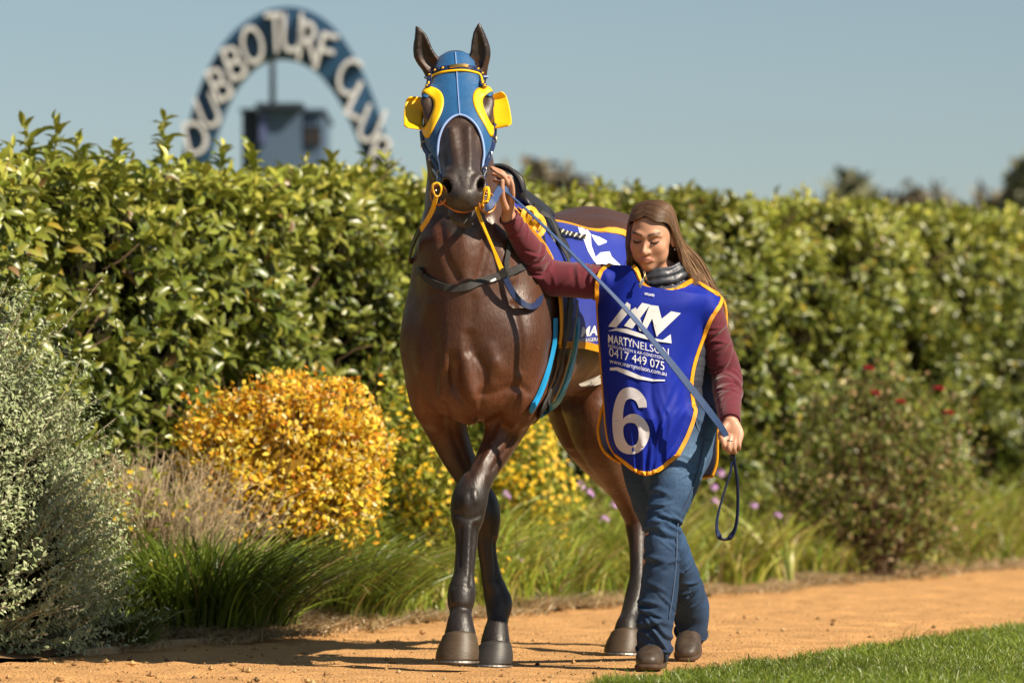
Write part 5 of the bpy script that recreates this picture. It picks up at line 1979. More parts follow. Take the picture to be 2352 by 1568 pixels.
CF = grid_faces(NS, NT)
if (np.cross(CVf[CF[40][2]] - CVf[CF[40][0]], CVf[CF[40][3]] - CVf[CF[40][1]]) @ (CVf[CF[40][0]] - HB(.6, 0, 1.27))) < 0:
    CF = CF[:, ::-1]
V2, F2 = shell(CVf, CF, .006)
new_mesh('cloth', V2, F2, M_CLOTH, cloth)
CBVH = bvh_of(CVf, CF)
for nm, E, C0 in (('front_trim', CV[0], 0), ('rear_trim', CV[-1], 0), ('bottom_trim', CV[:, -1], 0), ('bottom_trim', CV[:, 0], 0)):
    Nn = [near(CBVH, p)[1] for p in E]
    Nn = [n_ if n_ @ (p - HB(.6, 0, 1.27)) > 0 else -n_ for n_, p in zip(Nn, E)]
    V2, F2 = ribbon(E - np.array(Nn) * .007, Nn, .026, .010)
    new_mesh(nm, V2, F2, M_TRIM, cloth)


def decal(bvh, V2d, T, off=.003, side=None):
    """lay flat shapes, given as seen in the picture, onto a built surface"""
    out, ok = [], []
    for x, y in V2d:
        l, n_ = cast(bvh, x, y)
        if l is None:
            out.append((0, 0, 0)), ok.append(False)
        else:
            to = np.array(CAMV) - l
            to /= np.linalg.norm(to)
            out.append(l + to * off), ok.append(True)
    ok = np.array(ok)
    T = T[ok[T].all(1)]
    V_ = np.array(out)
    used = np.unique(T)
    re = np.full(len(V_), -1)
    re[used] = np.arange(len(used))
    V_, T = V_[used], re[T]
    if len(T):
        fn_ = np.cross(V_[T[:, 1]] - V_[T[:, 0]], V_[T[:, 2]] - V_[T[:, 0]])
        T = np.where((fn_[:, 1] > 0)[:, None], T[:, ::-1], T)
    return V_, T


def c4(pts):
    return [(x * .2344 + 1102.5, y * .2344 + 343) for x, y in pts]


for pts in ([(960, 755), (985, 735), (1040, 770), (1085, 828), (1052, 842), (1092, 940), (1130, 1048), (1145, 1120), (1118, 1095), (1060, 1000), (1020, 890), (975, 810)],
            [(1090, 832), (1170, 858), (1245, 898), (1235, 915), (1160, 942), (1120, 890)],
            [(1128, 1060), (1180, 1010), (1270, 1000), (1290, 1050), (1385, 1142), (1400, 1200), (1160, 1200), (1140, 1130)]):
    V2, T2 = poly_geo(c4(pts), 4)
    V2, T2 = decal(CBVH, V2, T2)
    new_mesh('white_shape', V2, T2, M_WHITE, cloth, smooth=True)
for s, x0, y0, sz, sl, bold, sh in (('MARTYNELSON', 1333, 773, 31, .02, .9, .18), ('REFRIGERATION & AIR-CONDITIONING', 1328, 787, 11.5, .03, .12, .0)):
    V2, T2 = text_geo(s, sz, bold * .9, 2, sh, xs=.86)
    V2 = np.stack([x0 + V2[:, 0], y0 - V2[:, 1] - V2[:, 0] * .10], 1)
    V2, T2 = decal(CBVH, V2, T2)
    new_mesh('printed_words', V2, T2, M_WHITE, cloth)

# girth: black elastic between light blue pads
girth = thing('girth', 'black elastic girth edged with light blue pads under the horse chest', 'girth', HB(.3, .2, 1.0))
M_CYAN = mat('light_blue_pad', srgb(22, 148, 208), rough=.55, noise=(30, .08))


def body_line(cast_pts, off, extra=()):
    P_, N_ = [], []
    for x, y in cast_pts:
        l, n_ = cast(HBVH, x, y)
        lc, nc = cast(CBVH, x, y)
        if lc is not None and (l is None or lc[1] < l[1]):
            l, n_ = lc, (nc if nc[1] < 0 else -nc)
        if l is None:
            continue
        P_.append(l + n_ * off), N_.append(n_)
    for q in extra:
        l, n_ = near(HBVH, q, off)
        P_.append(l), N_.append(n_)
    return P_, N_


gl = [(1302, 690), (1298, 730), (1291, 780), (1281, 830), (1268, 875), (1254, 910), (1240, 938)]
ex = (HB(.28, .10, .90), HB(.28, 0, .9), HB(.28, -.1, .9), HB(.28, -.2, .98))
for nm, dx, w, off, th, m in (('elastic', 0, .058, .012, .006, M_WEB), ('stitched_edge', 13, .010, .019, .003, mat('beige_stitching', srgb(150, 140, 120), rough=.7)), ('pad', 25, .026, .008, .012, M_CYAN), ('pad', -23, .018, .006, .011, M_CYAN)):
    c_ = [(x + dx - (6 if y < 760 and nm == 'pad' else 0), y + (0 if nm != 'pad' else 0)) for x, y in gl if not (nm == 'pad' and y < 720)]
    P, Nn = body_line(c_, off, ex if nm != 'stitched_edge' else ())
    V2, F2 = ribbon(P, Nn, w, th, n=5)
    new_mesh(nm, V2, F2, m, girth)

# saddle with stirrup leathers
saddle = thing('racing_saddle', 'small black racing saddle behind the horse neck', 'saddle', HB(.5, 0, 1.66))
_f = Field(HB(.5, 0, 1.6) - np.array([.45, .45, .42]), HB(.5, 0, 1.6) + np.array([.45, .45, .3]), .007)
_f.loft([HB(.30, 0, 1.715), HB(.38, 0, 1.665), HB(.52, 0, 1.640), HB(.62, 0, 1.622), HB(.70, 0, 1.615)], [(.06, .03), (.09, .035), (.10, .03), (.10, .028), (.07, .02)], side=BLAT, k=.02, n=6)
_f.ell(HB(.31, .0, 1.70), (.095, .028, .075), np.array([BLAT, BDIR, UPV]), k=.03)
for sg in (1, -1):
    _f.loft([HB(.44, .09 * sg, 1.63), HB(.42, .17 * sg, 1.53), HB(.40, .215 * sg, 1.42)], [(.02, .13), (.018, .12), (.012, .09)], side=BLAT, k=.03)
SV, SF = _f.nets(3)
new_mesh('seat', SV, SF, M_LEATHER, saddle)
SBVH = bvh_of(SV, SF)
P = [HB(.285, .095 * math.cos(a), 1.66 + .115 * math.sin(a)) for a in np.linspace(.15, math.pi - .15, 18)]
V2, F2 = tube(P, .008, 8)
new_mesh('pommel_binding', V2, F2, M_WEB, saddle)
# stirrup leather lying over the cloth
def over(pts, off):
    P_, N_ = [], []
    for x, y in pts:
        best = None
        for b_ in (HBVH, CBVH, SBVH):
            l, n_ = cast(b_, x, y)
            if l is not None and (best is None or l[1] < best[0][1]):
                best = (l, n_ if n_[1] < 0 else -n_)
        if best:
            P_.append(best[0] + best[1] * off), N_.append(best[1])
    return P_, N_
P, Nn = over([(1238, 492), (1256, 505), (1270, 530), (1284, 565), (1298, 602), (1304, 640), (1304, 690)], .012)
V2, F2 = ribbon(P, Nn, .024, .004, n=5)
new_mesh('stirrup_leather', V2, F2, M_WEB, saddle)
P, Nn = over([(1224, 470), (1236, 505), (1243, 545), (1246, 585)], .010)
V2, F2 = ribbon(P, Nn, .012, .003, n=5)
new_mesh('saddle_strap', V2, F2, M_LEATHER, saddle)
P, Nn = over([(1278, 534), (1290, 540), (1305, 545), (1322, 549), (1339, 552)], .016)
braid = []
Q = catmull(np.array(P), 10)
for k in range(3):
    pts = [q + np.array([0, -.004 * math.cos(i * .9 + k * 2.1), .006 * math.sin(i * .9 + k * 2.1)]) for i, q in enumerate(Q)]
    br = tube(pts, .0042, 6)
    new_mesh('braided_strand', br[0], br[1], [M_LEATHER, mat('cream_cord', (.6, .56, .45), rough=.7), M_LEATHER][k], saddle)
# knotted yellow strap hanging at the saddle front
knot = thing('knotted_yellow_strap', 'knotted yellow strap hanging in front of the saddle', 'strap', W(1213, 510, .0))
P, Nn = over([(1185, 486), (1196, 492), (1206, 500), (1214, 512), (1220, 524)], .012)
V2, F2 = ribbon(P, Nn, .026, .004, n=5)
new_mesh('strap', V2, F2, M_YSTRAP, knot)
kc = P[-2] + np.array([0, -.02, 0])
for a0, r_, off in ((0, .026, (0, 0, 0)), (1.1, .03, (.015, -.008, -.02)), (2.1, .024, (-.006, -.012, .012))):
    c = kc + np.array(off)
    P2 = [c + np.array([math.cos(a + a0) * r_, -.006 * math.sin(2 * a), math.sin(a + a0) * r_ * 1.25]) for a in np.linspace(0, 2 * math.pi, 20, endpoint=False)]
    V2, F2 = ribbon(P2, [np.array([.3, -.9, .2])] * 20, .018, .006, closed=True)
    new_mesh('knot_loop', V2, F2, M_YSTRAP, knot)
P = [W(1222, 525, -.01), W(1232, 530, -.03), W(1239, 520, -.03), W(1240, 505, -.02), W(1232, 498, -.01)]
V2, F2 = ribbon(P, [(.2, -1, .1)] * 5, .016, .003, n=5)
new_mesh('loose_end', V2, F2, M_YSTRAP, knot)
# pale plastic loop by the belly
P = [W(1392, 870, .30), W(1378, 874, .24), W(1360, 882, .22), W(1348, 887, .24), W(1346, 881, .28), W(1360, 872, .32), W(1385, 860, .36)]
V2, F2 = ribbon(P, [(0, -.3, 1)] * 4 + [(0, .3, 1)] * 3, .05, .003, n=5)
V2, F2 = V2, F2
tag(new_mesh('strap_loop', V2, F2, mat('pale_plastic', srgb(205, 198, 185), rough=.5, transl=.3)), 'pale curved strap loop beside the horse belly', 'strap')
# brand mark on the shoulder
P = []
for a in np.linspace(0, 2 * math.pi, 26, endpoint=False):
    l, n_ = cast(HBVH, 1232 + 5.5 * math.cos(a) + 2 * math.sin(a), 772 + 29 * math.sin(a))
    if l is not None:
        P.append(l + n_ * .0005)
if len(P) > 10:
    V2, F2 = tube(P, .0014, 5, closed=True)
    new_mesh('brand_mark', V2, F2, mat('scar_hair', srgb(96, 64, 46), rough=.7), horse)
# ================================================================ the woman leading the horse
person = thing('person', 'woman in blue numbered tabard and jeans leading the horse by its strap', 'person', (.52, .1, 0))


def WP(px, py, d):
    """as W, for her: she walks a little ahead of the horse shoulder, only the raised hand reaches back to it"""
    sh = -.20 if py < 1000 else -.20 + .12 * min(1.0, (py - 1000) / 480.0)
    sh *= min(1.0, max(0.0, (px - 1195) / 200.0))
    return W(px, py, d + sh)


YAW, PIT = R(17), R(13)
GF = np.array([-math.sin(YAW) * math.cos(PIT), -math.cos(YAW) * math.cos(PIT), -math.sin(PIT)])     # where she looks
GX = np.array([math.cos(YAW), -math.sin(YAW), 0.0])                                                  # her left
GX = GX + np.array([0, 0, -.05])
GX -= GF * GX.dot(GF)
GX /= np.linalg.norm(GX)
GZ = np.cross(GF, GX)
if GZ[2] < 0:
    GZ = -GZ
GM = np.array([GX, GF, GZ])
GC = WP(1497, 541, -.02)


def G(x, y, z):
    return GC + GX * x + GF * y + GZ * z


SHR, ELR, WRR = WP(1408, 650, .02), WP(1243, 622, -.13), WP(1168, 497, -.345)
SHL, ELL, WRL = WP(1618, 712, .03), WP(1667, 862, .10), WP(1677, 968, -.10)


def hand(f, wrist, palm_end, side, fingers, thumb, pr=.9):
    wrist, palm_end = np.asarray(wrist, float), np.asarray(palm_end, float)
    ax = palm_end - wrist
    f.loft([wrist - ax * .25, wrist, wrist + ax * .45, wrist + ax * .8, palm_end], [(.023, .021), (.025, .020), (.034, .017), (.040, .015), (.037, .012)], side=side, k=.006, n=5)
    for fg in fingers:
        f.loft(fg, np.linspace(.0098, .0075, len(fg)) * pr, side=side, k=.004, n=5)
    f.loft(thumb, np.linspace(.0135, .0088, len(thumb)) * pr, side=side, k=.008, n=5)


def build_body():
    f = Field((-.14, -.48, .06), (.84, .60, 1.77), .0034)
    # skull and face
    f.ell(G(0, -.016, .028), (.0745, .096, .084), GM, k=0)
    f.ell(G(0, .020, -.022), (.059, .071, .086), GM, k=.03)
    f.ell(G(0, .026, -.070), (.042, .056, .042), GM, k=.025)
    f.ell(G(0, .066, -.099), (.019, .016, .015), GM, k=.02)
    for sg in (1, -1):
        f.ell(G(.036 * sg, .056, -.030), (.025, .024, .025), GM, k=.02)
        f.ell(G(.041 * sg, .028, -.062), (.017, .03, .022), GM, k=.02)
        f.loft([G(.008 * sg, .085, .012), G(.028 * sg, .083, .019), G(.048 * sg, .068, .014)], [.0075, .0085, .006], side=GZ, k=.014)
        f.ell(G(.031 * sg, .091, -.002), (.018, .013, .0105), GM, k=.012, op='sub')
        f.ell(G(.031 * sg, .071, -.002), (.0155, .0125, .0125), GM, k=.004)
        f.loft([G(.016 * sg, .080, -.006), G(.024 * sg, .0842, -.0075), G(.032 * sg, .0846, -.008), G(.043 * sg, .079, -.0065)], [.0022, .003, .003, .002], side=GZ, k=.003)
        f.ell(G(.0112 * sg, .090, -.042), (.0078, .0105, .008), GM, k=.007)
        f.ell(G(.0085 * sg, .0985, -.0515), (.0045, .005, .0035), GM, k=.003, op='sub')
        f.ell(G(.0765 * sg, -.014, -.012), (.009, .019, .031), frame(GX + .25 * sg * GF, GF), k=.006)
    f.loft([G(0, .081, .012), G(0, .087, -.002), G(0, .096, -.020), G(0, .107, -.038)], [.0070, .0065, .0075, .0098], side=GX, k=.009, n=6)
    f.ell(G(0, .104, -.043), (.0098, .0105, .0085), GM, k=.007)
    f.loft([G(-.024, .079, -.072), G(-.010, .0895, -.0655), G(0, .0905, -.0665), G(.010, .0895, -.0655), G(.024, .079, -.072)], [.0022, .0042, .0038, .0042, .0022], side=GZ, k=.007)
    f.loft([G(-.021, .080, -.073), G(0, .0905, -.0765), G(.021, .080, -.073)], [.0022, .0052, .0022], side=GZ, k=.007)
    f.loft([G(-.024, .086, -.0745), G(-.01, .095, -.0708), G(0, .0975, -.0705), G(.01, .095, -.0708), G(.024, .086, -.0745)], [.0016, .002, .0022, .002, .0016], side=GZ, k=.002, op='sub', n=6)
    # neck, trunk, limbs
    nb = WP(1520, 668, .05)
    f.loft([G(0, -.025, -.05), G(0, -.03, -.10), nb], [.056, .054, .062], k=.02)
    f.loft([WP(1518, 690, .05), WP(1520, 760, .04), WP(1515, 860, .05), WP(1520, 930, .06), WP(1528, 1000, .07)], [(.165, .085), (.150, .10), (.125, .09), (.135, .095), (.15, .10)], k=.03)
    f.loft([WP(1500, 690, .04), SHR, ELR, WRR], [.05, .048, .037, .026], k=.03)
    f.loft([WP(1560, 695, .04), SHL, ELL, WRL], [.05, .048, .037, .026], k=.03)
    f.loft([WP(1570, 1000, .06), WP(1520, 1195, -.10), WP(1505, 1330, -.15), WP(1496, 1470, -.18)], [.078, .05, .047, .035], k=.03)
    f.loft([WP(1470, 1000, .08), WP(1510, 1195, .16), WP(1560, 1300, .35), WP(1590, 1430, .55)], [.078, .05, .047, .035], k=.03)
    # her right hand, up against the cheek of the horse
    hd = -.385
    hand(f, WP(1167, 488, -.352), WP(1168, 424, hd - .01), (.45, -.9, 0),
         [[WP(1168, 425, hd - .03), WP(1157, 405, hd - .045), WP(1144, 397, hd - .045), WP(1132, 389, hd - .04)],
          [WP(1170, 420, hd - .012), WP(1156, 399, hd - .025), WP(1142, 391, hd - .02), WP(1129, 386, hd - .01)],
          [WP(1168, 428, hd + .01), WP(1156, 410, hd + .0), WP(1144, 403, hd + .0), WP(1133, 400, hd + .005)],
          [WP(1164, 436, hd + .025), WP(1153, 424, hd + .02), WP(1144, 418, hd + .02), WP(1136, 415, hd + .02)]],
         [WP(1162, 478, hd - .015), WP(1155, 458, hd - .04), WP(1153, 436, hd - .058), WP(1154, 416, hd - .062)])
    # her left hand, closed round the lead
    k0 = WP(1678, 966, -.10)
    hand(f, k0, WP(1683, 1004, -.125), (1, -.25, 0),
         [[WP(1667, 1000, -.135), WP(1662, 1020, -.158), WP(1668, 1031, -.135), WP(1674, 1022, -.115)],
          [WP(1678, 1003, -.135), WP(1674, 1028, -.160), WP(1678, 1039, -.135), WP(1682, 1028, -.112)],
          [WP(1688, 1003, -.132), WP(1686, 1029, -.153), WP(1688, 1039, -.130), WP(1689, 1028, -.108)],
          [WP(1697, 1000, -.128), WP(1697, 1022, -.145), WP(1696, 1031, -.125), WP(1694, 1022, -.105)]],
         [WP(1668, 976, -.118), WP(1659, 990, -.14), WP(1655, 1000, -.150), WP(1656, 1009, -.150)], pr=.98)
    return f.nets(2)


PV, PF = build_body()
q = (PV - GC) @ GM.T
skin = np.array([.53, .275, .175])
cols = np.tile(skin, (len(PV), 1)) * (1 + .06 * noise3(PV, 60, 4))[:, None]
hd_ = (np.abs(q[:, 0]) < .09) & (np.abs(q[:, 2]) < .13) & (np.abs(q[:, 1]) < .13)


def blend(mask, c):
    global cols
    m = np.clip(mask, 0, 1)[:, None]
    cols = cols * (1 - m) + np.array(c) * m


gs = lambda x, c, w: np.exp(-((x - c) / w) ** 2)
lip = hd_ * (q[:, 1] > .074) * gs(q[:, 2], -.0705, .0085) * (np.abs(q[:, 0]) < .025)
blend(lip * .75, (.42, .15, .115))
for sg in (1, -1):
    cheek = hd_ * gs(q[:, 0], .04 * sg, .02) * gs(q[:, 2], -.035, .02) * (q[:, 1] > .03)
    blend(cheek * .30, (.52, .21, .135))
    ax_ = (q[:, 0] * sg - .030)
    bz = .0225 - .0035 * (ax_ / .02) ** 2 + .003 * (ax_ / .02)
    brow = hd_ * (q[:, 1] > .05) * gs(q[:, 2], bz, .0042) * np.clip((.023 - np.abs(ax_)) / .005, 0, 1)
    blend(brow * 1.0, (.045, .022, .012))
    lz = -.0085 + .004 * (ax_ / .016) ** 2
    lash = hd_ * (q[:, 1] > .06) * gs(q[:, 2], lz, .0030) * np.clip((.0175 - np.abs(ax_)) / .003, 0, 1)
    blend(lash * .95, (.03, .018, .012))
    shd = hd_ * (q[:, 1] > .06) * gs(q[:, 2], .004, .006) * np.clip((.019 - np.abs(ax_)) / .005, 0, 1)
    blend(shd * .30, (.30, .135, .085))
hairy = ((q[:, 2] > .074 - np.clip(.062 - q[:, 1], 0, 1) * 1.1) & (np.abs(q[:, 0]) < .09)).astype(float) * hd_ * (q[:, 2] > -.01)
blend(hairy * .95, (.06, .03, .017))
M_SKIN = mat('skin', rough=.48, spec=.4, attr=True, bump=(300, .08, .0008), sss=.12)
new_mesh('body', PV, PF, M_SKIN, person, cols=cols)

M_LASH = mat('dark_lash', (.012, .008, .006), rough=.6)
for sg in (1, -1):
    P = [G(x_ * sg, y_, z_) for x_, y_, z_ in ((.0145, .0815, -.0065), (.022, .0870, -.0100), (.031, .0885, -.0112), (.040, .0845, -.0095), (.0475, .0765, -.0050))]
    V2, F2 = tube(P, [.0007, .0015, .0019, .0018, .0008], 6, n=4)
    new_mesh('eyelash', V2, F2, M_LASH, person)
# ---- clothes: jumper, padded vest, jeans
M_WOOL = mat('maroon_knit', srgb(98, 34, 46), rough=.85, spec=.2, sheen=.35, noise=(40, .14), bump=(420, .25, .0015))
M_PUFF = mat('charcoal_quilted', srgb(58, 60, 70), rough=.42, spec=.5, noise=(30, .15), bump=(50, .3, .004))
M_DENIM = mat('blue_denim', rough=.8, spec=.25, attr=True, noise=(120, .35), weave=(900, .3))
M_BOOT = mat('dark_boot_leather', srgb(66, 54, 44), rough=.5, noise=(26, .6), bump=(60, .3, .002))
M_SOLE = mat('boot_sole', srgb(70, 50, 36), rough=.8, noise=(40, .3))

f = Field((-.10, -.48, .80), (.86, .20, 1.64), .005)
f.loft([WP(1505, 690, .05), WP(1450, 668, .05), SHR, (SHR + ELR) / 2 + np.array([0, 0, -.012]), ELR + np.array([.012, .01, -.014]), ELR * .55 + WRR * .45 + np.array([.006, 0, -.006]), WRR + (ELR - WRR) * .04], [.07, .070, .064, .062, .062, .047, .0345], k=.02, n=6, cap=.3)
f.loft([WP(1540, 690, .05), WP(1590, 690, .05), SHL, (SHL + ELL) / 2, ELL, ELL * .45 + WRL * .55, WRL + (ELL - WRL) * .05], [.07, .070, .064, .057, .055, .047, .036], k=.02, n=6, cap=.3)
JV, JF = f.nets(3)


def folds(V, Nn, pts, spots, reach=.13):
    """cloth folds across a limb: spots = (arc position, spread, number, height, seed)"""
    pts = np.asarray(pts, float)
    best = np.full(len(V), 1e9)
    arc, lat = np.zeros(len(V)), np.zeros(len(V))
    acc = 0.0
    for i in range(len(pts) - 1):
        a, b = pts[i], pts[i + 1]
        L = np.linalg.norm(b - a)
        w = (b - a) / L
        sd = np.cross(w, (0, -1, 0))
        sd /= np.linalg.norm(sd)
        t = np.clip(((V - a) @ w) / L, 0, 1)
        r_ = V - a - t[:, None] * (b - a)
        d = np.linalg.norm(r_, axis=1)
        u = d < best
        best[u] = d[u]
        arc[u] = acc + t[u] * L
        lat[u] = (r_ @ sd)[u]
        acc += L
    disp = np.zeros(len(V))
    for c, w, num, amp, seed in spots:
        r = np.random.default_rng(seed)
        for k in range(num):
            c0, tl_, bow = c + r.normal(0, w), r.normal(0, .45), r.normal(0, 5)
            x0, wx, sg_ = r.uniform(-.05, .05), r.uniform(.022, .05), r.uniform(.0045, .010)
            q = arc - c0 - tl_ * (lat - x0) - bow * (lat - x0) ** 2
            g = np.exp(-((lat - x0) / wx) ** 2)
            disp += amp * r.uniform(.5, 1.2) * g * (np.exp(-(q / sg_) ** 2) - .7 * np.exp(-((q - 1.7 * sg_) / (sg_ * 1.2)) ** 2))
    return V + Nn * (disp * (best < reach))[:, None]


Nn = vnormals(JV, JF)
JV = folds(JV, Nn, [SHR, ELR, WRR], [(.28, .04, 9, .007, 3), (.06, .04, 6, .006, 5), (.16, .05, 5, .004, 8), (.50, .05, 8, .003, 6)])
JV = folds(JV, Nn, [SHL, ELL, WRL], [(.25, .04, 9, .006, 13), (.06, .04, 6, .005, 15), (.36, .04, 12, .004, 18), (.15, .05, 6, .004, 11)])
JV += vnormals(JV, JF) * (.0022 * noise3(JV, 40, 21, 2))[:, None]
new_mesh('jumper', JV, JF, M_WOOL, person)
for wr, el in ((WRR, ELR), (WRL, ELL)):
    d = (wr - el) / np.linalg.norm(wr - el)
    M = frame(d, (0, 0, 1) if abs(d[2]) < .8 else (1, 0, 0))
    P = [wr - d * .004 + M[1] * .034 * math.cos(a) + M[2] * .034 * math.sin(a) for a in np.linspace(0, 2 * math.pi, 24, endpoint=False)]
    V2, F2 = tube(P, .004, 6, closed=True)
    new_mesh('cuff', V2, F2, M_WOOL, person)

f = Field((.20, -.46, .78), (.80, .16, 1.48), .0055)
tors = [(700, .155, .090), (740, .165, .105), (780, .155, .108), (820, .146, .104), (860, .140, .100), (900, .139, .100), (935, .145, .104), (955, .146, .104)]
for i in range(22):
    y = 705 + i * 11.6
    a = np.interp(y, [t[0] for t in tors], [t[1] for t in tors])
    b = np.interp(y, [t[0] for t in tors], [t[2] for t in tors])
    if i % 2 == 0:
        f.loft([WP(1522, y - 8, .05), WP(1522, y + 8, .05)], [(a * .985, b * .985), (a * .985, b * .985)], k=.008, n=1, cap=.12)
    f.loft([WP(1522, y - 3, .05), WP(1522, y + 3, .05)], [(a, b), (a, b)], k=.01, n=1, cap=.1)
nk = np.array([WP(1524, 668, .045), WP(1519, 642, .035), WP(1515, 620, .025), WP(1512, 604, .02)])
for c, a, b, rr in ((nk[0], .110, .088, .017), (nk[0] * .35 + nk[1] * .65, .104, .083, .015), (nk[1] * .5 + nk[2] * .5, .099, .080, .014), (nk[2] * .75 + nk[3] * .25, .094, .077, .012), (nk[3], .089, .074, .009)):
    ring = [c + np.array([a * math.cos(t), b * math.sin(t), .026 * math.cos(t) * .6 + .028 * math.sin(t) + .002 * math.sin(7 * t)]) for t in np.linspace(0, 2 * math.pi, 25)]
    f.loft(ring, [rr] * 25, side=(0, 0, 1), k=.003, n=1)
QV, QF = f.nets(2)
QV += vnormals(QV, QF) * (.003 * noise3(QV, 55, 33, 2))[:, None]
vest = new_mesh('padded_vest', QV, QF, M_PUFF, person)
VB = bvh_of(QV, QF)
# zip and its pull
P, Nn = [], []
for x, y in ((1481, 621), (1482, 632), (1486, 645), (1490, 658)):
    l, n_ = cast(VB, x, y)
    if l is not None:
        P.append(l + n_ * .003), Nn.append(n_)
V2, F2 = ribbon(P, Nn, .008, .003, n=4)
zp = new_mesh('zip', V2, F2, M_NICKEL, None)
zp.parent = vest
P = [WP(1482, 625, -.115), WP(1480, 634, -.125), WP(1476, 643, -.128)]
V2, F2 = tube(P, .0022, 6, n=3)
zc = new_mesh('zip_chain', V2, F2, M_BRASS, None)
zc.parent = vest
V2, F2 = ribbon([WP(1477, 641, -.128), WP(1472, 652, -.13), WP(1469, 660, -.13)], [(0, -1, 0)] * 3, .011, .003)
zq = new_mesh('zip_pull', V2, F2, mat('grey_rubber', (.2, .2, .21), rough=.6), None)
zq.parent = vest

f = Field((.26, -.50, .02), (.84, .74, .92), .0055)
f.loft([WP(1540, 925, .055), WP(1538, 975, .06), WP(1535, 1030, .07)], [(.142, .105), (.158, .118), (.155, .12)], k=.02, n=5, cap=.2)
f.loft([WP(1572, 985, .055), WP(1560, 1060, .0), WP(1543, 1125, -.06), WP(1524, 1190, -.105), WP(1521, 1240, -.125), WP(1520, 1300, -.15), WP(1512, 1370, -.17), WP(1504, 1430, -.185), WP(1503, 1486, -.19)],
       [(.095, .105), (.094, .10), (.080, .088), (.064, .072), (.062, .070), (.064, .07), (.066, .07), (.064, .07), (.060, .072)], k=.03, n=6, cap=.15)
f.loft([WP(1482, 985, .08), WP(1487, 1070, .09), WP(1500, 1140, .12), WP(1520, 1210, .18), WP(1545, 1270, .28), WP(1572, 1340, .42), WP(1590, 1400, .52), WP(1588, 1448, .54)],
       [(.095, .105), (.090, .10), (.078, .088), (.064, .072), (.062, .07), (.062, .07), (.062, .072), (.056, .072)], k=.03, n=6, cap=.15)
DV, DF = f.nets(3)
L1 = [WP(1572, 985, .055), WP(1543, 1125, -.06), WP(1521, 1215, -.115), WP(1520, 1300, -.15), WP(1503, 1486, -.19)]
L2 = [WP(1482, 985, .08), WP(1500, 1140, .12), WP(1530, 1240, .22), WP(1572, 1340, .42), WP(1588, 1448, .54)]
front_leg = DV[:, 1] < .05
for it in range(1):
    Nn = vnormals(DV, DF)
    A = folds(DV, Nn, L1, [(.22, .05, 6, .006, 41), (.36, .04, 12, .008, 42), (.70, .05, 13, .010, 43), (.52, .08, 6, .005, 45), (.05, .06, 5, .005, 44)])
    B_ = folds(DV, Nn, L2, [(.36, .06, 8, .006, 52), (.64, .08, 12, .009, 53), (.15, .1, 5, .004, 54)])
    d1 = np.min([np.linalg.norm(DV - p, axis=1) for p in catmull(L1, 8)], 0)
    d2 = np.min([np.linalg.norm(DV - p, axis=1) for p in catmull(L2, 8)], 0)
    DV = np.where((d1 < d2)[:, None], A, B_)
DV += vnormals(DV, DF) * (.002 * noise3(DV, 60, 61, 2))[:, None]
dark, mid, fade = np.array(srgb(28, 42, 64)), np.array(srgb(52, 78, 112)), np.array(srgb(112, 142, 172))
zz = DV[:, 2]
d1 = np.min([np.linalg.norm(DV - p, axis=1) for p in catmull(L1, 8)], 0)
d2 = np.min([np.linalg.norm(DV - p, axis=1) for p in catmull(L2, 8)], 0)
wear = np.clip(.5 + .45 * noise3(DV, 11, 71, 3) + .45 * gs(zz, .72, .12) * (d1 < d2) + .25 * gs(zz, .5, .1), 0, 1)
dcol = dark[None] * (1 - wear[:, None]) + mid[None] * wear[:, None]
w2 = np.clip(gs(zz, .74, .10) * .8 + .25 * noise3(DV, 30, 72, 2), 0, 1)[:, None] * (d1 < d2)[:, None] * .45
dcol = dcol * (1 - w2) + fade * w2
low = np.clip((.20 - zz) / .15, 0, 1)[:, None] * .35
dcol = dcol * (1 - low) + np.array(srgb(46, 42, 40)) * low
jeans = new_mesh('jeans', DV, DF, M_DENIM, person, cols=dcol)
JB = bvh_of(DV, DF)
M_STITCH = mat('denim_stitching', srgb(60, 76, 104), rough=.8)
for pts in ([(1622, 965), (1618, 1020), (1605, 1080), (1585, 1140), (1560, 1200), (1556, 1280), (1548, 1360), (1538, 1420)], [(1600, 945), (1604, 980), (1620, 1005), (1638, 1012)]):
    P, Nn = [], []
    for x, y in pts:
        l, n_ = cast(JB, x - 3, y)
        if l is not None:
            P.append(l + n_ * .001), Nn.append(n_)
    if len(P) > 3:
        V2, F2 = ribbon(P, Nn, .006, .0025, n=5)
        sm = new_mesh('seam', V2, F2, M_STITCH, None)
        sm.parent = jeans
for c, ax, rr in ((WP(1503, 1489, -.19), (0, -.1, 1), (.062, .072)), (WP(1587, 1452, .545), (.1, -.35, 1), (.058, .072))):
    M = frame(ax, (1, 0, 0))
    P = [np.asarray(c) + M[1] * rr[0] * math.cos(a) + M[2] * rr[1] * math.sin(a) + np.array([0, 0, .006 * math.sin(3 * a)]) for a in np.linspace(0, 2 * math.pi, 30, endpoint=False)]
    V2, F2 = tube(P, .0055, 6, closed=True)
    hm = new_mesh('hem', V2, F2, M_DENIM, None, cols=np.tile(dark * 1.3, (len(V2), 1)))
    hm.parent = jeans
# belt glimpse and white shirt tail
P = [WP(1520 + 100 * math.cos(a), 938 + 6 * math.sin(a), .06 - .118 * math.sin(a)) for a in np.linspace(-.4, 1.5, 16)]
V2, F2 = ribbon(P, [(math.cos(a), -math.sin(a), 0) for a in np.linspace(-.4, 1.5, 16)], .032, .005)
new_mesh('shirt_hem', V2, F2, mat('white_shirt', (.72, .72, .74), rough=.7), person)


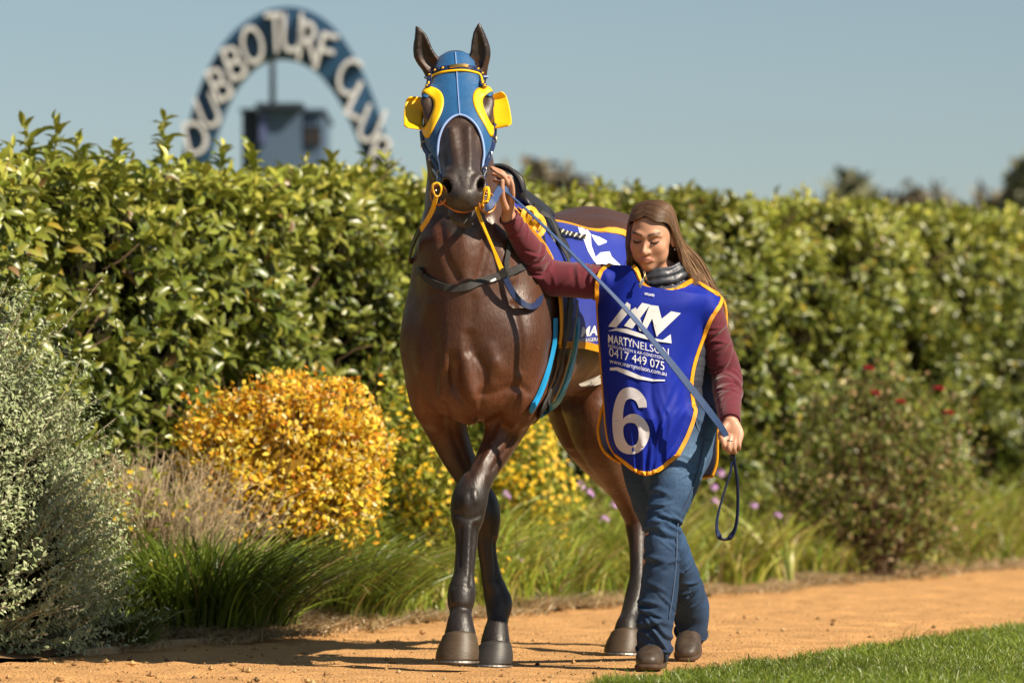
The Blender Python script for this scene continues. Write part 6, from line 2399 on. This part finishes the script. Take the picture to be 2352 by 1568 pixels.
def boot(toe, heel, ankle, zs, tilt=0.0):
    toe, heel, ankle = (np.asarray(x, float) for x in (toe, heel, ankle))
    lo = np.minimum(np.minimum(toe, heel), ankle) - .09
    hi = np.maximum(np.maximum(toe, heel), ankle) + .10
    f = Field(lo, hi, .0045)
    ax = toe - heel
    L = np.linalg.norm(ax)
    sd = np.cross(ax / L, (0, 0, 1))
    up = np.cross(sd, ax / L)
    f.loft([heel + up * .04, heel + ax * .25 + up * .045, heel + ax * .55 + up * .042, heel + ax * .8 + up * .036, toe - ax * .02 + up * .030], [(.036, .042), (.037, .05), (.043, .046), (.047, .036), (.036, .026)], side=sd, k=.01, n=6, p=2.4, cap=.8)
    f.loft([heel + ax * .22 + up * .06, ankle], [(.042, .048), (.046, .052)], side=sd, k=.03)
    V_, F_ = f.nets(3)
    V_ += vnormals(V_, F_) * (.0016 * noise3(V_, 60, 81, 2))[:, None]
    b_ = new_mesh('boot', V_, F_, M_BOOT, person)
    f = Field(lo, hi, .0045)
    f.loft([heel + up * .010, heel + ax * .3 + up * .010, heel + ax * .55 + up * .010, heel + ax * .8 + up * .010, toe - ax * .02 + up * .012], [(.038, .012), (.036, .012), (.045, .012), (.050, .012), (.039, .012)], side=sd, k=.004, n=6, p=3.0, cap=3.0)
    f.loft([heel + up * .0, heel + ax * .22 + up * .0], [(.037, .012), (.036, .012)], side=sd, k=.004, n=2, p=3.5, cap=2.5)
    V_, F_ = f.nets(1)
    s_ = new_mesh('sole', V_, F_, M_SOLE, None)
    s_.parent = b_


boot(WP(1487, 1524, -.33) * np.array([1, 1, 0]) + np.array([0, 0, .006]), WP(1506, 1524, -.10) * np.array([1, 1, 0]) + np.array([0, 0, .010]), WP(1502, 1468, -.15), 0)
boot(WP(1577, 1505, .40) * np.array([1, 1, 0]) + np.array([0, 0, .006]), WP(1592, 1480, .62) * np.array([1, 1, 0]) + np.array([0, 0, .075]), WP(1592, 1440, .57), 0)

# ---- tabard
M_TAB = mat('royal_blue_nylon', srgb(6, 34, 148), rough=.68, spec=.3, noise=(8, .10), bump=(16, .35, .006), weave=(1100, .12))
M_LIN = mat('pale_tabard_lining', srgb(150, 150, 190), rough=.7)
M_PRINT = mat('pale_print', srgb(214, 208, 214), rough=.55)
tabard = new_mesh('tabard_root', np.zeros((0, 3)), np.zeros((0, 4), int), [], None) if False else None


def panel(left, right, ys, depth, nu=64, nv=90, fold=None):
    """a hanging sheet: left and right edge of the outline per height, depth(u, y)"""
    ly = np.array(left, float)
    ry = np.array(right, float)
    V_ = np.zeros((nv, nu, 3))
    for i in range(nv):
        v = i / (nv - 1)
        a = np.array([np.interp(v, np.linspace(0, 1, len(ly)), ly[:, k]) for k in (0, 1)])
        b = np.array([np.interp(v, np.linspace(0, 1, len(ry)), ry[:, k]) for k in (0, 1)])
        for j in range(nu):
            u = j / (nu - 1)
            p = a + (b - a) * u
            p[1] += ys(u, v)
            V_[i, j] = WP(p[0], p[1], depth(u, v, p))
    return V_


tl = cr([(1402, 607), (1382, 622), (1372, 650), (1371, 690), (1374, 750), (1379, 820), (1384, 890), (1388, 940), (1392, 985), (1399, 1020), (1412, 1044)])
tr = cr([(1592, 643), (1628, 664), (1657, 688), (1632, 735), (1610, 790), (1594, 840), (1588, 885), (1592, 925), (1597, 948), (1580, 1000), (1556, 1046)])


NECK = cr([(1402, 607), (1425, 609), (1452, 611), (1463, 622), (1470, 641), (1482, 657), (1503, 667), (1530, 669), (1558, 662), (1578, 651), (1592, 643)], 8)


def neck_dip(u, v):
    x = 1402 + 190 * u
    dip = np.interp(x, NECK[:, 0], NECK[:, 1]) - (607 + 36 * u)
    return dip * max(0.0, 1 - v * 5.5) + 42 * math.sin(math.pi * u) ** 1.2 * max(0, (v - .80) / .2) ** 1.6


FR = np.random.default_rng(5)
FOLDS = [(FR.uniform(.05, .95), FR.uniform(.45, 1.0), FR.normal(0, .5), FR.uniform(.012, .03), FR.uniform(.08, .22), FR.uniform(.004, .010) * FR.choice([-1, 1])) for _ in range(26)]
FOLDS += [(.78, .62, -1.3, .022, .16, .014), (.70, .74, -1.0, .02, .18, -.013), (.86, .80, -1.2, .02, .14, .015), (.62, .88, -.6, .022, .14, .012), (.30, .90, .25, .02, .2, .011), (.92, .66, -1.6, .018, .12, -.012), (.5, .93, .1, .018, .1, -.010),
          (.10, .25, .3, .02, .2, .008), (.2, .12, 1.5, .02, .1, .008), (.82, .18, -1.0, .025, .14, .010), (.9, .30, -.5, .02, .15, -.008), (.06, .55, .1, .018, .25, .008)]


def tab_depth(u, v, p):
    rnd = max(0.0, 1 - min(1.0, abs(u - .5) * 2.0) ** 3.2) ** .8
    d = .045 - .165 * rnd
    d += -.012 * math.sin(v * 2.4) + .015 * (u - .5)
    for fu, fv, sl, w_, ln, hg in FOLDS:
        dv = v - fv
        q_ = (u - fu - sl * dv) / w_
        if abs(q_) < 3 and abs(dv) < ln * 2.2:
            d -= hg * (math.exp(-q_ * q_) - .55 * math.exp(-(q_ - 1.8) ** 2 / 1.6)) * math.exp(-(dv / ln) ** 2) * (.12 + 1.1 * v * v)
    d += .006 * math.sin(7 * u - 9 * v + 2 * math.sin(5 * u)) * (.2 + v * .8)
    d += -.030 * max(0, v - .62) * (1 + .4 * math.sin(u * 3))
    if p[1] < 700:
        d += .045 * (700 - p[1]) / 90
    return d


TV = panel(tl, tr, neck_dip, tab_depth)
BODYB = bvh_of(*(lambda a_, b_: (np.vstack([a_[0], b_[0]]), np.vstack([a_[1], b_[1] + len(a_[0])])))((np.vstack([JV, QV]), np.vstack([JF, QF + len(JV)])), (DV, DF)))
for i in range(TV.shape[0]):
    for j in range(TV.shape[1]):
        p = TV[i, j]
        dr = Vector(p) - CAMV
        dr.normalize()
        loc, nor, _, ds = BODYB.ray_cast(CAMV, dr)
        if loc is not None and loc.y - .014 < p[1]:
            k = (loc.y - .014 - CAM_Y) / (p[1] - CAM_Y)
            TV[i, j] = np.array(CAMV) + (p - np.array(CAMV)) * k
for it in range(4):
    TV[1:-1, 1:-1, 1] = (TV[1:-1, 1:-1, 1] * 4 + TV[2:, 1:-1, 1] + TV[:-2, 1:-1, 1] + TV[1:-1, 2:, 1] + TV[1:-1, :-2, 1]) / 8
    TV[1:-1, 0, 1] = np.minimum(TV[1:-1, 0, 1], (TV[2:, 0, 1] + TV[:-2, 0, 1] + 2 * TV[1:-1, 0, 1]) / 4)
    TV[1:-1, -1, 1] = np.minimum(TV[1:-1, -1, 1], (TV[2:, -1, 1] + TV[:-2, -1, 1] + 2 * TV[1:-1, -1, 1]) / 4)
TV[:, :, 1] += (.0028 * noise3(TV.reshape(-1, 3), 38, 55, 2) * np.repeat(np.clip(np.linspace(-.2, 1.2, TV.shape[0]), .15, 1), TV.shape[1])).reshape(TV.shape[:2])
TVf = TV.reshape(-1, 3)
TF = grid_faces(TV.shape[0], TV.shape[1])
if np.cross(TVf[TF[500][2]] - TVf[TF[500][0]], TVf[TF[500][3]] - TVf[TF[500][1]])[1] > 0:
    TF = TF[:, ::-1]
V2, F2 = shell(TVf, TF, .0025)
tab = new_mesh('tabard', V2, F2, M_TAB, person)
TB = bvh_of(TVf, TF)


def edge_trim(E, parent, m=M_TRIM, w=.0148):
    Nn_ = []
    for p in E:
        n_ = near(TB, p)[1]
        Nn_.append(n_ if n_[1] < 0 else -n_)
    V_, F_ = ribbon(E - np.array(Nn_) * .004, Nn_, w, .007)
    o = new_mesh('trim', V_, F_, m, None)
    o.parent = parent
    return o


edge_trim(TV[:, 0], tab)
edge_trim(TV[:, -1], tab)
edge_trim(TV[-1], tab)
edge_trim(TV[0, int(.28 * 64):], tab)
# back panel, seen past the hips and behind the arm
bl = cr([(1404, 612), (1390, 680), (1392, 800), (1392, 900), (1380, 950), (1374, 990), (1384, 1030), (1404, 1050)])
br_ = cr([(1600, 655), (1661, 690), (1668, 780), (1672, 850), (1652, 930), (1648, 1010), (1646, 1060), (1636, 1092)])


def back_depth(u, v, p):
    rnd = math.sqrt(max(0.0, 1 - min(1.0, abs(u - .5) * 1.9) ** 2.4))
    return .045 + .16 * rnd + .012 * math.sin(u * 17 + 4 * v) * v


BV = panel(bl, br_, lambda u, v: 0 + 24 * math.sin(math.pi * u) * max(0, (v - .8) / .2) - 20 * math.sin(math.pi * u) * max(0, 1 - v * 5), back_depth, 40, 60)
BVf = BV.reshape(-1, 3)
BF = grid_faces(BV.shape[0], BV.shape[1])
if np.cross(BVf[BF[500][2]] - BVf[BF[500][0]], BVf[BF[500][3]] - BVf[BF[500][1]])[1] < 0:
    BF = BF[:, ::-1]
V2, F2 = shell(BVf, BF, .0025)
mi = np.concatenate([np.zeros(len(BF), int), np.ones(len(BF), int), np.zeros(len(F2) - 2 * len(BF), int)])
tback = new_mesh('tabard_back', V2, F2, [M_TAB, M_LIN], person, mat_idx=mi)
for E in (BV[:, 0], BV[:, -1], BV[-1]):
    V2, F2 = tube(E, .0065, 6)
    o = new_mesh('trim', V2, F2, M_TRIM, None)
    o.parent = tback


# ---- print on the tabard (positions as they read on the cloth)
def c5(pts):
    return [(x * .4102 + 1316.9, y * .4102 + 428.75) for x, y in pts]


def put(geo, name='print', m=M_WHITE):
    V_, T_ = decal(TB, geo[0], geo[1], .005)
    o = new_mesh(name, V_, T_, m, None)
    o.parent = tab
    return o


LOGO = [[(195, 782), (305, 640), (322, 662), (322, 690), (350, 742), (425, 648), (432, 672), (398, 725), (428, 782), (488, 660), (497, 690), (490, 752), (545, 698), (602, 708), (468, 838), (430, 770), (410, 808), (362, 730), (330, 800), (288, 780), (282, 740), (238, 786)]]
strokes = [[(193, 783), (305, 640), (322, 650), (322, 690), (240, 787)],
           [(285, 775), (318, 790), (432, 668), (428, 655), (395, 645)],
           [(346, 715), (372, 685), (415, 818), (380, 800)],
           [(398, 725), (425, 655), (476, 668), (520, 770), (480, 800), (468, 838), (440, 790)],
           [(468, 838), (602, 708), (548, 697), (462, 790)],
           [(322, 650), (395, 645), (432, 660), (360, 740), (335, 790), (325, 745)]]
for st_ in ([(195, 782), (300, 645), (320, 660), (318, 694), (240, 788)], [(284, 778), (385, 650), (430, 660), (330, 795)], [(322, 690), (350, 675), (398, 800), (372, 806)],
            [(372, 806), (428, 662), (478, 668), (402, 812)], [(428, 690), (476, 668), (500, 760), (470, 840)], [(466, 838), (602, 708), (548, 697), (450, 775)]):
    put(poly_geo(c5(st_), 3), 'logo_shape')
put(poly_geo(c5([(194, 808), (240, 792), (300, 795), (360, 815), (430, 842), (500, 858), (545, 826), (550, 876), (490, 868), (420, 856), (360, 840), (290, 818), (240, 806)]), 3), 'logo_shape')
put(poly_geo(c5([(205, 1012), (250, 1010), (310, 1030), (380, 1060), (450, 1078), (514, 1080), (512, 1087), (440, 1088), (360, 1076), (290, 1050), (240, 1028), (205, 1028)]), 3), 'logo_shape')


def line(s, x0, y0, x1, y1, h, bold=0.0, m=M_WHITE, name='printed_words', sp=1.0):
    """words from (x0, y0) to (x1, y1) along their base line, capital height h, all in picture pixels"""
    V_, T_ = text_geo(s, 1.0, bold, 2, 0, sp)
    w = V_[:, 0].max() - V_[:, 0].min()
    capH = .70
    t = (V_[:, 0] - V_[:, 0].min()) / w
    X = x0 + (x1 - x0) * t
    Y = y0 + (y1 - y0) * t - V_[:, 1] * h / capH
    put((np.stack([X, Y], 1), T_), name, m)


line('MARTY', 1396.5, 786.5, 1453, 797, 19, .016)
line('NELSON', 1453.5, 797, 1536, 817, 17)
line('REFRIGERATION & AIR-CONDITIONING', 1397, 797, 1536, 828, 7.0)
line('0417 449 075', 1399, 817, 1526, 850, 19.5)
line('www.martynelson.com.au', 1400, 833, 1531, 863, 10.5)
line('NYLAND', 1481, 677, 1503, 681, 5.5, .03)
# the number
def six(c):
    return c
n6o = cr([(412, 1235), (405, 1190), (365, 1140), (310, 1122), (262, 1145), (232, 1210), (219, 1290), (222, 1380), (240, 1450), (280, 1488), (340, 1496), (392, 1465), (424, 1400), (420, 1340), (385, 1290), (340, 1270), (300, 1280), (278, 1300)], 5)
n6i = cr([(278, 1300), (280, 1250), (292, 1205), (315, 1185), (345, 1195), (362, 1222), (366, 1236)], 5)
hole = cr([(325, 1320), (350, 1330), (366, 1370), (360, 1425), (335, 1450), (305, 1440), (284, 1400), (280, 1350), (297, 1325), (325, 1320)], 5)[:-1]
bmn = bmesh.new()


def curve_fill(outer, holes):
    cu = bpy.data.curves.new('number', 'CURVE')
    cu.dimensions = '2D'
    cu.fill_mode = 'FRONT'
    for pl_ in [outer] + holes:
        sp_ = cu.splines.new('POLY')
        sp_.points.add(len(pl_) - 1)
        for k_, (x_, y_) in enumerate(pl_):
            sp_.points[k_].co = (x_, -y_, 0, 1)
        sp_.use_cyclic_u = True
    o = bpy.data.objects.new('number', cu)
    COL.objects.link(o)
    me = bpy.data.meshes.new_from_object(o.evaluated_get(bpy.context.evaluated_depsgraph_get()))
    bm = bmesh.new()
    bm.from_mesh(me)
    bmesh.ops.triangulate(bm, faces=bm.faces)
    for c in range(2):
        bmesh.ops.subdivide_edges(bm, edges=[e for e in bm.edges if e.calc_length() > 18], cuts=1)
        bmesh.ops.triangulate(bm, faces=[q_ for q_ in bm.faces if len(q_.verts) > 3])
    bm.verts.index_update()
    V_ = np.array([(v.co.x, -v.co.y) for v in bm.verts])
    T_ = np.array([[v.index for v in q_.verts] for q_ in bm.faces])
    bm.free()
    bpy.data.objects.remove(o)
    bpy.data.curves.remove(cu)
    return V_, T_


V2, T2 = curve_fill(np.vstack([n6o, n6i[1:]]), [hole])
put((np.array(c5(V2)), T2), 'number', M_PRINT)

# ---- hair
M_HAIR = mat('brown_hair', rough=.42, spec=.5, attr=True, noise=(50, .25, (1, 1, .2)))
def skull(dx, dy, dz, k=1.0):
    v_ = np.array([dx, dy, dz], float)
    v_ /= np.linalg.norm(v_)
    return G(*(np.array([0, -.016, .028]) + v_ * np.array([.0745, .096, .084]) * k))


def guide(a, sg, lay):
    """one lock: root on the parting (a = 0 at the forehead, 1 at the crown), over the skull, down behind the ear"""
    be = R(36) + a * R(100)
    k = 1.05 + lay
    fr = (1 - a) ** 2
    P_ = [skull(-.10, math.cos(be), math.sin(be), k), skull(-.06 + .42 * sg, math.cos(be) * .95 - .02 * fr, math.sin(be) * (.95 - .34 * fr), k * 1.045), skull(.84 * sg, math.cos(be) * .72 - .08 * fr, math.sin(be) * .55 + .12 - .22 * fr, k * 1.06)]
    L_ = lambda p, q: np.array(p) * (1 - a) + np.array(q) * a
    P_.append(G(*L_((.089 * sg, -.004, -.022), (.082 * sg, -.085, -.03))) if sg > 0 else G(*L_((-.079, .022, -.022), (-.070, -.085, -.03))))
    if sg > 0:
        P_ += [WP(*L_((1574, 612, -.02), (1604, 606, .10))), WP(*L_((1600, 654, .0), (1634, 672, .12))), WP(*L_((1626, 688, .03), (1656, 728, .14)))]
    else:
        P_ += [WP(*L_((1447, 590, -.03), (1458, 600, .10))), WP(*L_((1447, 622, .0), (1475, 640, .12))), WP(*L_((1458, 642, .03), (1500, 680, .14)))]
    return np.array(P_)


f = Field((.24, -.38, 1.20), (.76, .12, 1.68), .005)
f.ell(G(0, -.020, .030), (.0775, .098, .087), GM, k=0)
f.ell(G(0, -.05, -.03), (.075, .065, .10), GM, k=.03)
f.loft([WP(1538, 530, .04), WP(1552, 590, .07), WP(1575, 640, .09), WP(1600, 680, .12)], [(.025, .05), (.025, .045), (.022, .035), (.012, .02)], k=.03)
f.loft([WP(1450, 520, .0), WP(1448, 580, .02), WP(1456, 630, .04)], [(.015, .05), (.015, .045), (.012, .03)], k=.02)
f.ell(G(0.0, .125, -.045), (.085, .075, .125), GM, k=.008, op='sub')
f.ell(G(0.055, .05, -.04), (.030, .045, .055), GM, k=.008, op='sub')
f.ell(G(0.0, .04, -.10), (.06, .06, .06), GM, k=.008, op='sub')
CAPV, CAPF = f.nets(2)
hc = np.tile(np.array([.055, .029, .016]), (len(CAPV), 1))
hair = new_mesh('hair', CAPV, CAPF, M_HAIR, person, cols=hc)
parts, ccs = [], []
for i in range(3300):
    sg = 1 if RNG.random() < .62 else -1
    a = RNG.random() ** (1.4 if RNG.random() < .5 else .8) * 1.22
    g = guide(a, sg, RNG.uniform(-.01, .05))
    wv = RNG.normal(0, .005, 3)
    for j in range(3, 7):
        g[j] += wv * (j - 2) * .4 + RNG.normal(0, .0020, 3)
    g[6] += (g[6] - g[5]) * (RNG.uniform(-.5, .5) if sg < 0 else RNG.uniform(-.5, .7))
    if RNG.random() < .10:
        g[5] += RNG.normal(0, .012, 3)
        g[6] += RNG.normal(0, .035, 3)
    w = RNG.uniform(.0008, .0017)
    t_ = tube(g, [w * .8, w * 1.2, w * 1.3, w * 1.2, w, w * .8, w * .25], 4, n=5, cap=False)
    parts.append(t_)
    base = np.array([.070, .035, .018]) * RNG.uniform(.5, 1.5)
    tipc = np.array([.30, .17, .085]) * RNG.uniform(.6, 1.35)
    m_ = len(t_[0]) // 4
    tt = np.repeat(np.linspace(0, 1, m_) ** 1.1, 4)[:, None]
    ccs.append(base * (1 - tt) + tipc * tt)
V2, F2 = join_geo(parts)
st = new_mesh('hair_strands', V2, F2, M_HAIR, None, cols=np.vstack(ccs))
st.parent = hair
tag(st, kind='stuff')
V2, F2 = ring_geo(G(.081, -.004, -.047), .0028, .0022, (1, 0, 0), 10)
new_mesh('earring', V2, F2, M_NICKEL, person)
V2, F2 = ring_geo(WP(1676, 1012, -.148), .0102, .0018, (.1, .3, 1), 14)
new_mesh('finger_ring', V2, F2, M_NICKEL, person)
V2, F2 = ring_geo(WP(1157, 400, -.385), .0102, .0018, (-1, 0, .5), 14)
new_mesh('finger_ring', V2, F2, M_BRASS, person)

def strap_pw(name, pts, width, th, m, parent):
    V_, F_ = ribbon([WP(*p[:3]) for p in pts], [p[3] for p in pts], [width] * len(pts) if np.ndim(width) == 0 else width, th, n=6)
    return new_mesh(name, V_, F_, m, parent)


# ---- the lead strap from the bit through both hands
lead = thing('lead_strap', 'long blue webbing lead from the bit to her lowered hand with hanging loop', 'lead strap', WP(1400, 680, -.28))
strap_pw('lead', [(1114, 478, -.60, (0, -1, 0)), (1124, 474, -.60, (.1, -1, 0)), (1134, 460, -.575, (.3, -1, .2)), (1143, 443, -.51, (.3, -1, .2)), (1152, 432, -.44, (.2, -1, .2)), (1164, 438, -.425, (.2, -1, .6)), (1178, 454, -.41, (.3, -.5, .9)), (1215, 488, -.38, (.45, -.5, .9)),
                 (1300, 570, -.345, (.45, -.55, .8)), (1380, 650, -.31, (.4, -.6, .8)), (1455, 730, -.285, (.4, -.75, .6)), (1530, 820, -.255, (.4, -.9, .35)), (1590, 895, -.225, (.35, -1, .2)), (1630, 946, -.20, (.3, -1, .2)), (1658, 984, -.165, (.3, -1, .2)), (1672, 1010, -.135, (.3, -1, .2))],
         [.024, .024, .026, .026, .024, .022, .018, .016, .018, .02, .022, .025, .026, .026, .025, .022], .003, M_LEAD, lead)
strap_pw('hand_loop', [(1682, 1026, -.125, (1, -.3, 0)), (1681, 1046, -.125, (1, -.3, 0)), (1676, 1085, -.12, (1, -.4, .1)), (1662, 1130, -.11, (1, -.4, .2)), (1648, 1180, -.10, (1, -.4, .1)), (1645, 1212, -.10, (1, -.4, -.3)), (1653, 1232, -.10, (.6, -.4, -1)), (1668, 1237, -.10, (-.2, -.4, -1)),
                      (1684, 1225, -.10, (-1, -.4, -.4)), (1693, 1198, -.10, (-1, -.4, 0)), (1696, 1150, -.10, (-1, -.4, 0)), (1694, 1100, -.105, (-1, -.4, 0)), (1688, 1060, -.115, (-1, -.4, 0)), (1684, 1030, -.12, (-1, -.4, 0))], .019, .004, M_LEAD2, lead)
V2, F2 = ribbon([WP(1679, 1044, -.14), WP(1681, 1058, -.14)], [(0, -1, 0)] * 2, .014, .006)
new_mesh('stitched_keeper', V2, F2, M_LEATHER, lead)
